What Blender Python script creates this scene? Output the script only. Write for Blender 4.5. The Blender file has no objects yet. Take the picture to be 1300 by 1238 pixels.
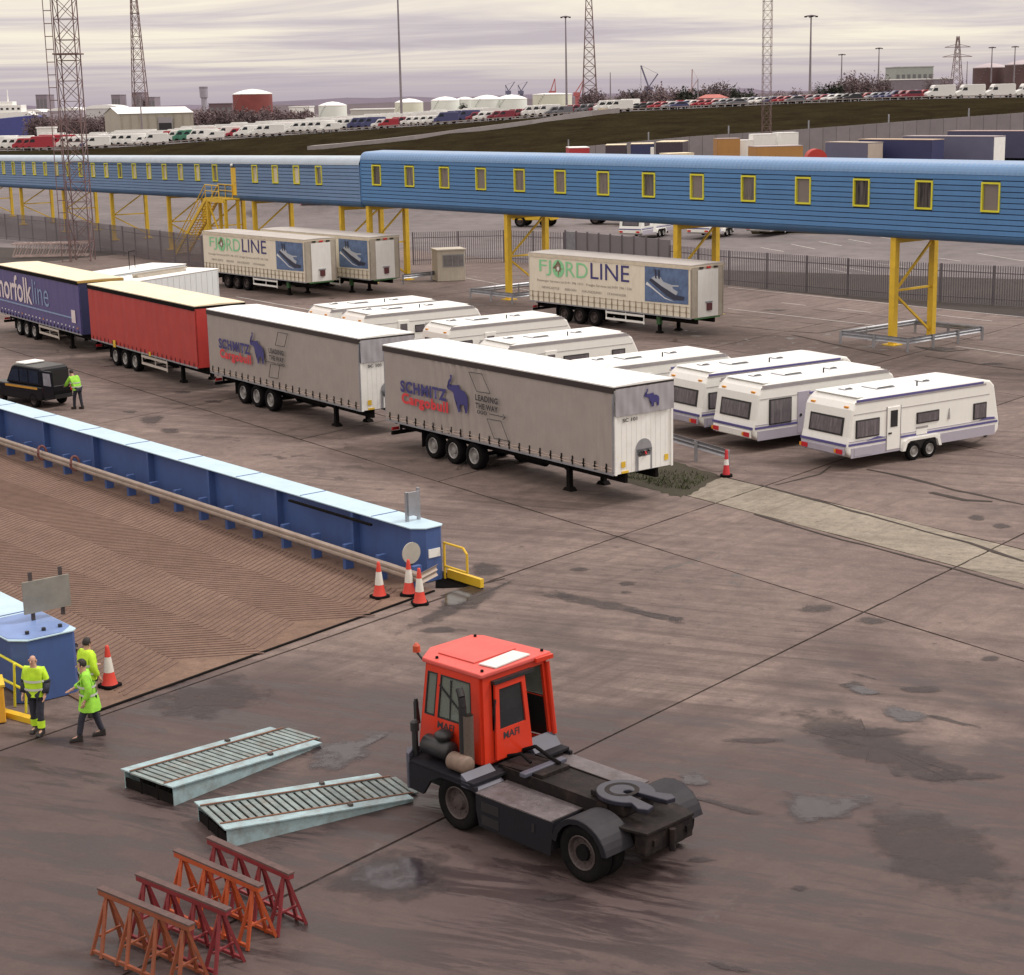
import bpy, math, random
from mathutils import Vector, Matrix
random.seed(7)
S = bpy.context.scene
COL = S.collection
R = math.radians
# ---------------------------------------------------------------- camera
CAM_F, CAM_H, CAM_P, CAM_R = 2200.0, 13.12, 0.22146, -0.02073      # focal length in photo pixels, height, pitch, roll
PW, PH = 1300.0, 1238.0
fwd = Vector((0, math.cos(CAM_P), -math.sin(CAM_P)))
rt0 = Vector((1, 0, 0)); up0 = rt0.cross(fwd)
rt = rt0*math.cos(CAM_R) + up0*math.sin(CAM_R)
up = -rt0*math.sin(CAM_R) + up0*math.cos(CAM_R)
cd = bpy.data.cameras.new('camera'); cam = bpy.data.objects.new('camera', cd); COL.objects.link(cam)
cd.sensor_fit = 'HORIZONTAL'; cd.sensor_width = 36; cd.lens = 36*CAM_F/PW
cd.clip_start = 0.5; cd.clip_end = 20000
M = Matrix.Identity(4)
for i in range(3):
    M[i][0] = rt[i]; M[i][1] = up[i]; M[i][2] = -fwd[i]
M.translation = (0, 0, CAM_H)
cam.matrix_world = M
S.camera = cam
# ---------------------------------------------------------------- sky
SUN_EL, SUN_AZ = 52, 78            # azimuth clockwise from +Y (the view direction)
W = bpy.data.worlds.new('World'); S.world = W; W.use_nodes = True
nt = W.node_tree; nt.nodes.clear(); N = nt.nodes.new; LK = nt.links.new
out = N('ShaderNodeOutputWorld'); bg = N('ShaderNodeBackground'); LK(bg.outputs[0], out.inputs[0])
bg.inputs[1].default_value = 0.1
sky = N('ShaderNodeTexSky'); sky.sky_type = 'NISHITA'; sky.sun_disc = False
sky.sun_elevation = R(SUN_EL); sky.sun_rotation = R(SUN_AZ); sky.dust_density = 3
tc = N('ShaderNodeTexCoord'); sx = N('ShaderNodeSeparateXYZ'); LK(tc.outputs['Generated'], sx.inputs[0])
def mth(op, a, b=None, clamp=False):
    n = N('ShaderNodeMath'); n.operation = op; n.use_clamp = clamp
    for i, q in enumerate((a, b)):
        if q is None: continue
        if isinstance(q, (int, float)): n.inputs[i].default_value = q
        else: LK(q, n.inputs[i])
    return n.outputs[0]
zc = mth('MAXIMUM', sx.outputs[2], 0.0)
den = mth('ADD', zc, 0.035)
cx_ = mth('MULTIPLY', mth('DIVIDE', sx.outputs[0], den), 0.34)
cy_ = mth('MULTIPLY', mth('DIVIDE', sx.outputs[1], den), 0.62)
cv = N('ShaderNodeCombineXYZ'); LK(cx_, cv.inputs[0]); LK(cy_, cv.inputs[1])
no = N('ShaderNodeTexNoise'); no.inputs['Scale'].default_value = 0.62; no.inputs['Detail'].default_value = 8
no.inputs['Roughness'].default_value = 0.60; no.inputs['Distortion'].default_value = 0.9
LK(cv.outputs[0], no.inputs['Vector'])
rp = N('ShaderNodeValToRGB'); LK(no.outputs[0], rp.inputs[0])
els = rp.color_ramp.elements
els[0].position = 0.33; els[0].color = (.420, .375, .400, 1)
els[1].position = 0.62; els[1].color = (.735, .670, .560, 1)
e = els.new(0.42); e.color = (.490, .440, .450, 1)
e = els.new(0.52); e.color = (.620, .560, .505, 1)
# the overcast greys towards the horizon and brightens towards the zenith
hz = N('ShaderNodeMix'); hz.data_type = 'RGBA'; hz.inputs[6].default_value = (.385, .335, .375, 1)
LK(rp.outputs[0], hz.inputs[7])
hr = N('ShaderNodeMapRange'); hr.inputs['From Min'].default_value = -0.002; hr.inputs['From Max'].default_value = 0.03
hr.interpolation_type = 'SMOOTHSTEP'; LK(sx.outputs[2], hr.inputs['Value']); LK(hr.outputs[0], hz.inputs[0])
br = mth('ADD', mth('MULTIPLY', zc, 1.35), 1.0)
sc = N('ShaderNodeVectorMath'); sc.operation = 'SCALE'; LK(hz.outputs[2], sc.inputs[0]); LK(mth('MULTIPLY', br, 10.0), sc.inputs['Scale'])
mx = N('ShaderNodeMix'); mx.data_type = 'RGBA'; mx.inputs[0].default_value = 0.94
LK(sky.outputs[0], mx.inputs[6]); LK(sc.outputs[0], mx.inputs[7]); LK(mx.outputs[2], bg.inputs[0])
# ---------------------------------------------------------------- sun behind cloud
sd = bpy.data.lights.new('sun', 'SUN'); sun = bpy.data.objects.new('sun', sd); COL.objects.link(sun)
sd.energy = 1.5; sd.angle = R(12); sd.color = (1.0, .95, .88)
a_, e_ = R(SUN_AZ), R(SUN_EL)
sdir = Vector((math.sin(a_)*math.cos(e_), math.cos(a_)*math.cos(e_), math.sin(e_)))
sun.rotation_euler = sdir.to_track_quat('Z', 'Y').to_euler()
sun.location = (60, 0, 80)
vs = S.view_settings; vs.view_transform = 'Standard'; vs.look = 'None'; vs.exposure = 0.38; vs.gamma = 1.0; vs.use_curve_mapping = False
S.render.engine = 'CYCLES'

# ================================================================ helpers
def ray(px, py):
    return fwd*CAM_F + rt*(px - PW/2) - up*(py - PH/2)
CAMP = Vector((0, 0, CAM_H))
def G(px, py, z=0.0):
    "photo pixel -> point at height z"
    d = ray(px, py); return CAMP + d*((z - CAM_H)/d.z)
def AY(px, py, Y):
    "photo pixel -> point at depth Y"
    d = ray(px, py); return CAMP + d*(Y/d.y)

class MB:
    def __init__(s): s.v = []; s.f = []
    def add(s, vs, fs):
        n = len(s.v); s.v += [tuple(p) for p in vs]; s.f += [tuple(i+n for i in f) for f in fs]; return s
    def box(s, x0, x1, y0, y1, z0, z1):
        return s.add([(x0,y0,z0),(x1,y0,z0),(x1,y1,z0),(x0,y1,z0),(x0,y0,z1),(x1,y0,z1),(x1,y1,z1),(x0,y1,z1)],
                     [(3,2,1,0),(4,5,6,7),(0,1,5,4),(1,2,6,5),(2,3,7,6),(3,0,4,7)])
    def cbox(s, c, sz, m=None):
        hx, hy, hz_ = sz[0]/2, sz[1]/2, sz[2]/2
        P = [Vector((a*hx, b*hy, c_*hz_)) for c_ in (-1,1) for a, b in ((-1,-1),(1,-1),(1,1),(-1,1))]
        if m is not None: P = [m @ p for p in P]
        return s.add([p + Vector(c) for p in P], [(3,2,1,0),(4,5,6,7),(0,1,5,4),(1,2,6,5),(2,3,7,6),(3,0,4,7)])
    def bar(s, p, q, w, h=None, ref=(0,0,1)):
        h = h or w; p = Vector(p); q = Vector(q); d = (q-p).normalized(); ref = Vector(ref)
        if abs(d.dot(ref)) > .98: ref = Vector((1,0,0))
        a = d.cross(ref).normalized(); b = a.cross(d)
        V = [o + a*(i*w/2) + b*(j*h/2) for o in (p, q) for i, j in ((-1,-1),(1,-1),(1,1),(-1,1))]
        return s.add(V, [(3,2,1,0),(4,5,6,7),(0,1,5,4),(1,2,6,5),(2,3,7,6),(3,0,4,7)])
    def tube(s, p, q, r, r2=None, n=10, cap=True):
        r2 = r if r2 is None else r2; p = Vector(p); q = Vector(q); d = (q-p).normalized()
        ref = Vector((0,0,1)) if abs(d.z) < .95 else Vector((1,0,0))
        a = d.cross(ref).normalized(); b = a.cross(d); V = []
        for o, rr in ((p, r), (q, r2)):
            V += [o + (a*math.cos(2*math.pi*i/n) + b*math.sin(2*math.pi*i/n))*rr for i in range(n)]
        F = [(i, (i+1) % n, n+(i+1) % n, n+i) for i in range(n)]
        if cap: F += [tuple(range(n))[::-1], tuple(range(n, 2*n))]
        return s.add(V, F)
    def path(s, pts, r, n=8):
        for a, b in zip(pts, pts[1:]): s.tube(a, b, r, n=n)
        return s
    def prism(s, poly, plane, a, b):
        def mk(u, v, w): return {'xz': (u, w, v), 'yz': (w, u, v), 'xy': (u, v, w)}[plane]
        n = len(poly); V = [mk(u, v, a) for u, v in poly] + [mk(u, v, b) for u, v in poly]
        return s.add(V, [tuple(range(n))[::-1], tuple(range(n, 2*n))] + [(i, (i+1) % n, n+(i+1) % n, n+i) for i in range(n)])
    def lathe(s, prof, n=20, o=(0,0,0), axis='y'):
        V = []
        for a, r in prof:
            for i in range(n):
                t = 2*math.pi*i/n; c, q = r*math.cos(t), r*math.sin(t)
                p = {'y': (c, a, q), 'z': (c, q, a), 'x': (a, c, q)}[axis]
                V.append((p[0]+o[0], p[1]+o[1], p[2]+o[2]))
        m = len(prof); F = [(j*n+i, j*n+(i+1) % n, (j+1)*n+(i+1) % n, (j+1)*n+i) for j in range(m-1) for i in range(n)]
        return s.add(V, F)
    def grid(s, fn, nu, nv):
        V = [fn(i/nu, j/nv) for j in range(nv+1) for i in range(nu+1)]; w = nu+1
        return s.add(V, [(j*w+i, j*w+i+1, (j+1)*w+i+1, (j+1)*w+i) for j in range(nv) for i in range(nu)])
    def mesh(s, name, mat, smooth=False, fix=True):
        me = bpy.data.meshes.new(name); me.from_pydata(s.v, [], s.f)
        if fix:
            import bmesh
            b = bmesh.new(); b.from_mesh(me); bmesh.ops.recalc_face_normals(b, faces=b.faces); b.to_mesh(me); b.free()
        if mat: me.materials.append(mat)
        if smooth:
            for p in me.polygons: p.use_smooth = True
        return me
    def build(s, name, mat, parent=None, smooth=False, bevel=0, fix=True):
        return ob(name, s.mesh(name, mat, smooth, fix), parent, bevel)
def ob(name, me, parent=None, bevel=0, loc=None, rot=None):
    o = bpy.data.objects.new(name, me); COL.objects.link(o)
    if parent is not None: o.parent = parent
    if loc is not None: o.location = loc
    if rot is not None: o.rotation_euler = rot
    if bevel:
        m = o.modifiers.new('bevel', 'BEVEL'); m.width = bevel; m.segments = 2; m.limit_method = 'ANGLE'; m.angle_limit = R(35)
        m.harden_normals = False
    return o
LABELS = {}
def tag(o, label, cat, group=None):
    o['label'] = label; o['category'] = cat
    if group: o['group'] = group
    return o
def thing(name, label, cat, loc=(0,0,0), rz=0.0, group=None):
    o = bpy.data.objects.new(name, None); COL.objects.link(o); o.empty_display_size = .3
    o.location = loc; o.rotation_euler = (0, 0, rz); return tag(o, label, cat, group)
def struct(o): o['kind'] = 'structure'; return o
def stuff(o): o['kind'] = 'stuff'; return o
def copy_tree(o, parent=None):
    c = o.copy(); COL.objects.link(c); c.parent = parent
    for ch in list(o.children): copy_tree(ch, c)
    return c
def ordinal(n):
    w = ['first','second','third','fourth','fifth','sixth','seventh','eighth','ninth','tenth','eleventh','twelfth','thirteenth','fourteenth','fifteenth','sixteenth','seventeenth','eighteenth','nineteenth']
    if n <= 19: return w[n-1]
    tens = ['twenty','thirty','forty','fifty','sixty','seventy','eighty','ninety']; t = ['twentieth','thirtieth','fortieth','fiftieth','sixtieth','seventieth','eightieth','ninetieth']
    pre = ''
    if n >= 100: pre = 'hundred and '; n -= 100
    if n == 0: return 'hundredth'
    if n <= 19: return pre + w[n-1]
    return pre + (t[n//10-2] if n % 10 == 0 else tens[n//10-2] + '-' + w[n % 10-1])
# ---------------------------------------------------------------- materials
def mat(name, col, rough=.6, metal=0.0, var=.12, vs=3.0, bump=0.0, bs=40.0, dirt=0.0, dcol=(.10,.08,.065), coords='Object', streak=False, spec=None, rnd=0.0, coat=0.0):
    m = bpy.data.materials.new(name); m.use_nodes = True; t = m.node_tree; n = t.nodes; l = t.links
    b = n['Principled BSDF']; b.inputs['Roughness'].default_value = rough; b.inputs['Metallic'].default_value = metal
    if coat: b.inputs['Coat Weight'].default_value = coat; b.inputs['Coat Roughness'].default_value = .12
    if spec is not None: b.inputs['Specular IOR Level'].default_value = spec
    tcn = n.new('ShaderNodeTexCoord'); vec = tcn.outputs[coords]
    if coords == 'Pos':
        pass
    ns = n.new('ShaderNodeTexNoise'); ns.inputs['Scale'].default_value = vs; ns.inputs['Detail'].default_value = 6; ns.inputs['Roughness'].default_value = .65
    l.new(vec, ns.inputs['Vector'])
    mr = n.new('ShaderNodeMapRange'); mr.inputs['From Min'].default_value = .25; mr.inputs['From Max'].default_value = .75
    mr.inputs['To Min'].default_value = 1-var; mr.inputs['To Max'].default_value = 1+var*.6; l.new(ns.outputs[0], mr.inputs['Value'])
    sc_ = n.new('ShaderNodeVectorMath'); sc_.operation = 'SCALE'; sc_.inputs[0].default_value = col[:3]; l.new(mr.outputs[0], sc_.inputs['Scale'])
    c = sc_.outputs[0]
    if rnd:
        oi = n.new('ShaderNodeObjectInfo'); r2 = n.new('ShaderNodeMapRange'); r2.inputs['To Min'].default_value = 1-rnd; r2.inputs['To Max'].default_value = 1+rnd
        l.new(oi.outputs['Random'], r2.inputs['Value']); s2 = n.new('ShaderNodeVectorMath'); s2.operation = 'SCALE'; l.new(c, s2.inputs[0]); l.new(r2.outputs[0], s2.inputs['Scale']); c = s2.outputs[0]
    if dirt:
        mp = n.new('ShaderNodeMapping'); mp.inputs['Scale'].default_value = (9, 9, .9) if streak else (1, 1, 1); l.new(vec, mp.inputs['Vector'])
        n2 = n.new('ShaderNodeTexNoise'); n2.inputs['Scale'].default_value = 1.0 if streak else vs*.7; n2.inputs['Detail'].default_value = 8; n2.inputs['Roughness'].default_value = .7
        l.new(mp.outputs[0], n2.inputs['Vector'])
        m2 = n.new('ShaderNodeMapRange'); m2.inputs['From Min'].default_value = .48; m2.inputs['From Max'].default_value = .8; m2.inputs['To Max'].default_value = dirt
        l.new(n2.outputs[0], m2.inputs['Value'])
        x = n.new('ShaderNodeMix'); x.data_type = 'RGBA'; l.new(m2.outputs[0], x.inputs[0]); l.new(c, x.inputs[6]); x.inputs[7].default_value = (*dcol, 1); c = x.outputs[2]
    l.new(c, b.inputs['Base Color'])
    if bump:
        n3 = n.new('ShaderNodeTexNoise'); n3.inputs['Scale'].default_value = bs; n3.inputs['Detail'].default_value = 4; l.new(vec, n3.inputs['Vector'])
        bp = n.new('ShaderNodeBump'); bp.inputs['Strength'].default_value = bump; bp.inputs['Distance'].default_value = .02; l.new(n3.outputs[0], bp.inputs['Height']); l.new(bp.outputs[0], b.inputs['Normal'])
    return m
def glass(name, col, rough=.06):
    m = bpy.data.materials.new(name); m.use_nodes = True; b = m.node_tree.nodes['Principled BSDF']
    n = m.node_tree.nodes; l = m.node_tree.links
    tcn = n.new('ShaderNodeTexCoord'); ns = n.new('ShaderNodeTexNoise'); ns.inputs['Scale'].default_value = 2.5; l.new(tcn.outputs['Object'], ns.inputs['Vector'])
    s_ = n.new('ShaderNodeVectorMath'); s_.operation = 'SCALE'; s_.inputs[0].default_value = col
    mr = n.new('ShaderNodeMapRange'); mr.inputs['To Min'].default_value = .6; mr.inputs['To Max'].default_value = 1.4; l.new(ns.outputs[0], mr.inputs['Value']); l.new(mr.outputs[0], s_.inputs['Scale'])
    l.new(s_.outputs[0], b.inputs['Base Color']); b.inputs['Roughness'].default_value = rough; b.inputs['Specular IOR Level'].default_value = .6
    return m
def clear_glass(name, tint):
    m = bpy.data.materials.new(name); m.use_nodes = True; t = m.node_tree; n = t.nodes; l = t.links
    n.remove(n['Principled BSDF']); o = n['Material Output']
    a = n.new('ShaderNodeBsdfTransparent'); a.inputs[0].default_value = (*tint, 1); g_ = n.new('ShaderNodeBsdfGlossy'); g_.inputs['Roughness'].default_value = .03
    fr = n.new('ShaderNodeFresnel'); fr.inputs[0].default_value = 1.5; x = n.new('ShaderNodeMixShader')
    l.new(fr.outputs[0], x.inputs[0]); l.new(a.outputs[0], x.inputs[1]); l.new(g_.outputs[0], x.inputs[2]); l.new(x.outputs[0], o.inputs[0])
    return m
K = {}
K['rubber'] = mat('rubber', (.010,.009,.010), .95, var=.3, vs=6, dirt=.3, dcol=(.028,.022,.02), spec=.08)
K['rim'] = mat('rim_steel', (.36,.35,.34), .5, .4, var=.25, vs=8, dirt=.5)
K['rimdark'] = mat('rim_dark', (.075,.058,.055), .65, .2, var=.35, vs=8, dirt=.5, dcol=(.03,.022,.02))
K['chassis'] = mat('chassis', (.010,.009,.009), .9, var=.3, dirt=.3, dcol=(.03,.023,.02), spec=.08)
K['black'] = mat('black_paint', (.018,.018,.02), .45, var=.2)
K['yellow'] = mat('yellow_steel', (.72,.47,.03), .5, var=.15, vs=2, dirt=.3, dcol=(.30,.17,.05))
K['yellow2'] = mat('yellow_frame', (.66,.62,.035), .5, var=.12)
K['galv'] = mat('galvanised', (.36,.37,.40), .45, .55, var=.25, vs=2, dirt=.3)
K['white'] = mat('white_paint', (.80,.80,.77), .45, var=.06, vs=2, dirt=.18, dcol=(.42,.38,.32))
K['whiteroof'] = mat('white_roof', (.84,.84,.82), .55, var=.06, vs=1.2, dirt=.18, dcol=(.5,.47,.42))
K['cream'] = mat('cream_roof', (.80,.70,.50), .6, var=.10, vs=1.2, dirt=.25, dcol=(.48,.40,.28))
K['glass'] = glass('dark_glass', (.02,.022,.025))
K['curtained'] = mat('curtained_glass', (.12,.105,.118), .12, var=.15, vs=5, dirt=.9, dcol=(.26,.24,.25), streak=True)
K['red'] = mat('red_light', (.55,.02,.03), .3, var=.1)
K['amber'] = mat('amber', (.75,.30,.02), .35, var=.1)
K['navy'] = mat('navy_print', (.045,.04,.17), .6, var=.12)
K['redprint'] = mat('red_print', (.62,.04,.05), .6, var=.12)
K['blackprint'] = mat('black_print', (.03,.03,.035), .6, var=.1)
K['greenprint'] = mat('green_print', (.25,.62,.32), .6, var=.1)
K['whiteprint'] = mat('white_print', (.75,.72,.72), .6, var=.08)
# ---------------------------------------------------------------- lettering (built-in outline font, meshed)
def letters(txt, name, m, parent, fit, n_off, org=(0,0,0), ux=(1,0,0), uz=(0,0,1), nrm=(0,-1,0), bold=.0, shear=0.0, space=1.0):
    "fit = (x0, x1, z0, z1) in the plane org + ux*x + uz*z"
    cu = bpy.data.curves.new('t', 'FONT'); cu.body = txt; cu.size = 1; cu.offset = bold; cu.space_character = space; cu.extrude = 0; cu.resolution_u = 3
    to = bpy.data.objects.new('t', cu); COL.objects.link(to)
    dg = bpy.context.evaluated_depsgraph_get(); me = bpy.data.meshes.new_from_object(to.evaluated_get(dg))
    bpy.data.objects.remove(to); bpy.data.curves.remove(cu)
    xs = [v.co.x for v in me.vertices]; ys = [v.co.y for v in me.vertices]
    x0, x1, z0, z1 = fit; ax, bx, ay, by = min(xs), max(xs), min(ys), max(ys)
    O = Vector(org); U = Vector(ux); V = Vector(uz); Nn = Vector(nrm)
    for v in me.vertices:
        b_ = (v.co.y-ay)/(by-ay); a = x0 + (v.co.x-ax)/(bx-ax)*(x1-x0) + shear*b_; b = z0 + b_*(z1-z0)
        v.co = O + U*a + V*b + Nn*n_off
    me.materials.clear(); me.materials.append(m); me.name = name
    return ob(name, me, parent)
def flat(poly, name, m, parent, n_off, org=(0,0,0), ux=(1,0,0), uz=(0,0,1), nrm=(0,-1,0)):
    O = Vector(org); U = Vector(ux); V = Vector(uz); Nn = Vector(nrm)
    import bmesh
    bm = bmesh.new(); f = bm.faces.new([bm.verts.new(O + U*a + V*b + Nn*n_off) for a, b in poly]); bmesh.ops.triangulate(bm, faces=[f])
    me = bpy.data.meshes.new(name); bm.to_mesh(me); bm.free(); me.materials.append(m); return ob(name, me, parent)
# ---------------------------------------------------------------- wheels
_MC = {}
def wheel(parent, x, y, z, r, w, side, rim='rim', name='wheel', holes=True):
    k = (r, w, rim, side)
    if k not in _MC:
        t = MB().lathe([(-w*.36, r*.60), (-w*.5, r*.74), (-w*.5, r*.90), (-w*.40, r*.985), (-w*.12, r), (w*.12, r), (w*.40, r*.985), (w*.5, r*.90), (w*.5, r*.74), (w*.36, r*.60)], 26)
        tm = t.mesh('wheel', K['rubber'], True)
        d = MB().lathe([(w*.40, r*.61), (w*.44, r*.58), (w*.38, r*.54), (w*.16, r*.50), (w*.12, r*.30), (w*.20, r*.26), (w*.34, r*.22), (w*.36, r*.10), (w*.36, 0.0)], 22)
        d.lathe([(-w*.36, r*.61), (-w*.2, r*.4), (-w*.2, 0)], 16)
        for i in range(8):
            a = 2*math.pi*i/8; d.tube((math.cos(a)*r*.40, w*.11, math.sin(a)*r*.40), (math.cos(a)*r*.40, w*.19, math.sin(a)*r*.40), r*.045, n=6)
        if side < 0: d.v = [(p[0], -p[1], p[2]) for p in d.v]
        _MC[k] = (tm, d.mesh('rim', K[rim], False))
    a, b = _MC[k]
    o = ob(name, a, parent, loc=(x, y, z)); ob('rim', b, o)
    return o
# ================================================================ the setting
def ground_mat(name, base, light, wet=True, sc=1.0, rnd=0.0, spec=.3):
    m = bpy.data.materials.new(name); m.use_nodes = True; t = m.node_tree; n = t.nodes; l = t.links; b = n['Principled BSDF']
    b.inputs['Specular IOR Level'].default_value = spec
    geo = n.new('ShaderNodeNewGeometry'); pos = geo.outputs['Position']
    def noise(scale, detail=6, rough=.6, rot=None, stretch=None, dist=0.0):
        v = pos
        if stretch:
            mp = n.new('ShaderNodeMapping'); mp.inputs['Rotation'].default_value = (0, 0, rot); mp.inputs['Scale'].default_value = stretch
            vr = n.new('ShaderNodeVectorRotate'); vr.rotation_type = 'Z_AXIS'; vr.inputs['Angle'].default_value = rot; l.new(pos, vr.inputs['Vector'])
            mp.inputs['Rotation'].default_value = (0, 0, 0); l.new(vr.outputs[0], mp.inputs['Vector']); v = mp.outputs[0]
        q = n.new('ShaderNodeTexNoise'); q.inputs['Scale'].default_value = scale; q.inputs['Detail'].default_value = detail; q.inputs['Roughness'].default_value = rough
        q.inputs['Distortion'].default_value = dist; l.new(v, q.inputs['Vector']); return q.outputs[0]
    def rng(v, a, b_, c=0.0, d=1.0, smooth=False):
        q = n.new('ShaderNodeMapRange'); q.inputs['From Min'].default_value = a; q.inputs['From Max'].default_value = b_; q.inputs['To Min'].default_value = c; q.inputs['To Max'].default_value = d
        if smooth: q.interpolation_type = 'SMOOTHSTEP'
        l.new(v, q.inputs['Value']); return q.outputs[0]
    def mixc(f, a, b_):
        q = n.new('ShaderNodeMix'); q.data_type = 'RGBA'
        for i, x in ((0, f), (6, a), (7, b_)):
            if isinstance(x, tuple): q.inputs[i].default_value = (*x, 1)
            elif isinstance(x, (int, float)): q.inputs[i].default_value = x
            else: l.new(x, q.inputs[i])
        return q.outputs[2]
    def mul(a, b_):
        q = n.new('ShaderNodeMath'); q.operation = 'MULTIPLY'
        for i, x in enumerate((a, b_)):
            if isinstance(x, (int, float)): q.inputs[i].default_value = x
            else: l.new(x, q.inputs[i])
        return q.outputs[0]
    c = mixc(rng(noise(.16*sc, 9, .72), .36, .64), base, light)
    c = mixc(rng(noise(1.7*sc, 9, .75), .42, .72, 0, .75), c, tuple(x*.55 for x in base))
    c = mixc(rng(noise(26, 3, .7), .42, .75, 0, .42), c, tuple(x*.5 for x in base))
    c = mixc(rng(noise(11, 5, .8), .52, .78, 0, .5), c, tuple(min(1, x*1.5) for x in light))
    rough = .78
    if wet:
        # tyre-dragged streaks, following the traffic
        st = mul(rng(noise(1.0, 8, .72, R(22), (.09, 1.9, 1), .25), .44, .66), rng(noise(.07, 3, .5), .34, .52))
        c = mixc(mul(st, .75), c, tuple(x*.38 for x in base))
        s2 = mul(rng(noise(1.0, 8, .72, R(-50), (.07, 1.6, 1), .2), .47, .68), rng(noise(.05, 3, .5), .40, .56))
        c = mixc(mul(s2, .65), c, tuple(x*.42 for x in base))
        # oil and damp blotches
        bl = mul(rng(noise(.75, 5, .6, dist=.6), .585, .635, smooth=True), rng(noise(.06, 2, .5), .46, .60))
        c = mixc(mul(bl, .72), c, tuple(x*.30 for x in base))
        sp = mul(rng(noise(2.6, 4, .6), .66, .70, smooth=True), .6)
        c = mixc(sp, c, tuple(x*.33 for x in base))
        # near end of the yard: damp film and wet smears, with vignette darkening painted in
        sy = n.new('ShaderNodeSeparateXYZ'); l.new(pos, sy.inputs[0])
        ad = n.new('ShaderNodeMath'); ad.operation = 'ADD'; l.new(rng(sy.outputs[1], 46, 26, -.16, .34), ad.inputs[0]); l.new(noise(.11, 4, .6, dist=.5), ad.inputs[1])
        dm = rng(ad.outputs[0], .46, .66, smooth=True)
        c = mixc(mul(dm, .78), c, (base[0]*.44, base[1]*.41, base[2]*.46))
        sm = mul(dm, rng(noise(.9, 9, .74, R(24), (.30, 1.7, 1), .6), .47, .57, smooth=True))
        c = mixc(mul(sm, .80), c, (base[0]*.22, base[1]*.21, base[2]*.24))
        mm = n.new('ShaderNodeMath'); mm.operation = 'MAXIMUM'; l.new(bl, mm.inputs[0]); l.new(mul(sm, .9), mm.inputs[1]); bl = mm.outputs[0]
        rr = n.new('ShaderNodeMath'); rr.operation = 'SUBTRACT'; rr.inputs[0].default_value = .78; l.new(mul(bl, .45), rr.inputs[1]); l.new(rr.outputs[0], b.inputs['Roughness'])
    else: b.inputs['Roughness'].default_value = .85
    if rnd:
        oi = n.new('ShaderNodeObjectInfo'); s2_ = n.new('ShaderNodeVectorMath'); s2_.operation = 'SCALE'; l.new(c, s2_.inputs[0]); l.new(rng(oi.outputs['Random'], 0, 1, 1-rnd, 1+rnd), s2_.inputs['Scale']); c = s2_.outputs[0]
    l.new(c, b.inputs['Base Color'])
    bp = n.new('ShaderNodeBump'); bp.inputs['Strength'].default_value = .35; bp.inputs['Distance'].default_value = .02; l.new(noise(9, 6, .7), bp.inputs['Height']); l.new(bp.outputs[0], b.inputs['Normal'])
    return m
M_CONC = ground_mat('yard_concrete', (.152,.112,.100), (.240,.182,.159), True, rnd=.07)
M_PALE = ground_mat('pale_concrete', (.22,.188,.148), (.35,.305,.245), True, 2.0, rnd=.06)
M_ASPH = ground_mat('far_asphalt', (.13,.112,.115), (.20,.175,.175), False, .25)
M_JOINT = ground_mat('joint_filler', (.035,.028,.026), (.06,.045,.038), False)
M_MUD = ground_mat('mud_grass', (.040,.030,.021), (.052,.050,.024), False, 5)
def patch_mat(name, col, rough, amt, nscale=1.6):
    "wet or oily film with a ragged, fading outline; the 'edge' attribute runs from 0 at the rim to 1 inside"
    m = bpy.data.materials.new(name); m.use_nodes = True; t = m.node_tree; n = t.nodes; l = t.links; b = n['Principled BSDF']
    geo = n.new('ShaderNodeNewGeometry'); at = n.new('ShaderNodeAttribute'); at.attribute_name = 'edge'
    q = n.new('ShaderNodeTexNoise'); q.inputs['Scale'].default_value = nscale; q.inputs['Detail'].default_value = 7; q.inputs['Roughness'].default_value = .65; l.new(geo.outputs['Position'], q.inputs['Vector'])
    sm = n.new('ShaderNodeMath'); sm.operation = 'MULTIPLY_ADD'; sm.inputs[1].default_value = 2.8; l.new(q.outputs[0], sm.inputs[0]); l.new(at.outputs['Fac'], sm.inputs[2])
    mr = n.new('ShaderNodeMapRange'); mr.interpolation_type = 'SMOOTHSTEP'; mr.inputs['From Min'].default_value = 1.50; mr.inputs['From Max'].default_value = 2.45; mr.inputs['To Max'].default_value = amt; l.new(sm.outputs[0], mr.inputs['Value'])
    q2 = n.new('ShaderNodeTexNoise'); q2.inputs['Scale'].default_value = 7; q2.inputs['Detail'].default_value = 5; l.new(geo.outputs['Position'], q2.inputs['Vector'])
    c = n.new('ShaderNodeVectorMath'); c.operation = 'SCALE'; c.inputs[0].default_value = col; m2 = n.new('ShaderNodeMapRange'); m2.inputs['To Min'].default_value = .5; m2.inputs['To Max'].default_value = 1.5; l.new(q2.outputs[0], m2.inputs['Value']); l.new(m2.outputs[0], c.inputs['Scale']); l.new(c.outputs[0], b.inputs['Base Color'])
    b.inputs['Roughness'].default_value = rough; b.inputs['Specular IOR Level'].default_value = .5; l.new(mr.outputs[0], b.inputs['Alpha'])
    return m
M_WET = patch_mat('standing_water', (.026,.020,.026), .14, .95)
M_DAMP = patch_mat('damp_film', (.040,.030,.030), .6, .60, 1.9)
M_MARK = mat('road_paint', (.52,.49,.46), .7, var=.3, vs=3, dirt=.7, dcol=(.2,.16,.15))

struct(MB().add([(-6000,-200,-.10),(6000,-200,-.10),(6000,9000,-.10),(-6000,9000,-.10)], [(0,1,2,3)]).build('ground', M_ASPH))
struct(MB().add([(-60,-10,-.03),(90,-10,-.03),(60,108,-.03),(-62,176,-.03)], [(0,1,2,3)]).build('yard', M_JOINT))
yard = bpy.data.objects['yard']
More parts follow.
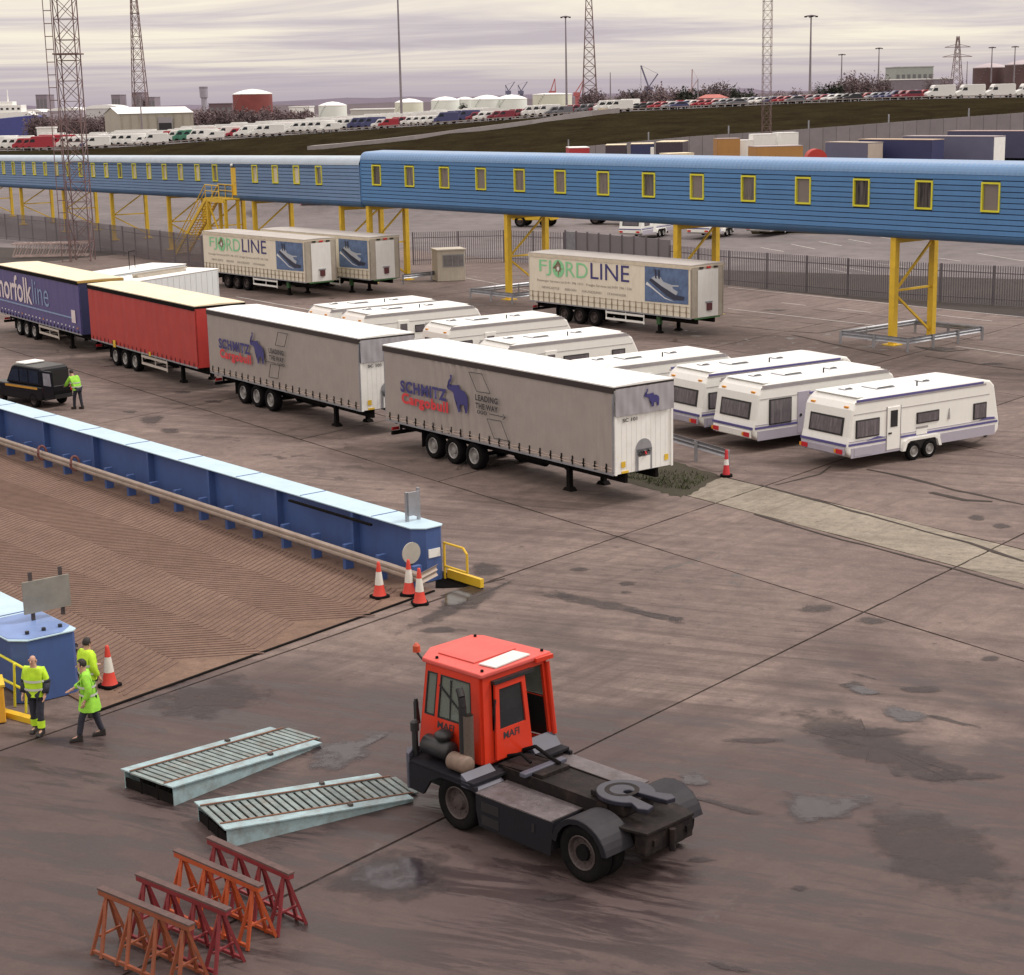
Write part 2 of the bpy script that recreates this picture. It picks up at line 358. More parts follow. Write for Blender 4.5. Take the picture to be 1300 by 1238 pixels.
# concrete slabs of the yard: lines A run along (-.571,.821), lines B along (.638,.770)
O0 = Vector((3.2, 51.15, 0)); dA = Vector((-.571, .821, 0)); dB = Vector((.638, .770, 0))
al = [-61, -50.8, -40.6, -30.45, -20.3, -10.15, 0, 10.15, 20.3, 30.45, 40.6, 50.8, 61, 71, 81, 91, 101]
bl = [-60, 0, 5.43, 8.43, 19.2, 30, 41, 52]
def slab(a0, a1, b0, b1, m, gap=.036):
    q = [(a0+gap, b0+gap), (a1-gap, b0+gap), (a1-gap, b1-gap), (a0+gap, b1-gap)]
    P = [O0 + dA*a + dB*b for a, b in q]
    if all(p.y < 14 for p in P): return
    if all(p.y > 108 - .95*(p.x-20) + 15 for p in P): return
    # slightly ragged edges
    ring = []
    for i in range(4):
        A, B = P[i], P[(i+1) % 4]; n_ = 7
        for k in range(n_):
            p = A.lerp(B, k/n_); j = 0 if k == 0 else .022
            ring.append(p + Vector((random.uniform(-j, j), random.uniform(-j, j), 0)))
    n_ = len(ring); zt = random.uniform(-.004, .0)
    MB().add([(p.x, p.y, -.02) for p in ring] + [(p.x, p.y, zt) for p in ring], [tuple(range(n_, 2*n_))[::-1]] + [(i, (i+1) % n_, n_+(i+1) % n_, n_+i) for i in range(n_)]).build('slab', m, yard)
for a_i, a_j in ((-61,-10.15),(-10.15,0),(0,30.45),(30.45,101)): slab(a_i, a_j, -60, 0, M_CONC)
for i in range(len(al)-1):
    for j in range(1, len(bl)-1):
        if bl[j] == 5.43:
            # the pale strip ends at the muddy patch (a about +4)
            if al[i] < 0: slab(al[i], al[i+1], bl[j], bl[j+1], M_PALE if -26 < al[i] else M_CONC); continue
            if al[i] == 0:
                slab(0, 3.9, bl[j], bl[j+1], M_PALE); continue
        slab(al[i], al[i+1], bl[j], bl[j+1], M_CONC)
# strip of mud and weeds between the slabs, beside the guard rail
NB = [0]
def blob(poly_px, name, m, z, jit=.12, sub=4, parent=None):
    P = [G(*p) for p in poly_px]; V = []
    n_ = len(P)
    for i in range(n_):
        p0, p1, p2, p3 = P[i-1], P[i], P[(i+1) % n_], P[(i+2) % n_]
        for k in range(sub):
            t_ = k/sub; t2 = t_*t_; t3 = t2*t_
            q = .5*((2*p1) + (-p0+p2)*t_ + (2*p0-5*p1+4*p2-p3)*t2 + (-p0+3*p1-3*p2+p3)*t3)
            V.append(Vector((q.x + random.uniform(-jit, jit), q.y + random.uniform(-jit, jit), z)))
    c = sum(V, Vector())/len(V); n_ = len(V); VV = []; ed = []
    for f_, e_ in ((1.12, 0.0), (.86, .45), (.55, 1.0)):
        VV += [(v-c)*f_ + Vector((0,0,e_*.0012)) for v in V]; ed += [e_]*n_
    VV.append(Vector((0,0,.0016))); ed.append(1.0); NB[0] += 1; c.z += NB[0]*.00002
    F = [(r_*n_+i, r_*n_+(i+1) % n_, (r_+1)*n_+(i+1) % n_, (r_+1)*n_+i) for r_ in range(2) for i in range(n_)] + [(2*n_+i, 2*n_+(i+1) % n_, 3*n_) for i in range(n_)]
    o = MB().add(VV, F).build(name, m, parent)
    at = o.data.attributes.new('edge', 'FLOAT', 'POINT')
    for i, e_ in enumerate(ed): at.data[i].value = e_
    o.location = c; return struct(o)
blob([(772,602),(800,612),(838,622),(862,628),(884,618),(905,606),(880,596),(850,588),(800,590)], 'mud_patch', M_MUD, .006, .12, 5)
wd = MB(); wr = random.Random(3)
for k in range(900):
    px = wr.uniform(790, 900); py = 590 + (px-790)*.10 + wr.random()**.6*24
    if py > 602 + (px-775)*.26 or py > 628 - (px-862)*.52: continue
    p = G(px, py); a = wr.uniform(0, 6.28); h_ = wr.uniform(.04, .16); w_ = .02
    wd.add([(p.x-w_*math.cos(a), p.y-w_*math.sin(a), .005), (p.x+w_*math.cos(a), p.y+w_*math.sin(a), .005), (p.x+wr.uniform(-.08,.08), p.y+wr.uniform(-.08,.08), h_)], [(0,1,2)])
wo_ = wd.build('weeds', mat('weed_green', (.05,.062,.02), .9, var=.4, vs=4), None, fix=False); stuff(wo_); tag(wo_, 'low weeds growing on the muddy patch by the guard rail', 'weeds')
def ell(cx, cy, w, h, name, m, z=.010, n_=9):
    blob([(cx + w/2*math.cos(2*math.pi*k/n_)*random.uniform(.8,1.12), cy + h/2*math.sin(2*math.pi*k/n_)*random.uniform(.8,1.12)) for k in range(n_)], name, m, z, .02, 3)
blob([(392,968),(402,950),(440,938),(497,930),(470,948),(466,962),(430,976),(404,978)], 'puddle', M_WET, .012, .03)
blob([(455,1105),(490,1090),(530,1088),(545,1108),(552,1122),(510,1132),(470,1130),(440,1120)], 'puddle', M_WET, .012, .03)
blob([(430,1105),(470,1085),(520,1078),(560,1085),(575,1120),(520,1142),(450,1146),(400,1130)], 'damp_stain', M_DAMP, .007, .06)
blob([(676,752),(700,749),(735,756),(770,762),(800,768),(842,781),(868,785),(892,796),(866,794),(838,787),(800,778),(765,774),(725,766),(694,759)], 'damp_stain', M_DAMP, .008, .03)
for cx, cy, w, h in ((735,723,30,6),(797,741,26,7),(795,752,18,5),(718,757,24,6),(858,786,30,7),(1036,773,54,12),(1104,788,46,11),(1258,836,30,9),(1240,658,26,8),(1270,668,30,7),(1082,870,40,9),(1170,875,60,10),
                     (150,458,34,5),(232,498,26,4),(270,510,26,4),(165,523,22,4),(1030,505,10,3),(1195,443,50,6),(1262,462,40,4),(985,394,36,3),(700,1140,60,10),(890,1092,40,8),(865,1075,14,8),(1015,1128,24,8),(1110,930,120,12),(960,940,80,9),(1210,985,150,14),(560,800,60,9),(590,770,50,10)):
    ell(cx, cy, w, h, 'damp_stain', M_DAMP, .008 + random.uniform(0, .002))
rr0 = random.Random(11)
for k in range(3):
    cx, cy = rr0.uniform(880,1300), rr0.uniform(850,1010); w = rr0.uniform(24,95); h = rr0.uniform(3,8)
    blob([(cx + w/2*math.cos(2*math.pi*q/9)*rr0.uniform(.75,1.15), cy + .22*w/2*math.cos(2*math.pi*q/9) + h/2*math.sin(2*math.pi*q/9)*rr0.uniform(.6,1.2)) for q in range(9)], 'damp_stain', M_DAMP, .0072 + k*.00004, .02, 3)
for k in range(2):
    cx, cy = rr0.uniform(880,1300), rr0.uniform(1010,1230); w = rr0.uniform(40,150); h = rr0.uniform(6,16)
    blob([(cx + w/2*math.cos(2*math.pi*q/9)*rr0.uniform(.75,1.15), cy + .22*w/2*math.cos(2*math.pi*q/9) + h/2*math.sin(2*math.pi*q/9)*rr0.uniform(.6,1.2)) for q in range(9)], 'damp_stain', M_DAMP, .0095 + k*.00004, .02, 3)
blob([(990,1008),(1030,1004),(1085,1010),(1105,1018),(1080,1034),(1050,1046),(1020,1048),(998,1034)], 'puddle', M_WET, .012, .05)
blob([(1120,896),(1150,898),(1185,915),(1160,922),(1128,912)], 'puddle', M_WET, .012, .04)
blob([(1070,868),(1100,872),(1118,882),(1088,882)], 'puddle', M_WET, .012, .03)
blob([(862,985),(890,980),(900,998),(870,1000)], 'puddle', M_WET, .012, .03)
blob([(176,530),(205,528),(203,538),(186,540)], 'damp_stain', M_DAMP, .012, .02)
ell(214, 547, 30, 8, 'damp_stain', M_DAMP, .012)
blob([(500,808),(530,786),(575,760),(600,748),(640,742),(655,734),(640,748),(620,762),(575,782),(540,795)], 'damp_stain', M_DAMP, .007, .05)
blob([(556,768),(575,748),(598,742),(612,748),(596,762),(574,772)], 'puddle', M_WET, .012, .03)
blob([(596,720),(612,714),(640,722),(630,732),(604,732)], 'damp_stain', M_DAMP, .007, .03)
blob([(190,888),(235,872),(290,858),(320,868),(345,885),(300,905),(240,915),(200,905)], 'damp_stain', M_DAMP, .007, .08)
blob([(1000,905),(1060,900),(1120,925),(1190,955),(1240,990),(1150,985),(1080,965),(1020,935)], 'damp_stain', M_DAMP, .007, .14, 6)
blob([(1090,1040),(1150,1020),(1230,1050),(1290,1100),(1250,1150),(1150,1120),(1100,1080)], 'damp_stain', M_DAMP, .007, .14, 6)
# tarred cracks
def strip(pts, w, name, m, z, jit=.0):
    P = [G(*p) for p in pts]; Q = []
    for a, b in zip(P, P[1:]):
        k = max(1, int((b-a).length/.8)) if jit else 1
        Q += [a.lerp(b, i/k) + Vector((random.uniform(-jit, jit), random.uniform(-jit, jit), 0)) for i in range(k)]
    Q.append(P[-1]); V = []
    for i, p in enumerate(Q):
        d = (Q[min(i+1, len(Q)-1)] - Q[max(i-1, 0)]).normalized(); s_ = Vector((-d.y, d.x, 0)); ww = w*random.uniform(.5, 1.5)/2 if jit else w/2
        V += [p + s_*ww + Vector((0,0,z)), p - s_*ww + Vector((0,0,z))]
    c = V[0].copy(); c.z = 0
    o = MB().add([v-c for v in V], [(2*i, 2*i+1, 2*i+3, 2*i+2) for i in range(len(Q)-1)]).build(name, m); o.location = c
    return struct(o)
for pts, w in (([(1101,596),(1150,606),(1210,622),(1300,641)], .16), ([(965,616),(1010,628),(1080,648),(1150,668),(1230,690),(1300,713)], .14), ([(985,616),(1040,602),(1055,592)], .08), ([(960,653),(1015,670),(1098,693),(1195,718),(1300,748)], .10),
               ([(1180,625),(1225,635),(1260,637)], .22), ([(930,414),(990,420),(1040,423),(1100,412)], .10), ([(1005,425),(1070,440),(1130,452)], .1), ([(1175,452),(1240,462),(1300,470)], .1), ([(640,735),(600,745),(560,757)], .07), ([(1030,393),(1100,400),(1180,408)], .07), ([(1160,440),(1200,447),(1230,444)], .3)):
    strip(pts, w, 'crack', M_JOINT, .011, .05)
for pts in ([(924,365),(1131,386),(1300,403)], [(924,392),(1146,417.5)], [(992,384.6),(1023,388)], [(1063,392),(1106,397)], [(1214,440),(1300,452)], [(1190,400),(1260,408)], [(590,353),(640,362)], [(300,377),(395,394)], [(240,373),(262,377)], [(650,365),(672,369)]):
    strip(pts, .13, 'painted_line', M_MARK, .012)
for pts in ([(1004,308.6),(1035,314.8)], [(1040,305.5),(1069,310.8)], [(1077,302.5),(1106,307.7)], [(1112,299),(1140,303)], [(966,313),(995,318)], [(1068,337),(1105,343.7)], [(1043,338.5),(1080,345.5)], [(926,343),(1057,352)], [(1190,326),(1220,330)], [(1115,333),(1150,338)], [(930,323),(983,327)], [(1240,320),(1300,330)]):
    strip(pts, .13, 'painted_line', M_MARK, -.09)
# grass verge seen under the bridge
M_GRASS = ground_mat('rough_grass', (.020,.0155,.0095), (.040,.033,.0175), False, 1.0, spec=0.0)
o = MB().add([G(955,297,-.08), G(1010,296,-.08), G(1075,298,-.08), G(1075,270,-.08), G(940,270,-.08)], [(0,1,2,3,4)]).build('grass_verge', M_GRASS); struct(o)

# ---------------------------------------------------------------- rising ground, embankment and raised car park
def emb_line(pts, n_):
    "piecewise-linear (px, py) samples"
    out_ = []
    for i in range(n_+1):
        x = -150 + (1600)*i/n_
        for a, b in zip(pts, pts[1:]):
            if a[0] <= x <= b[0]: t_ = (x-a[0])/(b[0]-a[0]); out_.append((x, a[1]+(b[1]-a[1])*t_)); break
    return out_
EDGE = [(-200,193.5),(0,192),(100,190),(200,184.5),(300,176.5),(450,166),(650,152),(720,146.5),(780,142.5),(860,139),(1000,132),(1150,126.5),(1300,124),(1500,122)]
def lotY(x): return 352.0
def edge_y(x):
    for a, b in zip(EDGE, EDGE[1:]):
        if a[0] <= x <= b[0]: return a[1] + (b[1]-a[1])*(x-a[0])/(b[0]-a[0])
top = [AY(x, y, lotY(x)) for x, y in emb_line(EDGE, 40)]
WALL = [(-200,206),(0,205),(400,201),(640,196),(730,187),(880,173),(1000,165.5),(1150,154),(1300,143),(1500,128)]
foot = []
for x, y in emb_line(WALL, 40):
    p = AY(x, y, 268 if x > 650 else 268 + (650-x)*.09); p.z -= 1.3; foot.append(p)
n_ = len(top); V = []; nv = 8
for j in range(nv+1):
    for i in range(n_):
        p = foot[i].lerp(top[i], j/nv); b_ = math.sin(math.pi*j/nv)*.5
        V.append((p.x, p.y, p.z + b_ + (random.uniform(-.15, .15) if 0 < j < nv else 0)))
V += [(p.x, p.y-.5, -.5) for p in foot]
F = [(j*n_+i, j*n_+i+1, (j+1)*n_+i+1, (j+1)*n_+i) for j in range(nv) for i in range(n_-1)]
b0 = (nv+1)*n_; F += [(b0+i, b0+i+1, i+1, i) for i in range(n_-1)]
struct(MB().add(V, F).build('embankment', M_GRASS, smooth=True))
M_LOT = ground_mat('lot_asphalt', (.14,.12,.12), (.19,.17,.165), False, .3)
V = []
back = 130
for p in top: V.append(p + Vector((0,0,.05)))
for p in top: V.append(p + Vector((p.x/p.y*back, back, .6)))
for p in top: V.append(Vector((p.x*1.6, p.y + back*2, -1)))
F = [(j*n_+i, j*n_+i+1, (j+1)*n_+i+1, (j+1)*n_+i) for j in range(2) for i in range(n_-1)]
struct(MB().add(V, F).build('car_park_surface', M_LOT))
# path climbing the embankment
def emb_pt(x, y):
    "point of the embankment slope seen at a photo pixel"
    xt = x; best = None
    yt = edge_y(x); yw = None
    for a, b in zip(WALL, WALL[1:]):
        if a[0] <= x <= b[0]: yw = a[1] + (b[1]-a[1])*(x-a[0])/(b[0]-a[0])
    A = AY(x, yt, lotY(x)); B = AY(x, yw, 268 if x > 650 else 268 + (650-x)*.09); B.z -= 1.3
    for k in range(101):
        p = B.lerp(A, k/100); d = p - CAMP; v = PH/2 - CAM_F*d.dot(up)/d.dot(fwd)
        if best is None or abs(v-y) < best[0]: best = (abs(v-y), p)
    return best[1]
ramp_px = [(395,193),(430,190),(480,185),(530,179),(580,172),(630,166),(680,159),(720,152),(755,147),(790,143.5)]
V = []
for x, y in ramp_px:
    p = emb_pt(x, y); V += [p + Vector((-.6,-1.0,1.0)), p + Vector((.4,1.4,1.1)), p + Vector((-.6,-1.0,-.6))]
F = []
for i in range(len(ramp_px)-1): F += [(3*i, 3*i+3, 3*i+4, 3*i+1), (3*i+2, 3*i+5, 3*i+3, 3*i)]
struct(MB().add(V, F).build('path', mat('pale_path', (.30,.27,.27), .8, var=.15, vs=.5)))
# upper yard rising behind the passenger bridge
struct(MB().add([(-30,206,-.12),(150,166,-.12),(-30,216,3),(150,205,3),(-30,300,3.1),(160,300,3.1)], [(0,1,3,2),(2,3,5,4)]).build('upper_yard', M_ASPH))
# concrete panel wall at the foot of the embankment
wl = thing('panel_wall', 'long grey concrete panel wall at the foot of the embankment', 'wall', AY(1000, 200, 266).xy.to_3d())
M_PANEL = mat('panel_concrete', (.24,.218,.228), .8, var=.12, vs=.6, dirt=.25, dcol=(.16,.14,.14), rnd=.05)
w0 = wl.location
for i in range(36):
    xa, xb = 722 + i*17, 722 + (i+1)*17
    def wt(x):
        for a, b in zip(WALL, WALL[1:]):
            if a[0] <= x <= b[0]: return AY(x, a[1] + (b[1]-a[1])*(x-a[0])/(b[0]-a[0]), 265)
    A, B = wt(xa), wt(xb)
    if i % 1 == 0:
        MB().add([Vector((A.x+.025, A.y, 2.0))-w0, Vector((B.x-.025, B.y, 2.0))-w0, Vector((B.x-.025, B.y, B.z))-w0, Vector((A.x+.025, A.y, A.z))-w0,
              Vector((A.x+.025, A.y+.2, 2.0))-w0, Vector((B.x-.025, B.y+.2, 2.0))-w0, Vector((B.x-.025, B.y+.2, B.z))-w0, Vector((A.x+.025, A.y+.2, A.z))-w0],
             [(0,1,2,3),(7,6,5,4),(3,2,6,7),(0,3,7,4),(1,5,6,2)]).build('panel', M_PANEL, wl)
    if i % 6 == 0: MB().box(A.x-w0.x-.10, A.x-w0.x+.10, -.1, .1, 2, A.z+1.2).build('post', K['galv'], wl)

# ================================================================ linkspan (vehicle bridge to the ship)
LE = Vector((-2.5, 46.0, 0)); LX = Vector((-.636, .772, 0)); LR = math.atan2(.772, -.636)
M_DECK = ground_mat('deck_steel', (.145,.088,.062), (.215,.138,.102), False, 1.3)
M_RIB = mat('deck_rib', (.135,.078,.060), .7, .0, var=.25, vs=1.0, dirt=.3, dcol=(.2,.13,.11))
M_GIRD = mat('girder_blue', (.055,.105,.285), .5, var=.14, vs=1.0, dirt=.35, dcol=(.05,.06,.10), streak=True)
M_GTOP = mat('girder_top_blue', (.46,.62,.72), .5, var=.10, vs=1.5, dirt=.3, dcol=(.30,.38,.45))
ls = thing('linkspan', 'brown chevron-ribbed steel vehicle ramp between two blue girders', 'ramp', LE, LR)
MB().prism([(-.52,.05),(-3.0,11.3),(46,11.3),(46,.05)], 'xy', .0, .035).build('deck_plate', M_DECK, ls)
rb = MB()
for k in range(-18, 200):
    x0 = k*.23
    for (ya, yb, sa) in ((.75, 2.6, -1), (2.6, 4.5, 1), (4.5, 6.4, -1), (6.4, 8.3, 1), (8.3, 10.4, -1)):
        dx = .62*(yb-ya); xa, xb = (x0, x0+dx) if sa > 0 else (x0+dx, x0)
        if min(xa, xb) < -.65 - .22*yb + .25 or max(xa, xb) > 45: continue
        rb.bar((xa, ya, .04), (xb, yb, .04), .042, .018)
stuff(rb.build('tread_ribs', M_RIB, ls))
# plate joint and kerb strip at the shore end
MB().bar((-.56,.05,.025), (-3.04,11.3,.025), .06, .04).build('end_joint', K['chassis'], ls)
def girder(y0, y1, x0, x1, zt, name, near_sign):
    g_ = MB().box(x0+.35, x1, y0+.25, y1-.25, .12, zt-.04).build(name+'_web', M_GIRD, ls)
    g_.name = 'girder'
    fl = zt
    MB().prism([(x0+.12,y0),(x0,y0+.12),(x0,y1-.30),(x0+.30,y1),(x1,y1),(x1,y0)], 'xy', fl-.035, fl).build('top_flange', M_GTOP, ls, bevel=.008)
    MB().prism([(x0+.14,y0+.04),(x0+.04,y0+.14),(x0+.04,y1-.34),(x0+.30,y1-.08),(x0+.42,y1-.08),(x0+.42,y0+.04)], 'xy', .02, fl-.036).build('end_plate', M_GIRD, ls)
    for k in range(20):
        xx = x0 + 3.2 + k*4.1
        if xx > x1: break
        for s_, yy in ((1, y1-.25), (-1, y0+.25)): MB().box(xx-.06, xx+.06, min(yy, yy+s_*.22), max(yy, yy+s_*.22), .1, fl-.04).build('stiffener', M_GIRD, ls)
    for k in range(12):
        xx = x0 + 2.2 + k*3.7
        if xx < x1: MB().box(xx-.02, xx+.02, y0+.03, y1-.03, fl+.001, fl+.012).build('flange_joint', M_GIRD, ls)
girder(-.98, 0.0, .22, 46, 1.58, 'girder', 1)
girder(10.95, 12.5, -1.6, 46, 1.52, 'girder', -1)
MB().prism([(-1.22,10.98),(-1.57,11.33),(-1.57,12.12),(-1.22,12.47),(.45,12.47),(.45,10.98)], 'xy', 1.523, 1.533).build('end_cover', mat('end_cover_blue', (.17,.26,.50), .5, var=.15, vs=2, dirt=.3), ls)
MB().box(2.3, 6.6, .02, .10, 1.34, 1.40).build('cable_conduit', K['chassis'], ls)
M_RAIL = mat('rusty_guardrail', (.40,.33,.28), .6, .25, var=.2, vs=2, dirt=.6, dcol=(.24,.14,.09))
def wbeam(mb, p, q, z, hgt=.31, th=.05, outv=None):
    p = Vector(p); q = Vector(q); d = (q-p).normalized(); s_ = Vector((-d.y, d.x, 0)) if outv is None else Vector(outv)
    prof = [(-.5,0),(-.32,1),(-.12,1),(0,.1),(.12,1),(.32,1),(.5,0)]
    V = []
    for o_ in (p, q):
        for a, b in prof: V.append(o_ + s_*(b*th) + Vector((0,0,z + a*hgt)))
        for a, b in prof: V.append(o_ + s_*(b*th-.012) + Vector((0,0,z + a*hgt)))
    n_ = len(prof); F = []
    for i in range(n_-1): F += [(i, i+1, 2*n_+i+1, 2*n_+i), (n_+i+1, n_+i, 3*n_+i, 3*n_+i+1)]
    F += [(0, 2*n_, 3*n_, n_), (n_-1, 2*n_-1, 4*n_-1, 3*n_-1)]
    mb.add(V, F)
mb = MB(); wbeam(mb, (-.75,.62,0), (44,.62,0), .52); wbeam(mb, (-.75,.62,0), (-.35,-.25,0), .52); mb.build('guard_rail', M_RAIL, ls)
for k in range(27):
    xx = -.3 + k*1.64
    MB().box(xx-.07, xx+.07, .30, .58, .0, .76).build('rail_post', M_GIRD, ls)
mb = MB(); wbeam(mb, (0,10.3,0), (44,10.3,0), .52, outv=(0,-1,0)); mb.build('guard_rail', M_RAIL, ls)
M_HOSE = mat('hose', (.16,.055,.05), .6, var=.3)
for xx in (22.6, 19.9):
    MB().path([Vector((xx + .05*math.sin(t_*.9), .66 + .16*math.cos(t_*.7), .62 + .26*math.sin(t_*.7))) for t_ in range(10)], .045).build('hose_loop', M_HOSE, ls)
# twin sign posts on the girder, disc sign behind the rail, notice panel
mb = MB().box(1.16,1.24,-.44,-.36,1.58,2.42).box(1.16,1.24,-.84,-.76,1.58,2.50).box(1.10,1.159,-.80,-.40,1.75,2.42); mb.build('sign_bracket', K['galv'], ls)
MB().tube((.05,.32,1.02),(.09,.32,1.02),.30,n=24).build('disc_sign_back', mat('sign_back', (.40,.38,.33), .6, dirt=.3), ls)
MB().box(.08,.16,.27,.37,0,1.0).build('sign_post', K['rimdark'], ls)
MB().box(.235,.262,-.80,-.40,.70,.94).build('notice_plate', K['white'], ls)
M_BOARD = mat('board_back', (.25,.24,.21), .6, .2, var=.25, vs=2, dirt=.4)
bo = MB().box(-.35,-.30,10.5,11.65,1.72,2.48).build('sign_board', M_BOARD, ls)
for yy in (10.68, 11.42): MB().box(-.30,-.24,yy-.04,yy+.04,1.52,2.68).build('sign_post', K['rimdark'], ls)
for yy in (11.2, 11.6, 12.0): MB().tube((-1.2,yy,1.533),(-1.2,yy,1.60),.05,n=10).build('bolt', K['black'], ls)
# dark sheet painted for the shade in the pit by the girder, and its guard
pp = [G(*q) for q in ((554,722),(576,732),(600,742),(590,746),(562,747),(553,747))]; pc = pp[0]
pit = MB().prism([((q-pc).x, (q-pc).y) for q in pp], 'xy', .010, .016).build('pit', mat('pit_shade', (.004,.0035,.0035), .95, spec=.05), None); pit.location = (pc.x, pc.y, 0); struct(pit)
rg = thing('pit_guard', 'yellow tube guard and beam beside the blue girder end', 'railing', LE + LX*.5, LR)
MB().path([(-.25,-.95,.0),(-.25,-.95,1.05),(-1.10,-.95,1.05),(-1.27,-.95,.9),(-1.27,-.95,.38),(-.25,-.95,.38)], .035).build('guard_frame', K['yellow'], rg)
MB().bar((-.25,-1.08,.15),(-1.75,-1.08,.15),.12,.24).build('kerb_beam', K['yellow'], rg)
# ---------------------------------------------------------------- railing and yellow box at the bottom left
yr = thing('yellow_railing', 'yellow handrail slanting beside the near blue girder', 'railing', G(30,935), 0)
o_ = yr.location
def L_(px, py, z): return G(px, py, z) - o_
MB().path([L_(-30,815,1.1), L_(33,850,1.0), L_(33,905,.02)], .03).build('top_rail', K['yellow2'], yr)
MB().path([L_(-30,845,.6), L_(33,877,.5)], .03).build('mid_rail', K['yellow2'], yr)
MB().bar(L_(-30,895,.06), L_(44,915,.06), .18, .12).build('kerb', K['yellow'], yr)
MB().path([L_(18,843,1.05), L_(19,897,.02)], .03).build('post', K['yellow2'], yr)
yb_ = thing('yellow_cabinet', 'orange-yellow cabinet cut by the left picture edge', 'cabinet', G(-14, 915), R(20))
MB().box(-.35,.35,-.35,.35,0.02,.85).build('casing', mat('orange_yellow', (.72,.36,.03), .5, dirt=.3), yb_, bevel=.03); MB().box(-.38,.38,-.38,.38,.85,.90).build('lid', K['yellow'], yb_)

# ================================================================ passenger bridge
BA = Vector((-10.3, 127.5, 0)); BU = Vector((.632, -.775, 0)).normalized()
M_BLUE = mat('cladding_blue', (.075,.205,.43), .42, var=.08, vs=.7, dirt=.2, dcol=(.04,.10,.22), streak=True, rnd=.06)
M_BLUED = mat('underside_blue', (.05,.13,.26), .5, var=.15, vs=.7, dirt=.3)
M_BROOF = mat('bridge_roof_blue', (.14,.28,.50), .35, var=.08, vs=.7, coat=.3)
M_PALEB = mat('lit_cladding_blue', (.135,.235,.41), .5, var=.10, vs=.7, dirt=.3, dcol=(.14,.17,.24), streak=True, rnd=.05)  # left span's lighter angle to the light is put into this blue
M_PALER = mat('lit_roof_blue', (.42,.50,.58), .45, var=.10, vs=.7, dirt=.2)  # same angle lightening painted into the left span's roof
M_IN = mat('bridge_interior', (.72,.68,.64), .8, var=.1)
M_SEAM = mat('seam_dark', (.012,.03,.07), .8)
def painted_view_glass(name, lo, hi):
    "bridge glazing: dim corridor and lit far wall painted into the pane colour"
    m = bpy.data.materials.new(name); m.use_nodes = True; n = m.node_tree.nodes; l = m.node_tree.links; b = n['Principled BSDF']
    oi = n.new('ShaderNodeObjectInfo'); tcn = n.new('ShaderNodeTexCoord'); mp = n.new('ShaderNodeMapping'); mp.inputs['Scale'].default_value = (5,1,.6); l.new(tcn.outputs['Object'], mp.inputs['Vector'])
    q = n.new('ShaderNodeTexNoise'); q.noise_dimensions = '4D'; q.inputs['Scale'].default_value = 1.0; l.new(mp.outputs[0], q.inputs['Vector']); sc = n.new('ShaderNodeMath'); sc.operation = 'MULTIPLY'; sc.inputs[1].default_value = 40; l.new(oi.outputs['Random'], sc.inputs[0]); l.new(sc.outputs[0], q.inputs['W'])
    a = n.new('ShaderNodeMath'); a.operation = 'MULTIPLY_ADD'; a.inputs[1].default_value = .9; l.new(oi.outputs['Random'], a.inputs[0]); l.new(q.outputs[0], a.inputs[2])
    r = n.new('ShaderNodeMapRange'); r.inputs['From Min'].default_value = .45; r.inputs['From Max'].default_value = .95; l.new(a.outputs[0], r.inputs['Value'])
    x = n.new('ShaderNodeMix'); x.data_type = 'RGBA'; x.inputs[6].default_value = (*lo,1); x.inputs[7].default_value = (*hi,1); l.new(r.outputs[0], x.inputs[0]); l.new(x.outputs[2], b.inputs['Base Color']); b.inputs['Roughness'].default_value = .1; return m
M_WGL = painted_view_glass('bridge_window_glass', (.02,.02,.022), (.20,.172,.160)); M_WGL2 = painted_view_glass('lit_bridge_window_glass', (.10,.095,.09), (.62,.56,.46))  # brightness seen through the panes is painted; paler on the left span
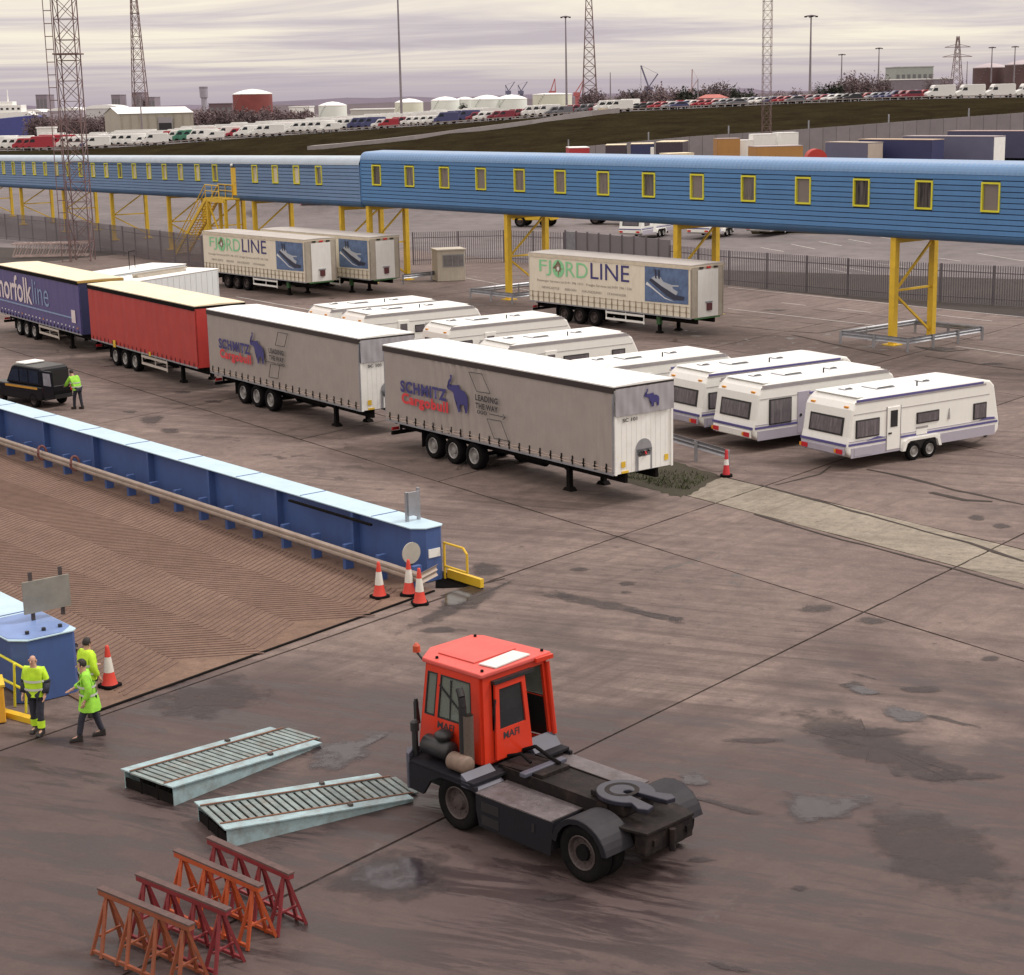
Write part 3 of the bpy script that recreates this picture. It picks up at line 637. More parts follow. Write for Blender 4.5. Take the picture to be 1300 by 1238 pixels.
def bridge_section(org, ang, length, slope, wins, z0, hgt, label, skin, roofm, win_w=1.05, door=None, rows=11):
    br_ = thing('passenger_bridge', label, 'bridge', org, ang)
    br_.rotation_euler = (0, -math.atan(slope), ang)
    Wd = 3.9                                        # local x along, y: 0 near face .. -Wd far (x points away-left or near-right)
    far = 1
    zb, zt = z0+.42, z0+hgt-.55                      # straight part of the wall
    rh = (zt-zb)/rows; wz0, wz1 = zb + rh*4.4, zb + rh*9.6
    # roof: ribbed sheet with rounded shoulders
    prof = []
    for k in range(7):
        a = math.pi/2*k/6; prof.append((.55-.55*math.cos(a), zt + .55*math.sin(a)))
    prof += [(Wd/2, z0+hgt+.06)] + [(Wd-y, z) for y, z in reversed(prof)]
    ns = int(length/.16); mb = MB(); V = []
    for i in range(ns+1):
        x = length*i/ns; q = .012*(1 if i % 2 else -1)
        for y, z in prof:
            V.append((x, (y-Wd/2)*(1+q*.6)+Wd/2, zt + (z-zt)*(1+q)))
    m_ = len(prof); mb.add(V, [(i*m_+j, (i+1)*m_+j, (i+1)*m_+j+1, i*m_+j+1) for i in range(ns) for j in range(m_-1)])
    mb.build('roof', roofm, br_, smooth=False)
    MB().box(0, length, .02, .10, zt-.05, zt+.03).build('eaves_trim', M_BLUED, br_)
    # rounded underside
    pr = [(0, zb)] + [(.42-.42*math.cos(math.pi/2*k/5), zb - .42*math.sin(math.pi/2*k/5)) for k in range(1, 6)] + [(Wd-.42+.42*math.sin(math.pi/2*k/5), zb-.42*math.cos(math.pi/2*k/5)) for k in range(0, 6)]
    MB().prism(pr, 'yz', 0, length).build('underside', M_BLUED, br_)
    MB().box(.1, length-.1, .3, Wd-.3, zb+.01, zb+.06).build('floor', M_IN, br_)
    # near wall boards, cut at the windows
    for r_ in range(rows):
        a, b = zb + r_*rh + .022, zb + (r_+1)*rh - .022
        cuts = []
        if b > wz0+.02 and a < wz1-.02: cuts = [(w-win_w/2, w+win_w/2) for w in wins]
        if door and a < zb+2.3: cuts = sorted(cuts + [(door-.5, door+.5)])
        x = 0
        for c0, c1 in cuts + [(length, length)]:
            if c0 - x > .02: MB().box(x+.004, c0-.004, .02, .07, a, b).build('board', skin, br_)
            x = c1
    MB().box(.01, length-.01, .075, .085, zb, wz0).build('wall_lining', M_IN, br_)
    MB().box(.01, length-.01, .075, .085, wz1, zt).build('wall_lining', M_IN, br_)
    MB().box(.01, length-.01, .0705, .0745, zb, wz0).build('seam_backing', M_SEAM, br_)
    MB().box(.01, length-.01, .0705, .0745, wz1, zt).build('seam_backing', M_SEAM, br_)
    xs = sorted(wins); edges = [.01] + [q for w in xs for q in (w-win_w/2, w+win_w/2)] + [length-.01]
    for y0_, y1_, nm in ((.075, .085, 'wall_lining'), (.0705, .0745, 'seam_backing'), (Wd-.07, Wd-.02, 'far_wall')):
        mb = MB()
        for i in range(0, len(edges), 2): mb.box(edges[i], edges[i+1], y0_, y1_, wz0+.002, wz1-.002)
        if nm == 'far_wall':
            mb.box(.01, length-.01, y0_, y1_, zb, wz0); mb.box(.01, length-.01, y0_, y1_, wz1, zt)
        mb.build(nm, M_IN if nm == 'wall_lining' else (M_SEAM if nm == 'seam_backing' else skin), br_)
    # windows: yellow frame, reveal, glass
    f = .075
    key = ('bw', skin.name, win_w, round(wz1-wz0, 3))
    if key not in _MC:
        h_ = wz1-wz0; fr = MB()
        for (a0, a1, c0, c1) in ((-win_w/2-f*.3, -win_w/2+f*.8, -.03, h_+.03), (win_w/2-f*.8, win_w/2+f*.3, -.03, h_+.03), (-win_w/2+f*.8, win_w/2-f*.8, -.03, f*.8), (-win_w/2+f*.8, win_w/2-f*.8, h_-f*.8, h_+.03)): fr.box(a0, a1, -.03, .16, c0, c1)
        pn = MB().box(-win_w/2+f*.8, win_w/2-f*.8, .10, .108, f*.8, h_-f*.8)
        _MC[key] = (fr.mesh('window', K['yellow2']), pn.mesh('pane', M_WGL if skin is M_BLUE else M_WGL2))
    a, b = _MC[key]
    for w in wins:
        wo = ob('window', a, br_, loc=(w, 0, wz0)); ob('pane', b, wo)
        wo = ob('window', a, br_, loc=(w, Wd, wz0), rot=(0,0,math.pi)); ob('pane', b, wo)
    # seams between modules and closed ends
    k = 8.0
    MB().box(.0, .06, .0, Wd, zb, zt).build('end_frame', skin, br_)
    MB().box(length-.06, length, .0, Wd, zb, zt).build('end_frame', skin, br_)
    if door:
        d_ = MB().box(door-.5, door+.5, .0, .06, zb+.02, zb+2.3).build('door', K['yellow'], br_, bevel=.02); MB().box(door+.3, door+.36, -.05, 0, zb+1.0, zb+1.12).build('handle', K['galv'], d_)
        MB().tube((door+.1,-.05,zb+2.55),(door+.1,-.22,zb+2.5),.10,n=12).build('lamp', K['white'], br_)
    return br_
# right-hand span: local +x runs towards the camera-right; near face is local y=0, far side +y
angR = math.atan2(BU.y, BU.x)
bridge_section(BA + Vector((-BU.y,BU.x,0))*-.25, angR, 70, 0.0, [2.0+4*k for k in range(17)], 5.6, 3.9, 'bright blue clad footbridge span with yellow framed windows', M_BLUE, M_BROOF)
MB_ = MB()
BV = Vector((math.cos(R(121.6)), math.sin(R(121.6)), 0))
# left-hand span: local +x must have the near face at y=0 and the far side at +y, so it runs from its far end back to the bend
LEN2 = 118; far_end = BA + BV*LEN2; far_end.z = -.016*LEN2
wl2 = [LEN2 - (6.8+4*k) for k in range(4)] + [LEN2 - (27.25+4*k) for k in range(22)]
bs2 = bridge_section(far_end + Vector((BV.y,-BV.x,0))*-.25, R(121.6-180), LEN2, .016, wl2, 5.5, 3.6, 'paler grey-blue footbridge span running away to the left', M_PALEB, M_PALER, door=LEN2-23.3, rows=10)
# trestles
def bend_pt(px, y=0.0, side='R'):
    "distance along the right (R) or left (L) span for a photo column"
    best = None
    for k in range(0, 1200):
        s_ = k*.1; p = (BA + BU*s_) if side == 'R' else (BA + BV*s_); d = Vector((p.x, p.y, 3)) - CAMP
        u_ = PW/2 + CAM_F*d.dot(rt)/d.dot(fwd)
        if best is None or abs(u_-px) < best[0]: best = (abs(u_-px), p)
    return best[1]
def trestle(px, side, label, zt, guard=False, w=.35, brace=True, gap=3.25):
    p = bend_pt(px, 0, side); d = BU if side == 'R' else BV*-1
    t_ = thing('bridge_trestle', label, 'support', (p.x, p.y, 0), math.atan2(d.y, d.x), 'yellow supports of the passenger bridge')
    for yy in (.25, .25+gap):
        MB().box(-w/2, w/2, yy-w/2, yy+w/2, -.1, zt).build('post', K['yellow'], t_, bevel=.015); MB().box(-.38,.38,yy-.38,yy+.38,-.05,.05).build('base_plate', K['yellow'], t_)
    MB().bar((0,.25,zt-.25),(0,.25+gap,zt-.25),.25).build('cap_beam', K['yellow'], t_)
    if brace:
        for a, b in (((0,.4,zt*.50),(0,.1+gap,zt-.4)), ((0,.4,zt*.50),(0,.1+gap,zt*.5)), ((0,.4,zt*.46),(0,.1+gap,.5))): MB().bar(a, b, .11).build('brace', K['yellow'], t_)
    return t_
for px, gp, lb in ((1131, 3.25, 'yellow braced trestle standing inside guard rails right of the caravans'), (856, 3.25, 'yellow trestle rising behind the single ferry-line trailer'), (641, 3.25, 'yellow braced trestle between the booth and the single ferry-line trailer'), (467, 3.25, 'yellow trestle just left of the small booth')):
    trestle(px, 'R', lb, 5.7, gap=gp)
for i, (px, gp) in enumerate(((431, 3.3), (321, 3.3), (262, 3.3), (212, 3.4), (139.6, 3.5), (78.7, 3.5), (24.5, 3.5), (-25, 3.5))):
    trestle(px, 'L', 'yellow trestle under the pale bridge span, %s from the bend' % ordinal(i+1), 5.5 - i*.15, w=.33, gap=gp)
# stairs down from the door of the left span
sp = BA + BV*23.3; st = thing('bridge_stair', 'yellow steel staircase with landing by the bridge door', 'stairs', (sp.x, sp.y, 0), R(121.6-180))
zl = 5.35
MB().box(-3.4,.8,-1.5,-.15,zl-.12,zl).build('landing', K['yellow'], st)
MB().box(-3.4,.8,-1.52,-1.44,zl-.35,zl-.0).build('landing_edge', K['yellow'], st)
for xx, yy in ((-3.2,-1.4),(-3.2,-.3),(.6,-1.4),(.6,-.3)): MB().box(xx-.12,xx+.12,yy-.12,yy+.12,0,zl-.12).build('post', K['yellow'], st)
for n__ in range(22):
    f_ = n__/21; MB().box(-3.5-7.5*f_-.16, -3.5-7.5*f_+.16, -1.45, -.35, zl-.15-(zl-.3)*f_, zl-.10-(zl-.3)*f_).build('step', K['yellow'], st)
for yy in (-1.5,-.3):
    MB().bar((-3.4,yy,zl-.15),(-11.1,yy,.12),.10,.34).build('stringer', K['yellow'], st)
    MB().path([(-.4,yy,zl+1.05),(-3.4,yy,zl+1.05),(-11.1,yy,1.15),(-11.1,yy,0)], .045).path([(-.4,yy,zl+.55),(-3.4,yy,zl+.55),(-11.1,yy,.65)], .035).build('handrail', K['yellow'], st)
    for xx in (-.4,-1.9,-3.4): MB().tube((xx,yy,zl),(xx,yy,zl+1.05),.035,n=6).build('baluster', K['yellow'], st)
    for q in (.25,.5,.75): MB().tube((-3.4-7.7*q,yy,zl-.15-(zl-.27)*q),(-3.4-7.7*q,yy,zl+1.05-(zl-.1)*q),.035,n=6).build('baluster', K['yellow'], st)
MB().bar((-3.2,-1.4,zl-.3),(.6,-1.4,.6),.12).build('brace', K['yellow'], st)

# ================================================================ fences, guard rails, booth
M_PAL = mat('palisade_grey', (.17,.15,.165), .55, .35, var=.2, vs=.4, dirt=.3)
def fence(px_pts, label, h=2.4, step=.16, post=2.75, solid=None):
    P = [G(*p) for p in px_pts]; f_ = thing('palisade_fence', label, 'fence', P[0]); o_ = P[0]
    pal = MB(); rl = MB(); run = 0
    for a, b in zip(P, P[1:]):
        L = (b-a).length; d = (b-a)/L; n_ = int(L/step)
        for i in range(n_):
            p = a + d*(i*step) - o_; w = .026
            hh = h + random.uniform(-.01,.01)
            s_ = d*w; q = Vector((-d.y, d.x, 0))*.012
            pal.add([p-s_+q, p+s_+q, p+s_-q, p-s_-q, p-s_+q+Vector((0,0,hh)), p+s_+q+Vector((0,0,hh)), p+s_-q+Vector((0,0,hh)), p-s_-q+Vector((0,0,hh))], [(0,1,5,4),(2,3,7,6),(1,2,6,5),(3,0,4,7),(4,5,6,7)])
        for zz in (.35, h-.45): rl.bar(a-o_+Vector((0,0,zz)), b-o_+Vector((0,0,zz)), .05, .06)
        k = int(L/post)
        for i in range(k+1):
            if i == k and b is not P[-1]: continue
            p = a + d*(i*L/max(1,k)) - o_; MB().box(p.x-.06,p.x+.06,p.y-.06,p.y+.06,0,h+.02).build('post', M_PAL, f_)
    stuff(pal.build('pales', M_PAL, f_, fix=False)); rl.build('rail', M_PAL, f_)
    return f_
fence([(-70,297),(60,309),(258,340),(330,347),(420,349)], 'grey palisade fence behind the white trailers at far left', 2.6)
fence([(525,336),(640,333),(716,337)], 'open palisade gates behind the booth', 2.6, .17)
fence([(850,353),(925,362),(1130,379),(1330,391)], 'grey palisade fence crossing the lorry park at right', 2.4)
sf = thing('sheeted_fence', 'solid grey sheet fence behind the single ferry-line trailer', 'fence', G(718,338)); o_ = sf.location
A, B = G(718,338)-o_, G(852,353)-o_
for i in range(9):
    a = A.lerp(B, i/9); b = A.lerp(B, (i+1)/9); d = (b-a).normalized()
    MB().bar(a+d*.05+Vector((0,0,1.4)), b-d*.05+Vector((0,0,1.4)), .06, 2.7).build('panel', M_PANEL if i else K['galv'], sf); MB().box(a.x-.07,a.x+.07,a.y-.12,a.y-.02,0,2.85).build('post', M_PAL, sf)
def barrier(pts, label, h=.72, m=None, name='guard_rail'):
    P = [Vector((p[0], p[1], 0)) for p in pts]; b_ = thing(name, label, 'barrier', P[0]); o_ = P[0]
    mb = MB()
    for a, c in zip(P, P[1:]): wbeam(mb, a-o_, c-o_, h-.15)
    mb.build('beam', m or K['galv'], b_, fix=False)
    for a, c in zip(P, P[1:]):
        L = (c-a).length; k = max(1, int(L/1.9))
        for i in range(k+1):
            if i == k and (c is not P[-1] or (c-P[0]).length < .1): continue
            p = a.lerp(c, (i+.0)/k)-o_; MB().box(p.x-.06,p.x+.06,p.y-.06,p.y+.06,0,h-.02).build('post', m or K['galv'], b_)
    return b_
def around(px, label, hw=2.2):
    p = bend_pt(px); v_ = Vector((-BU.y, BU.x, 0)); q = [p + BU*hw*a + v_*b for a, b in ((1,-1.3),(1,5.0),(-1,5.0),(-1,-1.3),(1,-1.3))]
    return barrier(q, label)
around(1131, 'galvanised guard rail square around the rightmost yellow trestle')
around(641, 'galvanised guard rail square around the trestle right of the booth')
barrier([G(512,361).xy, G(548,357).xy, G(575,352).xy], 'galvanised guard rail between the paired trailers and the booth')
barrier([G(845,574).xy, G(924,598).xy], 'dark galvanised guard rail ending at a red marker by the mud patch', .78)
mk = thing('rail_end_marker', 'red and white post at the end of the guard rail', 'marker', G(922,605)); MB().tube((0,0,0),(0,0,.08),.22,n=14).build('base', K['rubber'], mk)
MB().tube((0,0,.08),(0,0,.42),.13,.09,n=12).build('lower_cone', K['redprint'], mk); MB().tube((0,0,.42),(0,0,.62),.09,.07,n=12).build('white_band', K['white'], mk); MB().tube((0,0,.62),(0,0,.95),.07,.05,n=12).build('upper_cone', K['redprint'], mk)
bt = thing('booth', 'small cream watchman booth with a wide window', 'booth', G(556,358), math.atan2(.42, 1.0)-.12)
M_BOOTH = mat('booth_cream', (.56,.51,.42), .7, var=.1, vs=1, dirt=.35, dcol=(.25,.21,.17), streak=True)
MB().box(0,2.1,0,1.7,.02,2.25).build('walls', M_BOOTH, bt, bevel=.02); MB().box(-.08,2.18,-.08,1.78,2.25,2.36).build('roof', M_BOOTH, bt, bevel=.02)
wi = MB().box(.42,2.0,-.03,.01,1.05,1.95).build('window', K['galv'], bt)
for x0, x1 in ((.48,1.1),(1.16,1.55),(1.61,1.95)): MB().box(x0,x1,-.045,-.031,1.12,1.88).build('pane', mat('booth_pane', (.22,.21,.21), .15, var=.4, vs=3), wi)
# ================================================================ semi-trailers
TL, TW = 13.6, 2.55
def strap_mesh(h, m):
    k = ('strap', h, m.name)
    if k not in _MC: _MC[k] = MB().box(-.025,.025,-.045,-.028,0,h).box(-.035,.035,-.06,-.045,h*.35,h*.6).mesh('strap', m)
    return _MC[k]
def trailer(label, x, y, yaw, cm, roofm, railm, strapm, straps=21, strap_h=.36, fold=.008, bulk=None, guard=K['white'], folds=(), zt=3.97, rimk='rim', raves=None, group='curtain-sided semi-trailers in the yard', hem=None, post=None):
    t = thing('semi_trailer', label, 'trailer', (x, y, 0), yaw, group); L, Wd = TL, TW
    zb = 1.18
    MB().prism([(-.02,zt-.02),(-.02,zt+.03),(Wd/2,zt+.07),(Wd+.02,zt+.03),(Wd+.02,zt-.02)], 'yz', -.02, L+.02).build('roof', roofm, t, bevel=.01)
    for yy in (-.048, Wd-.012): MB().box(-.01, L+.01, yy, yy+.06, zt-.21, zt-.021).build('top_rail', railm, t)
    MB().box(L-.05, L+.01, .0, Wd, zt-.12, zt-.022).build('top_rail', railm, t); MB().box(-.01, .05, .0, Wd, zt-.12, zt-.022).build('top_rail', railm, t)
    def cur(s_, yy, sg):
        def fn(u, v):
            X = .06 + u*(L-.12); Z = zb - .06 + v*(zt-.16-zb+.10)
            w_ = fold*(math.sin(X*5.1+.6*math.sin(X*1.3)) + .6*math.sin(X*9.7+Z*.8))*(.45+.55*abs(2*v-1))
            for fx, fw, fa in folds: w_ += fa*math.exp(-((X-fx-.5*(1-v)**2*-1)/fw)**2)*math.sin(X*14+Z*2.2)*(1-.35*v)
            return (X, yy + sg*(.012 + w_), Z)
        MB().grid(fn, 190, 10).build('curtain', cm, t, smooth=True)
    cur(0, 0.0, -1); cur(1, Wd, 1)
    for xx in (.0, L-.07):
        for yy in (-.012, Wd-.08): MB().box(xx, xx+.07, yy, yy+.09, zb-.03, zt-.16).build('corner_post', post or K['galv'], t)
    for y0_ in (.03, Wd/2+.01):
        d_ = MB().box(-.06, -.005, y0_, y0_+Wd/2-.04, zb, zt-.13).build('rear_door', K['white'], t); MB().tube((-.09, y0_+.35, zb+.1), (-.09, y0_+.35, zt-.3), .02, n=6).build('lock_bar', K['galv'], d_)
    MB().box(.0, L-.02, .03, Wd-.03, zb-.12, zb).build('floor', K['chassis'], t)
    for yy in (-.02, Wd-.04): MB().box(.02, L-.02, yy, yy+.06, zb-.13, zb-.055).build('side_rave', raves or K['galv'], t)
    if hem:
        for k in range(2): MB().grid(lambda u, v: (.06 + u*(L-.12), -.030 - .012*math.sin(u*95) - .010*math.sin(u*230+k), zb+.005 + k*.085 + .028*v + .012*math.sin(u*120+k*2)), 180, 1).build('hem_highlight', hem, t)  # pale strips hold the lit hem's highlight lines in their colour
    for yy in (.55, Wd-.67): MB().box(.1, L-.1, yy, yy+.12, .72, zb-.12).build('chassis_beam', K['chassis'], t)
    for k in range(14): MB().box(.5+k*.95, .58+k*.95, .1, Wd-.1, .98, zb-.121).build('cross_member', K['chassis'], t)
    for k in range(3):
        xx = 3.05 + 1.31*k
        wheel(t, xx, .24, .5, .5, .38, -1, rimk); wheel(t, xx, Wd-.24, .5, .5, .38, 1, rimk); MB().tube((xx,.3,.5),(xx,Wd-.3,.5),.08,n=8).build('axle', K['chassis'], t)
    for yy in (.06, Wd-.5): MB().box(2.35, 2.38, yy, yy+.44, .35, 1.02).build('mud_flap', K['rubber'], t)
    for yy in (.45, Wd-.6):
        lg = MB().box(10.55, 10.72, yy, yy+.16, .12, 1.06).build('landing_leg', K['chassis'], t); MB().prism([(10.40,.0),(10.87,.0),(10.75,.12),(10.52,.12)], 'xz', yy-.06, yy+.22).build('foot', K['chassis'], lg)
    MB().bar((10.63,.6,.6),(9.6,.6,1.05),.07).build('leg_brace', K['chassis'], t)
    for yy in (.03,):
        if guard:
            sg = MB().box(6.7,9.9,yy,yy+.04,.86,.98).box(6.7,9.9,yy,yy+.04,.50,.62).box(6.72,6.78,yy+.001,yy+.039,.55,1.05).box(8.3,8.36,yy+.041,yy+.08,.55,1.05).box(9.82,9.88,yy+.001,yy+.039,.45,1.05).build('side_guard', guard, t)
    MB().box(.15,.27,.12,Wd-.12,.50,.64).build('rear_bumper', K['chassis'], t)
    for yy in (.5, Wd-.6): MB().box(.18,.26,yy,yy+.08,.64,1.06).build('bumper_stay', K['chassis'], t)
    for yy in (.18, Wd-.5): MB().box(.10,.15,yy,yy+.32,.66,.78).build('tail_light', K['red'], t)
    MB().box(7.2,8.4,1.65,2.35,.55,1.0).build('pallet_box', K['chassis'], t); MB().tube((7.0,1.1,.62),(8.6,1.1,.62),.2,n=14).build('air_tank', K['chassis'], t)
    for k in range(straps):
        o_ = ob('strap', strap_mesh(strap_h, strapm), t, loc=(.35 + (L-.7)*k/(straps-1), 0, zb-.06))
    # front bulkhead
    MB().box(L-.05, L, .02, Wd-.02, zb-.1, zt-.12).build('bulkhead', bulk or K['white'], t)
    return t
M_GREYC = mat('grey_curtain', (.335,.293,.266), .62, var=.10, vs=1.3, dirt=.25, dcol=(.19,.155,.13), streak=True, bump=.15, bs=8)
M_DRAPE = mat('grey_drape', (.33,.32,.345), .6, var=.12, vs=1.5, bump=.2, bs=6)
M_BROWN = mat('brown_rail', (.030,.020,.018), .55, var=.15)
M_WBULK = mat('white_bulkhead', (.74,.74,.72), .5, var=.06, vs=1.2, dirt=.3, dcol=(.4,.36,.31), streak=True)
ELE = [(590,310),(603,316),(601,345),(588,378),(592,398),(603,386),(636,388),(656,386),(662,418),(690,432),(712,462),(720,502),(716,590),(701,594),(703,552),(690,532),(664,530),(656,548),(668,580),(651,586),(640,548),(640,512),(620,482),(613,444),(598,428),(575,418),(566,402),(580,396),(571,374),(578,352),(592,334),(588,318)]
def ele_local():
    "the elephant outline traced on the nearest trailer's curtain, as a unit box"
    o = Vector((-4.81, 65.86, 0)); X = Vector((math.cos(-.93), math.sin(-.93), 0)); n_ = Vector((-X.y, X.x, 0)); Q = []
    for a, b in ELE:
        d = ray(470+a/5.625, 420+b/5.625); q = CAMP + d*((o-CAMP).dot(n_)/d.dot(n_)) - o; Q.append((q.dot(X), q.z))
    x0, x1 = min(q[0] for q in Q), max(q[0] for q in Q); z0, z1 = min(q[1] for q in Q), max(q[1] for q in Q)
    return [((x-x0)/(x1-x0), (z-z0)/(z1-z0)) for x, z in Q]
def schmitz(label, x, y, yaw, flip, folds):
    t = trailer(label, x, y, yaw, M_GREYC, K['whiteroof'], M_BROWN, K['chassis'], 23, .30, .008, None, None, folds, raves=K['galv'], hem=mat('lit_hem', (.60,.48,.41), .5, var=.3, vs=6))
    L = TL; off = .115
    letters('SCHMITZ', 'lettering', K['navy'], t, (1.27,4.33,2.34,2.80), off, bold=.048, space=1.16)
    letters('Cargobull', 'lettering', K['redprint'], t, (1.33,4.40,1.80,2.33), off, bold=.045, space=1.12)
    flat([(4.36 + a*1.30, 2.04 + b*1.34) for a, b in ele_local()], 'elephant_emblem', K['navy'], t, off)
    letters('LEADING', 'lettering', K['blackprint'], t, (6.12,7.46,2.63,2.85), off, bold=.035, space=1.12); letters('THE WAY', 'lettering', K['blackprint'], t, (6.12,7.46,2.34,2.55), off, bold=.035, space=1.12)
    s_ = 1
    def outline(P):
        mb = MB()
        for a, b in zip(P, P[1:]+P[:1]): mb.bar((a[0],-off,a[1]), (b[0],-off,b[1]), .03, .006, ref=(0,1,0)) if False else mb.tube((a[0],-off,a[1]), (b[0],-off,b[1]), .014, n=4)
        mb.build('outline_panel', K['blackprint'], t)
    if not flip:
        outline([(5.76,3.60),(6.55,3.62),(7.03,2.98),(6.23,2.95)]); outline([(6.80,2.05),(7.63,2.07),(8.04,1.42),(7.2,1.4)])
        MB().tube((6.95,-off,2.24),(7.9,-off,2.24),.014,n=4).tube((7.9,-off,2.24),(7.75,-off,2.33),.014,n=4).tube((7.9,-off,2.24),(7.75,-off,2.15),.014,n=4).build('arrow_mark', K['blackprint'], t)
        letters('000', 'lettering', K['blackprint'], t, (6.2,6.8,2.16,2.30), off, bold=.01)
    else:
        outline([(7.07,3.62),(7.90,3.62),(7.58,3.04),(6.76,3.03)]); outline([(6.25,2.17),(7.07,2.19),(6.85,1.60),(6.02,1.57)])
        MB().tube((5.75,-off,2.24),(6.7,-off,2.24),.014,n=4).tube((5.75,-off,2.24),(5.9,-off,2.33),.014,n=4).tube((5.75,-off,2.24),(5.9,-off,2.15),.014,n=4).build('arrow_mark', K['blackprint'], t)
        letters('000', 'lettering', K['blackprint'], t, (6.85,7.5,2.16,2.30), off, bold=.01)
    # front: grey drape on top, white ribbed bulkhead below, coupling recess
    def dr(u, v):
        yy = .02 + u*(TW-.04); zz = 3.0 + .22*(1-u)*0 + v*.90
        return (L + .075 + .012*math.sin(yy*9+zz*5)*(1-v*.5) + .01*math.sin(yy*23), yy, zz)
    MB().grid(dr, 40, 10).build('front_drape', M_DRAPE, t, smooth=True)
    for k in range(11): MB().box(L, L+.006, .12+k*.21, .13+k*.21, 1.1, 2.98).build('rib', M_WBULK, t)
    MB().box(L, L+.05, .02, .10, 1.06, 2.99).build('edge_post', K['white'], t); MB().box(L, L+.05, TW-.10, TW-.02, 1.06, 2.99).build('edge_post', K['white'], t)
    MB().box(L+.013, L+.02, .30, .48, 1.28, 1.48).build('yellow_plate', K['yellow'], t); MB().box(L+.013, L+.02, 2.18, 2.34, 1.28, 1.48).build('yellow_plate', K['yellow'], t)
    MB().box(L+.0, L+.03, .32, .60, 1.09, 1.16).build('yellow_plate', K['yellow'], t)
    rc = MB().box(L+.005, L+.03, .92, 1.62, 1.08, 1.80).tube((L+.005,1.27,1.80),(L+.03,1.27,1.80),.34,n=20).build('coupling_recess', K['galv'], t)
    MB().box(L+.031, L+.05, 1.02, 1.52, 1.10, 1.55).build('recess_door', K['white'], rc)
    for k in range(6): MB().tube((L+.05,1.05+.08*k,1.66+.05*(k%2)),(L+.12,1.05+.08*k,1.62+.07*(k%3)),.035,n=8).build('coupling', K['red' if k == 3 else 'black'], rc)
    letters('SC 101', 'lettering', K['blackprint'], t, (.36,.98,2.78,2.90), .02, org=(L+.013,0,0), ux=(0,1,0), nrm=(1,0,0), bold=.02)
    if not flip: flat([(1.22 + a*.66, 3.16 + b*.62) for a, b in ele_local()], 'elephant_emblem', K['navy'], t, .05, org=(L+.055,0,0), ux=(0,1,0), nrm=(1,0,0))
    return t
schmitz('nearest grey curtain trailer with blue elephant, its nose by the caravans', -4.81, 65.86, -.930, False, ((3.7,.5,.050),(4.8,.55,.055),(5.9,.5,.045),(6.8,.4,.03),(13.3,.25,.04)))
schmitz('grey curtain trailer with faded elephant, between the red trailer and nearest one', -13.75, 78.95, -.957, True, ((13.2,.3,.015),))
# red curtain trailer
M_REDC = mat('red_curtain', (.42,.036,.030), .5, var=.14, vs=1.1, dirt=.22, dcol=(.2,.03,.03), streak=True, bump=.12, bs=8)
t = trailer('plain red curtain trailer with cream roof', -22.11, 91.42, -.98, M_REDC, K['cream'], K['chassis'], mat('dark_red_strap', (.14,.02,.025), .6), 25, .20, .012, M_REDC, mat('pale_guard', (.5,.45,.4), .6), post=M_REDC)
MB().box(3.2,3.5,-.06,-.03,1.0,1.35).build('yellow_marker', K['yellow'], t); MB().box(7.9,8.1,-.06,-.03,1.05,1.25).build('yellow_marker', K['yellow'], t)
# norfolkline
M_NAVYC = mat('blue_violet_curtain', (.085,.072,.215), .5, var=.12, vs=1.2, dirt=.2, dcol=(.06,.05,.12), streak=True, bump=.12, bs=8)
M_SKYP = mat('sky_print', (.22,.30,.47), .6); M_PINKP = mat('pale_print', (.68,.60,.62), .6)
t = trailer('violet-blue curtain trailer with pale lettering cut by the left edge', -30.62, 104.4, -.98, M_NAVYC, K['cream'], K['chassis'], K['chassis'], 25, .16, .008, mat('dark_navy_panel', (.02,.022,.075), .5), mat('pale_guard2', (.5,.45,.4), .6), post=M_NAVYC)
letters('norfolk', 'lettering', M_PINKP, t, (-.0+.25,6.1,2.06,3.58), .04, bold=.015); letters('line', 'lettering', M_SKYP, t, (6.25,8.9,2.16,3.55), .04, bold=-.004)
MB().box(.2,12.6,-.045,-.038,1.86,1.95).build('stripe', M_SKYP, t); MB().box(12.4,13.0,-.052,-.046,1.66,2.35).build('square_mark', M_PINKP, t)
for k in range(22): MB().box(.5+k*.6,.66+k*.6,-.05,-.035,1.38,1.44).build('reflector', K['whiteprint'] if k not in (6,12,21) else K['amber'], t)
MB().box(TL-.04,TL+.03,-.03,TW+.03,3.86,3.98).build('roof_end_beam', mat('ochre_beam', (.42,.26,.06), .6), t)
# Fjord Line trailers
M_FJC = mat('cream_curtain', (.74,.69,.57), .55, var=.08, vs=1.1, dirt=.45, dcol=(.42,.35,.25), streak=True, bump=.1, bs=8)
M_FJR = mat('dusty_roof', (.44,.41,.38), .7, var=.15, vs=1.0, dirt=.4, dcol=(.3,.27,.25))
M_FJP = mat('dirty_post', (.40,.36,.30), .6, var=.2, vs=1.5, dirt=.5, dcol=(.25,.19,.14), streak=True)
M_SEA = mat('printed_sea', (.10,.16,.30), .5, var=.5, vs=2.2); M_HULL = mat('printed_hull', (.025,.03,.06), .5); M_WAKE = mat('printed_wake', (.66,.68,.70), .6); M_SUP = mat('printed_superstructure', (.42,.45,.50), .6)
M_FSTRAP = mat('tan_strap', (.30,.23,.16), .7, var=.2); M_GRN = mat('green_chassis', (.05,.15,.05), .6, dirt=.4)
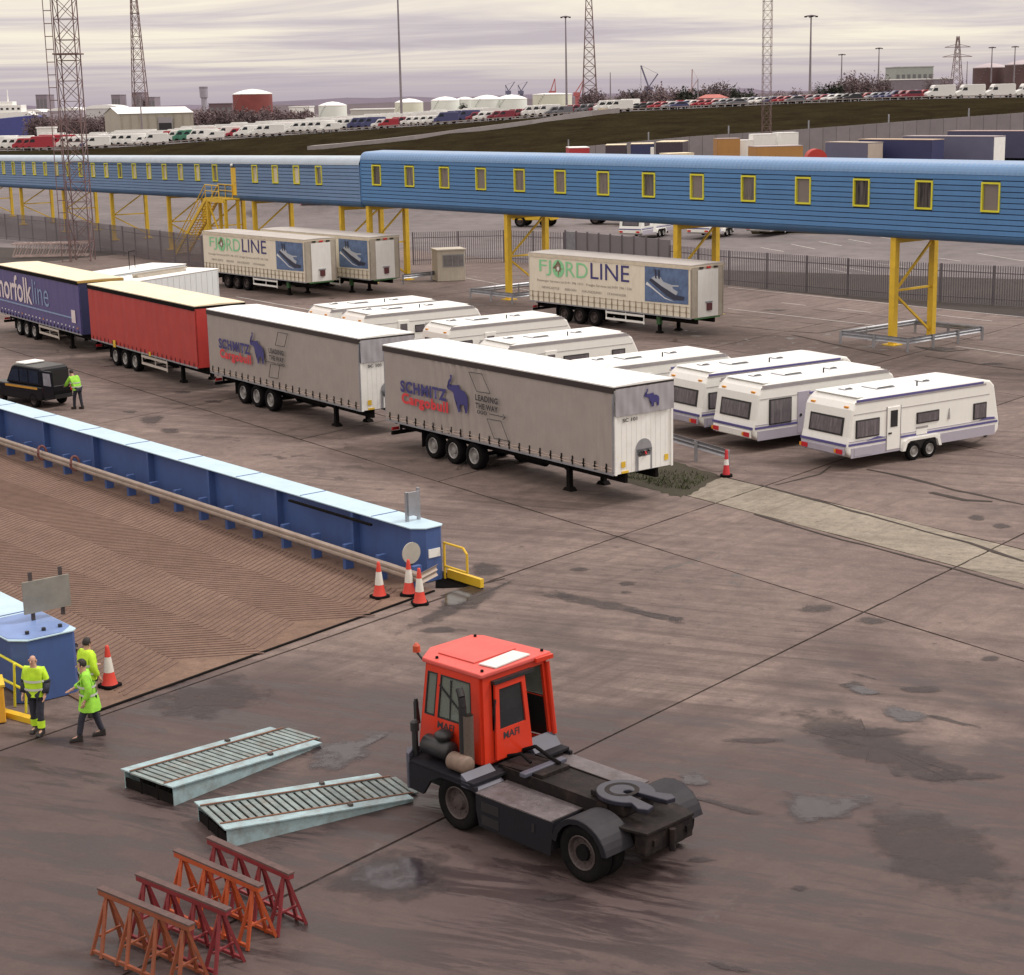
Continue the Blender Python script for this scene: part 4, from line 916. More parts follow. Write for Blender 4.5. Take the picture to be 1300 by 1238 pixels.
def fjord(label, x, y, yaw, show_text=True):
    t = trailer(label, x, y, yaw, M_FJC, M_FJR, mat('cream_rail', (.62,.55,.43), .5, dirt=.3), M_FSTRAP, 27, .62, .006, M_FJP, K['white'], rimk='rimdark', post=M_FJP)
    MB().box(.05,TL-.1,-.042,-.036,1.68,1.70).build('hem_line', M_FSTRAP, t); MB().box(.05,TL-.1,-.042,-.036,1.38,1.40).build('hem_line', M_FSTRAP, t)
    off = .035
    letters('FJ', 'lettering', K['greenprint'], t, (.98,2.05,2.70,3.62), off); letters('RD', 'lettering', K['greenprint'], t, (3.35,5.28,2.74,3.62), off); letters('LINE', 'lettering', K['navy'], t, (5.52,8.75,2.76,3.68), off)
    flat([(2.70 + .52*math.cos(a*.2618), 3.17 + .52*math.sin(a*.2618)) for a in range(24)], 'compass_disc', K['greenprint'], t, off)
    star = []
    for k in range(8):
        a = math.pi/4*k; r_ = .5 if k % 2 == 0 else .32; star += [(2.70 + r_*math.cos(a), 3.17 + r_*math.sin(a)), (2.70 + .15*math.cos(a+math.pi/8), 3.17 + .15*math.sin(a+math.pi/8))]
    flat(star, 'compass_star', M_FSTRAP, t, off+.006); flat([(2.70 + .12*math.cos(a*.5236), 3.17 + .12*math.sin(a*.5236)) for a in range(12)], 'compass_centre', K['whiteprint'], t, off+.012)
    M_SM = mat('small_print', (.28,.24,.21), .6)
    letters('Passenger Services tel 0191 296 1313   Freight Services tel 0191 296 1326', 'lettering', M_SM, t, (.78,8.95,2.28,2.46), off); letters('NEWCASTLE      BERGEN      HAUGESUND      STAVANGER', 'lettering', M_SM, t, (1.2,8.5,1.92,2.06), off)
    # printed picture of a ferry
    flat([(10.02,1.80),(13.40,1.85),(13.40,3.80),(10.02,3.76)], 'picture_panel', M_SEA, t, off)
    flat([(10.1,2.75),(10.5,2.60),(11.6,2.05),(12.4,1.92),(11.6,2.12),(10.8,2.55),(10.2,2.90)], 'picture_wake', M_WAKE, t, off+.006)
    flat([(10.35,3.0),(10.75,2.78),(11.7,2.25),(12.3,2.02),(13.05,2.05),(13.15,2.25),(12.5,2.32),(11.4,2.75),(10.6,3.15)], 'picture_hull', M_HULL, t, off+.012)
    flat([(10.55,3.12),(11.4,2.72),(12.5,2.30),(12.65,2.5),(12.3,2.62),(12.1,2.85),(11.5,2.98),(11.3,3.2),(10.9,3.3)], 'picture_decks', M_SUP, t, off+.018)
    for a in (10.85, 11.1): flat([(a,3.15),(a+.14,3.1),(a+.1,3.62),(a-.04,3.64)], 'picture_funnel', M_HULL, t, off+.024)
    flat([(11.9,2.75),(12.7,2.78),(12.7,2.86),(11.9,2.84)], 'picture_deck_lines', M_SUP, t, off+.024)
    L = TL
    MB().box(L+.001, L+.05, .50, 2.08, 1.10, 3.70).build('front_panel', M_WBULK, t, bevel=.01)
    for yy, mm in ((.62, K['black']), (1.2, K['red']), (1.75, K['black'])): MB().box(L+.01, L+.06, yy, yy+.28, 3.76, 3.86).build('marker_light', mm, t)
    cp = MB().box(L+.051, L+.16, 1.15, 1.50, 1.45, 1.85).build('coupling_box', mat('maroon', (.10,.025,.03), .5), t); MB().box(L+.051, L+.10, 1.05, 1.6, 1.86, 1.95).build('coupling_shelf', K['galv'], cp)
    MB().box(L-.1, L+.04, .3, 2.25, 1.0, 1.08).build('green_sill', M_GRN, t)
    MB().box(10.5,10.76,.40,.62,.5,1.0).build('green_leg', M_GRN, t)
    return t
fjord('cream ferry-line curtain trailer standing alone under the blue bridge', 1.30, 105.0, -.877)
fjord('left one of two cream ferry-line trailers parked side by side', -22.39, 128.65, -.880)
fjord('right one of two cream ferry-line trailers, mostly hidden by its neighbour', -18.22, 129.4, -.865)
# white box bodies behind the red trailer
M_WBOX = mat('white_box_body', (.66,.69,.70), .5, var=.07, vs=1, dirt=.25, dcol=(.42,.40,.38), streak=True)
def white_box(label, nr, yaw, L, H, Wd=2.5, gear=False):
    t = thing('box_trailer', label, 'trailer', (nr[0]-math.cos(yaw)*L, nr[1]-math.sin(yaw)*L, 0), yaw, 'white box trailers behind the red trailer')
    MB().box(0,L,0,Wd,.9,H).build('body', M_WBOX, t, bevel=.03); MB().box(-.03,L+.03,-.03,Wd+.03,H,H+.06).build('roof', K['whiteroof'], t, bevel=.02)
    MB().box(.1,L-.1,.4,Wd-.4,.6,.9).build('chassis_beam', K['chassis'], t)
    for k in range(24):
        if k*.5 < L-.3: MB().box(.3+k*.5,.33+k*.5,-.02,.0,1.0,H-.05).build('rib', M_WBOX, t)
    for xx in (L-2, L-3.2):
        for yy, sd_ in ((.2,-1),(Wd-.2,1)): wheel(t, xx, yy, .45, .45, .28, sd_, 'rimdark')
    for yy in (.2, Wd-.3): MB().box(1.2,1.35,yy,yy+.12,.0,.9).build('landing_leg', K['chassis'], t)
    if gear:
        q = MB().box(1.4,5.6,.9,1.3,H+.06,H+.2).box(1.2,5.9,1.05,1.15,H+.2,H+.3).build('roof_rack_bundle', M_FJP, t)
    else:
        MB().path([(L-4,1.0,H+.06),(L-4,1.0,H+1.1),(L-3.4,1.0,H+1.1)], .02).path([(L-3,1.4,H+.06),(L-3,1.4,H+.8)], .02).build('roof_aerial', K['chassis'], t)
    return t
q = G(277,342,3.75); white_box('white box trailer with a bundle on its roof behind the red trailer', (q.x,q.y), 1.08, 7.4, 3.75, gear=True)
q = G(236,336,3.75); white_box('white box trailer with roof aerials, farthest left of the two', (q.x,q.y), 1.10, 8.0, 3.75)

# ================================================================ caravans
M_CARW = mat('caravan_white', (.83,.83,.79), .38, var=.05, vs=1.5, dirt=.12, dcol=(.5,.45,.36), streak=True, coat=.2)
M_CARR = mat('caravan_roof', (.82,.83,.82), .42, var=.05, vs=1.5, dirt=.12, dcol=(.55,.52,.47))
M_LAV = mat('lavender_skirt', (.40,.38,.45), .45, var=.08, vs=2); M_PURP = mat('purple_stripe', (.10,.09,.26), .5, var=.1); M_TRIMG = mat('trim_grey', (.34,.32,.33), .5, var=.15)
def caravan(label, x, y, yaw, L=7.9, Wd=2.4, trim=M_PURP, stripe=M_PURP, style=0, H=2.55, group='white touring caravans parked in the yard', zoff=0):
    t = thing('caravan', label, 'caravan', (x, y, zoff), yaw, group)
    low = [(.30,.42),(.06,.62),(.0,.86),(.04,1.0),(.10,1.2),(.24,2.15),(.40,H-.18),(.62,H-.04),(.95,H)]
    front = [(L-1.55,H+.02),(L-1.0,H-.06),(L-.62,H-.28),(L-.34,1.75),(L-.10,1.2),(L,.85),(L-.08,.55),(L-.3,.42)]
    if style == 1: front = [(L-1.0,H+.02),(L-.55,H-.06),(L-.34,H-.25),(L-.18,1.6),(L-.06,1.1),(L,.85),(L-.05,.55),(L-.2,.42)]
    MB().prism(low+front, 'xz', .0, Wd).build('body', M_CARW, t, bevel=.07)
    MB().box(.55, L-1.15, .12, Wd-.12, H-.01, H+.035).build('roof', M_CARR, t, bevel=.03)
    for yy in (-.015, Wd-.01): MB().box(.42, L-.95, yy, yy+.025, H-.13, H-.05).build('roof_trim', trim, t); MB().box(.36, L-.8, yy+.002, yy+.022, H-.20, H-.135).build('gutter', M_TRIMG, t)
    # wheels and arches (near side and far side)
    ax = 3.65 if style == 1 else 3.9
    for yy, sd_ in ((.13,-1),(Wd-.13,1)):
        for dx in (-.40,.40): wheel(t, ax+dx, yy+.13*sd_, .33, .33, .2, sd_)
    for yy in (-.03, Wd-.02):
        MB().prism([(ax-1.0,.40),(ax-.88,.74),(ax-.7,.84),(ax+.7,.84),(ax+.88,.74),(ax+1.0,.40),(ax+.86,.40),(ax+.76,.66),(ax+.62,.74),(ax-.62,.74),(ax-.76,.66),(ax-.86,.40)], 'xz', yy-(.08 if yy < 0 else -.0), yy+(.05 if yy < 0 else .13)).build('wheel_arch', M_CARW, t)
        MB().box(ax-.84, ax+.84, yy+(.022 if yy < 0 else 0), yy+(.04 if yy < 0 else .025), .40, .74).build('arch_shade_sheet', K['black'], t)  # black sheet painted for the shade inside the uncut wheel arch
        MB().box(.2, ax-1.02, yy+.013, yy+.035, .44, .80).build('skirt', M_LAV, t); MB().box(ax+1.02, L-.25, yy+.013, yy+.035, .44, .80).build('skirt', M_LAV, t)
        MB().box(.08, L-.12, yy+.011, yy+.035, .88, .96).build('stripe', stripe, t); MB().box(.10, L-.2, yy+.013, yy+.033, 1.02, 1.045).build('stripe', M_LAV, t)
        MB().box(.3, L-.6, yy+.016, yy+.034, 1.98, 2.0).build('seam', M_TRIMG, t)
    def win(x0, x1, z0, z1, yy=-.035, nm='window'):
        w_ = MB().box(x0, x1, yy, yy+.05, z0, z1).build(nm, K['black'], t, bevel=.015); MB().box(x0+.05, x1-.05, yy-.008, yy-.0005, z0+.05, z1-.05).build('pane', K['curtained'], w_)
    if style == 1:
        win(.40,1.55,1.12,1.78); win(3.4,4.55,1.30,1.72); win(6.35,7.05,1.10,1.72)
        d_ = MB().box(1.92,2.58,-.03,.02,.52,2.08).build('door', M_CARW, t, bevel=.02); MB().box(2.08,2.42,-.045,-.031,1.35,1.95).build('door_window', K['glass'], d_); MB().box(1.98,2.14,-.05,-.031,1.1,1.16).build('handle', K['black'], d_)
        for xx in (1.90,2.585): MB().box(xx,xx+.015,-.034,.0,.5,2.1).build('door_gap', M_TRIMG, t)
        MB().prism([(5.0,1.3),(5.12,1.3),(5.08,1.7)], 'xz', -.03, .01).build('decal', M_TRIMG, t); MB().box(3.4,4.0,-.02,.005,1.12,1.2).build('vent', M_TRIMG, t); MB().box(3.4,3.95,-.025,.005,.9,1.08).build('service_hatch', M_CARW, t)
        MB().prism([(6.7,1.06),(7.5,1.02),(7.5,1.10),(7.1,1.13)], 'xz', -.03, .01).build('decal', M_PURP, t); MB().prism([(.95,1.0),(1.9,1.02),(1.5,1.10)], 'xz', -.03, .01).build('decal', M_PURP, t)
        MB().box(.35,1.2,-.03,.005,.5,.78).build('locker_door', M_LAV, t)
    elif style == 2:
        win(.75,1.85,.98,1.95); win(3.4,4.6,1.3,1.75); win(6.2,6.9,1.2,1.75)
        d_ = MB().box(2.15,2.80,-.03,.02,.5,2.1).build('door', M_LAV, t, bevel=.02); MB().tube((2.3,-.05,1.2),(2.3,-.03,1.2),.06,n=10).build('handle', K['black'], d_)
    else:
        win(.6,1.6,1.2,1.8); win(3.3,4.7,1.40,1.78); win(6.0,6.75,1.42,1.80)
        d_ = MB().box(2.3,2.95,-.03,.02,.5,2.08).build('door', M_CARW, t, bevel=.02); MB().box(2.42,2.83,-.04,-.031,1.3,1.9).build('door_window', K['curtained'], d_)
    # rear face: follows the sloping end
    def rear(z0, z1, y0, y1, nm, m, pr=.02):
        def xr(z): return .10 + (.24-.10)*(z-1.2)/(2.15-1.2) if z > 1.2 else .02
        V = [(xr(z)-pr-d, yy, z) for d in (0, -pr-.03) for z, yy in ((z0,y0),(z0,y1),(z1,y1),(z1,y0))]
        return MB().add(V, [(0,1,2,3),(4,5,6,7),(0,1,5,4),(1,2,6,5),(2,3,7,6),(3,0,4,7)]).build(nm, m, t)
    w_ = rear(1.22, 1.86, .34, Wd-.34, 'rear_window', K['black'], .025)
    V = [(.10+.14*(z-1.2)/.95-.031, yy, z) for z, yy in ((1.28,.42),(1.28,Wd-.42),(1.80,Wd-.42),(1.80,.42))]
    MB().add(V, [(0,1,2,3)]).build('pane', K['curtained'], w_)
    MB().box(-.06,.02,.1,Wd-.1,.55,.82).build('rear_bumper', M_LAV if style == 1 else M_CARW, t, bevel=.03); MB().box(-.035,.02,.05,Wd-.05,.87,.96).build('stripe', stripe, t)
    for yy in (.16, Wd-.46):
        MB().box(-.09,-.055,yy,yy+.3,.60,.76).build('tail_light', K['red'], t); MB().box(-.092,-.055,yy+.31,yy+.40,.62,.74).build('indicator', K['amber'], t)
    MB().box(.25,.33,.25,.45,2.2,2.26).build('top_light', K['amber'], t); MB().box(.25,.33,Wd-.45,Wd-.25,2.2,2.26).build('top_light', K['amber'], t)
    # roof furniture
    for x0, x1, y0, y1 in ((2.2,3.1,.8,1.6),(4.6,5.0,.9,1.3),(1.2,1.6,1.4,1.75)):
        h_ = MB().box(x0,x1,y0,y1,H+.03,H+.07).build('roof_hatch', K['galv'], t); MB().prism([(x0+.05,H+.07),(x1-.05,H+.07),(x1-.12,H+.13),(x0+.12,H+.10)], 'xz', y0+.06, y1-.06).build('hatch_lid', K['whiteroof'], h_)
        MB().box(x0+.06,x1-.06,y0-.004,y0+.055,H+.071,H+.10).build('hatch_seal', K['glass'], h_)
    MB().tube((3.9,.5,H+.03),(3.9,.5,H+.22),.03,n=8).build('flue', K['black'], t)
    # drawbar
    MB().bar((L-.35,.5,.48),(L+1.05,Wd/2,.46),.08,.1).bar((L-.35,Wd-.5,.48),(L+1.05,Wd/2,.46),.08,.1).build('drawbar', K['galv'], t)
    MB().box(L+.95,L+1.3,Wd/2-.05,Wd/2+.05,.44,.60).build('hitch', K['black'], t); MB().tube((L+.75,Wd/2+.12,.1),(L+.75,Wd/2+.12,.95),.03,n=8).build('jockey_post', K['black'], t)
    wheel(t, L+.75, Wd/2+.12, .11, .11, .06, -1, 'rimdark', 'jockey_wheel')
    return t
caravan('rightmost white caravan with twin wheels and violet stripe along its side', 11.80, 59.7, .575, 7.8, style=1)
caravan('middle one of the three caravans, tall curtained side window', 9.0, 63.2, .565, 7.7, trim=M_TRIMG, style=2)
caravan('third caravan from the right, dark roof trim, behind the guard rail', 7.35, 66.15, .56, 8.2, style=1)
for a, lb in (((9.0,71.9), 'caravan showing over the nearest grey trailer, closest to the guard rail'), ((5.35,78.9), 'caravan second nearest behind the nearest grey trailer'), ((2.6,85.6), 'caravan in the middle of the hidden row, below the lone ferry-line trailer'), ((-1.9,90.9), 'caravan overlapping the farthest one in the hidden row'), ((-3.9,93.7), 'farthest caravan of the row, nearest the paired ferry-line trailers')):
    yw = .58; L = 7.8
    caravan(lb, a[0]-math.cos(yw)*(L-1.0), a[1]-math.sin(yw)*(L-1.0), yw, L, trim=M_TRIMG, stripe=M_LAV)
for i, (px, py) in enumerate(((828,304),(915,303),(990,300))):
    p = G(px, py); yw = 1.0
    caravan('caravan tail glimpsed under the bridge, %s from the left' % ordinal(i+1), p.x-1.0, p.y, yw, 7.0, trim=M_TRIMG, style=0)
# ================================================================ terminal tractor
M_TRED = mat('tractor_red', (.60,.036,.011), .38, var=.10, vs=1.6, dirt=.25, dcol=(.36,.04,.03), coat=.25)
M_TROOF = mat('tractor_roof_red', (.62,.085,.070), .5, var=.14, vs=1.8, dirt=.35, dcol=(.55,.16,.13))
M_TMUD = mat('mudguard_grey', (.022,.021,.026), .6, var=.25, vs=3, dirt=.4, dcol=(.05,.04,.038), spec=.25)
M_TGREY = mat('tractor_grey', (.013,.013,.018), .7, var=.2, vs=2, dirt=.35, dcol=(.03,.024,.023), spec=.2)
M_TGL = mat('tractor_grey_light', (.075,.075,.105), .5, var=.2, vs=2, dirt=.4, dcol=(.09,.075,.07))
M_TREAD = mat('tread_plate', (.15,.13,.135), .45, .3, var=.45, vs=4, dirt=.8, dcol=(.07,.05,.047), bump=.7, bs=55)
M_GREASE = mat('greasy_steel', (.013,.010,.010), .7, .1, var=.5, vs=5, dirt=.8, dcol=(.055,.036,.030), spec=.25)
M_FIFTH = mat('fifth_wheel_steel', (.040,.040,.058), .34, .5, var=.3, vs=4)
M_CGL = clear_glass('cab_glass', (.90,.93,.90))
_t = M_CGL.node_tree; _d = _t.nodes.new('ShaderNodeBsdfDiffuse'); _d.inputs[0].default_value = (.30,.34,.30,1); _x = _t.nodes.new('ShaderNodeMixShader'); _x.inputs[0].default_value = .38      # diffuse grey-green painted in for sky reflected on the panes
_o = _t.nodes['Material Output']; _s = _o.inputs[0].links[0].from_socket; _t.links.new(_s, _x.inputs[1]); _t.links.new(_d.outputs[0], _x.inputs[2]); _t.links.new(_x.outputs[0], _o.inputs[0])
tk = thing('terminal_tractor', 'red-cabbed grey terminal tractor standing in the foreground', 'tractor', (1.91, 28.28, 0), R(134))
def P(name, m, mb, bevel=0, smooth=False, parent=None): return mb.build(name, m, parent or tk, smooth, bevel)
# frame
for yy in (-.46, .34): P('frame_rail', M_GREASE, MB().box(-.72, 4.4, yy, yy+.12, .62, .92))
P('rear_crossbeam', M_GREASE, MB().box(-.95, -.70, -.62, .62, .55, .93), .02); P('rear_plate', M_GREASE, MB().prism([(-.98,-.62),(-.98,.62),(-.35,.75),(.1,.52),(.1,-.52),(-.35,-.75)], 'xy', .93, .985), .01)
P('tow_pin', M_GREASE, MB().tube((-1.02,0,.5),(-1.02,0,.9),.06,n=10)); P('bolt_row', M_GREASE, MB().box(-.99,-.955,-.5,-.42,.68,.80).box(-.99,-.955,-.1,-.02,.68,.80).box(-.99,-.955,.35,.43,.68,.80))
# wheels: single front, dual rear
wheel(tk, 3.15, 1.06, .52, .52, .30, 1, 'rimdark'); wheel(tk, 3.15, -1.06, .52, .52, .30, -1, 'rimdark')
for s_ in (1, -1):
    wheel(tk, 0, s_*1.08, .52, .52, .27, s_, 'rimdark'); wheel(tk, 0, s_*.76, .52, .52, .27, s_, 'rimdark')
    dd = MB().lathe([(s_*1.05,.16),(s_*1.19,.14),(s_*1.19,0)], 14, (0,0,.52)); P('hub', K['rubber'], dd)
P('rear_axle', M_GREASE, MB().tube((0,-.8,.52),(0,.8,.52),.13,n=12).lathe([(-.22,.1),(-.15,.26),(.15,.26),(.22,.1)], 14, (0,0,.52))); P('front_axle', M_GREASE, MB().bar((3.15,-.95,.48),(3.15,.95,.48),.16))
# rear mudguards
for s_ in (1, -1):
    arc = []
    for k in range(9):
        a = R(8 + 140*k/8); arc.append((-.0 + .68*math.cos(math.pi - a - R(20)) , .50 + .60*math.sin(math.pi - a - R(20))))
    arc = [(.66*math.cos(R(q)), .52+.62*math.sin(R(q))) for q in range(8, 170, 10)]
    inner = [(.63*math.cos(R(q)), .52+.59*math.sin(R(q))) for q in range(168, 7, -10)]
    y0_, y1_ = (.56, 1.25) if s_ > 0 else (-1.25, -.56)
    P('mudguard', M_TMUD, MB().prism(arc+inner, 'xz', y0_, y1_), .008)
    sk = [(.66*math.cos(R(q)), .52+.62*math.sin(R(q))) for q in range(168, 7, -20)] + [(.55*math.cos(R(q)), .52+.53*math.sin(R(q))) for q in range(8, 169, 20)]
    P('mudguard_lip', M_TGREY, MB().prism(sk, 'xz', y1_ if s_ > 0 else y0_-.012, (y1_+.012) if s_ > 0 else y0_))
# side boxes and decks
P('side_box', M_TGREY, MB().prism([(.66,.36),(2.52,.36),(2.52,.86),(.66,.90)], 'xz', .50, 1.24), .015)
P('side_skirt', M_TGREY, MB().prism([(.68,.28),(2.48,.30),(2.55,.60),(2.55,.885),(.60,.915)], 'xz', 1.243, 1.262))
for x0, x1, z0, z1 in ((1.95,2.40,.62,.80),(1.95,2.40,.36,.54)): P('step_recess', K['black'], MB().box(x0,x1,1.262,1.272,z0,z1))
P('latch', K['black'], MB().box(1.05,1.12,1.262,1.275,.60,.76))
P('tread_deck', M_TREAD, MB().box(.66,1.52,.46,1.26,.905,.93)); P('tread_deck', M_TREAD, MB().box(1.53,2.56,.46,1.26,.90,.925))
P('side_box', M_TGREY, MB().box(.66,2.6,-1.24,-.50,.40,.88), .015); P('tread_deck', M_TREAD, MB().box(.62,2.75,-1.26,-.48,.905,.93)); P('fuel_tank_step', M_TGL, MB().prism([(2.76,.93),(3.2,.93),(3.05,1.30),(2.80,1.02)], 'xz', -1.25, -.55), .01)
P('step_plate', M_TGL, MB().prism([(2.58,.92),(2.95,1.16),(2.95,.92)], 'xz', .52, 1.25))
# lifting boom with fifth wheel
P('boom_plate', M_GREASE, MB().box(.35,1.95,-.40,.40,1.02,1.12), .01); P('boom_plate', M_GREASE, MB().prism([(1.75,1.02),(2.9,.98),(2.9,1.12),(1.75,1.20)], 'xz', -.36, .36), .01)
for yy in (-.30,.18): P('lift_cylinder', M_FIFTH, MB().tube((.55,yy+.06,.95),(2.2,yy+.06,.75),.07,n=10))
P('boom_arm', M_GREASE, MB().box(.1,2.7,-.43,-.405,.92,1.14)); P('boom_arm', M_GREASE, MB().box(.1,2.7,.405,.43,.92,1.14)); P('boom_hinge', M_TGL, MB().box(2.0,2.15,-.55,.55,1.125,1.21), .02)
P('hoses', K['rubber'], MB().path([(2.9,-.3,1.2),(2.6,-.32,1.34),(2.2,-.3,1.24),(1.9,-.25,1.22)], .035).path([(2.9,.1,1.2),(2.6,.05,1.30),(2.3,.1,1.22)], .03))
fw = [(.54*math.cos(R(a)), .50*math.sin(R(a))) for a in range(-140, 141, 10)]
fw = [(.05 + x, y) for x, y in fw] + [(-.62,.44),(-.78,.36),(-.74,.17),(-.12,.085),(.04,.08),(.09,0),(.04,-.08),(-.12,-.085),(-.74,-.17),(-.78,-.36),(-.62,-.44)]
f5 = P('fifth_wheel', M_FIFTH, MB().prism(fw, 'xy', 1.20, 1.285), .015)
P('bearing_ring', M_GREASE, MB().lathe([(1.286,.22),(1.291,.30),(1.286,.31)], 22, (.14,0,0), 'z'), parent=f5)
P('fifth_wheel_base', M_GREASE, MB().box(-.25,.35,-.40,.40,.99,1.212), .02); P('support_block', M_GREASE, MB().box(.42,.62,-.30,.30,1.13,1.24), .02)
# front platform and fenders
P('front_platform', M_TGREY, MB().prism([(2.62,-1.25),(2.62,1.25),(4.42,1.25),(4.62,1.05),(4.62,-1.05),(4.42,-1.25)], 'xy', 1.00, 1.06), .01)
P('front_bumper', M_TGL, MB().prism([(4.45,-1.26),(4.66,-1.06),(4.66,1.06),(4.45,1.26),(4.36,1.26),(4.52,1.0),(4.52,-1.0),(4.36,-1.26)], 'xy', .48, 1.18), .015)
for y0_, y1_ in ((1.20,1.26), (-1.26,-1.20)): P('fender_side', M_TGREY, MB().prism([(2.55,.90),(2.55,1.0),(4.40,1.0),(4.40,.50),(4.0,.48),(3.78,.80),(3.50,.95),(2.85,.95)], 'xz', y0_, y1_))
P('engine_block', K['black'], MB().box(2.75,4.35,-.9,.9,.55,.99))
# cab
CPB = [(3.02,.62),(4.64,.70),(4.95,.18),(4.93,-1.02),(3.08,-1.26)]      # plan at the floor: near-rear, near-front, chamfer, far-front, far-rear
CPT = [(3.08,.58),(4.46,.62),(4.80,.14),(4.78,-.94),(3.12,-1.10)]      # plan at the roof
z0c, z1c = 1.14, 2.80
def wallq(i, j, ka, kb, za, zb, th=.05, inset=0.0):
    "slab of the cab wall from corner i to corner j, between fractions ka..kb (metres if given from the start) and heights za..zb"
    V = []
    for o_ in (inset, inset+th):
        for k, z in ((ka,za),(kb,za),(kb,zb),(ka,zb)):
            f_ = (z-z0c)/(z1c-z0c); a = Vector(CPB[i]).lerp(Vector(CPT[i]), f_); b = Vector(CPB[j]).lerp(Vector(CPT[j]), f_); d_ = (b-a).normalized(); L_ = (b-a).length
            kk = k if k >= 0 else L_ + k + 1e-9
            if k == 'end': kk = L_
            p = a + d_*kk + Vector((-d_.y, d_.x))*o_; V.append((p.x, p.y, z))
    return MB().add(V, [(0,1,2,3),(7,6,5,4),(0,4,5,1),(1,5,6,2),(2,6,7,3),(3,7,4,0)])
cb = P('cab', M_TRED, MB().prism([(x*.992+.03, y*.97) for x, y in CPB], 'xy', z0c-.06, z0c), .01)
def cabp(name, m, mb, bevel=0, smooth=False): return mb.build(name, m, cb, smooth, bevel)
E0 = -1e-6
def cab_window(i, j, ka, kb, za, zb):
    wo = cabp('window', K['black'], wallq(i,j,ka,ka+.025,za,zb,.02,-.055)); ke = kb-.025
    for q in ((ke,kb,za,zb),(ka+.025,ke,za,za+.025),(ka+.025,ke,zb-.025,zb)): wallq(i,j,*q,.02,-.055).build('window_seal', K['black'], wo)
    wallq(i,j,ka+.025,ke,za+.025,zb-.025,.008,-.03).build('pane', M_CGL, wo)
for nm, (i, j) in {'near': (1,0), 'cham': (2,1), 'front': (3,2), 'far': (4,3)}.items():
    sill = {'near': 1.80, 'cham': 1.80, 'front': 1.75, 'far': 1.95}[nm]; sh = {'near': .05, 'cham': .07, 'front': .10, 'far': .12}[nm]; re_ = .22 if nm == 'near' else sh
    cabp('side_panel', M_TRED, wallq(i,j,0,E0,z0c,sill,.05,-.05)); cabp('header', M_TRED, wallq(i,j,0,E0,2.66,z1c,.05,-.05))
    cabp('pillar', M_TRED, wallq(i,j,0,sh,sill,2.66,.05,-.05)); cabp('pillar', M_TRED, wallq(i,j,-re_,E0,sill,2.66,.05,-.05))
    cabp('lining', K['black'], wallq(i,j,.02,-.02,z0c+.02,sill-.01,.012,.002))
    if nm == 'near':
        cabp('pillar', M_TRED, wallq(i,j,.32,.40,sill,2.66,.05,-.05)); cab_window(i,j,sh,.32,sill,2.66); cab_window(i,j,.40,-re_,sill,2.66)
    else: cab_window(i,j,sh,-re_,sill,2.66)
cabp('wiper', K['black'], MB().bar((3.5,.66,2.0),(4.1,.68,2.45),.025).bar((3.85,.67,1.83),(3.8,.66,2.6),.02))
def cab_text(i, j, k0, k1, za, zb, off):
    "lettering laid on the sloping cab wall, reading from corner i towards corner j"
    o = letters('MAFI', 'lettering', K['blackprint'], cb, (k0,k1,za,zb), 0, bold=.02)
    for v in o.data.vertices:
        k, z = v.co.x, v.co.z; f_ = (z-z0c)/(z1c-z0c); a = Vector(CPB[i]).lerp(Vector(CPT[i]), f_); b = Vector(CPB[j]).lerp(Vector(CPT[j]), f_); d_ = (b-a).normalized()
        q = a + d_*k - Vector((-d_.y, d_.x))*off; v.co = (q.x, q.y, z)
cab_text(1, 0, .42, .86, 1.60, 1.74, .056)
# rear face: door panel slid to the near side, open doorway beyond (outside is the positive offset here)
def rr_(ka, kb, za, zb, th=.05, inset=-.05): return wallq(4, 0, ka, kb, za, zb, th, -inset-th)
cabp('rear_sill', M_TRED, rr_(0,E0,z0c,z0c+.10)); cabp('rear_header', M_TRED, rr_(0,E0,2.68,z1c))
cabp('pillar', M_TRED, rr_(0,.12,z0c+.10,2.68,.06)); cabp('pillar', M_TRED, rr_(-.22,E0,z0c+.10,2.68)); cabp('pillar', M_TRED, rr_(.72,.80,z0c+.10,2.68)); cabp('rear_panel', M_TRED, rr_(.80,-.22,z0c+.10,1.72))
dr_ = cabp('sliding_door', M_TRED, rr_(.68,-.24,z0c+.04,1.74,.05,-.13))
for q in ((.68,.78,1.74,2.62),(-.34,-.24,1.74,2.62),(.78,-.34,2.52,2.62)): rr_(*q,.05,-.13).build('door_frame', M_TRED, dr_)
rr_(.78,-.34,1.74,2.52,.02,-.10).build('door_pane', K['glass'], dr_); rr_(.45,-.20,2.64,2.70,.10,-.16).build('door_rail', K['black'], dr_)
cab_text(0, 4, .42, .84, 1.54, 1.68, .135)
cabp('grab_bar', K['black'], MB().tube((2.96,.34,1.25),(2.96,.34,2.35),.025,n=8)); cabp('side_pipe', M_TRED, MB().tube((3.0,-1.24,1.25),(3.04,-1.10,2.72),.05,n=8))
cabp('cab_floor', K['black'], MB().box(3.15,4.7,-.98,.5,z0c+.001,z0c+.02))
cabp('seat', K['black'], MB().box(3.55,4.05,-.75,-.2,1.25,1.7).box(3.45,3.60,-.75,-.2,1.6,2.35), .04); cabp('dash', K['black'], MB().prism([(4.3,1.3),(4.75,1.3),(4.75,1.8),(4.45,1.75)], 'xz', -1.1, .2), .02)
cabp('steering_wheel', K['black'], MB().lathe([(0,.20),(.02,.22),(0,.24),(-.02,.22),(0,.20)], 18, (4.2,.12,1.95), 'x')); cabp('steering_column', K['black'], MB().tube((4.2,.12,1.95),(4.5,.12,1.6),.035,n=8)); cabp('mirror_inside', K['black'], MB().lathe([(.40,.0),(.40,.13),(.44,.13),(.44,0)], 16, (3.72,0,2.22), 'y'))
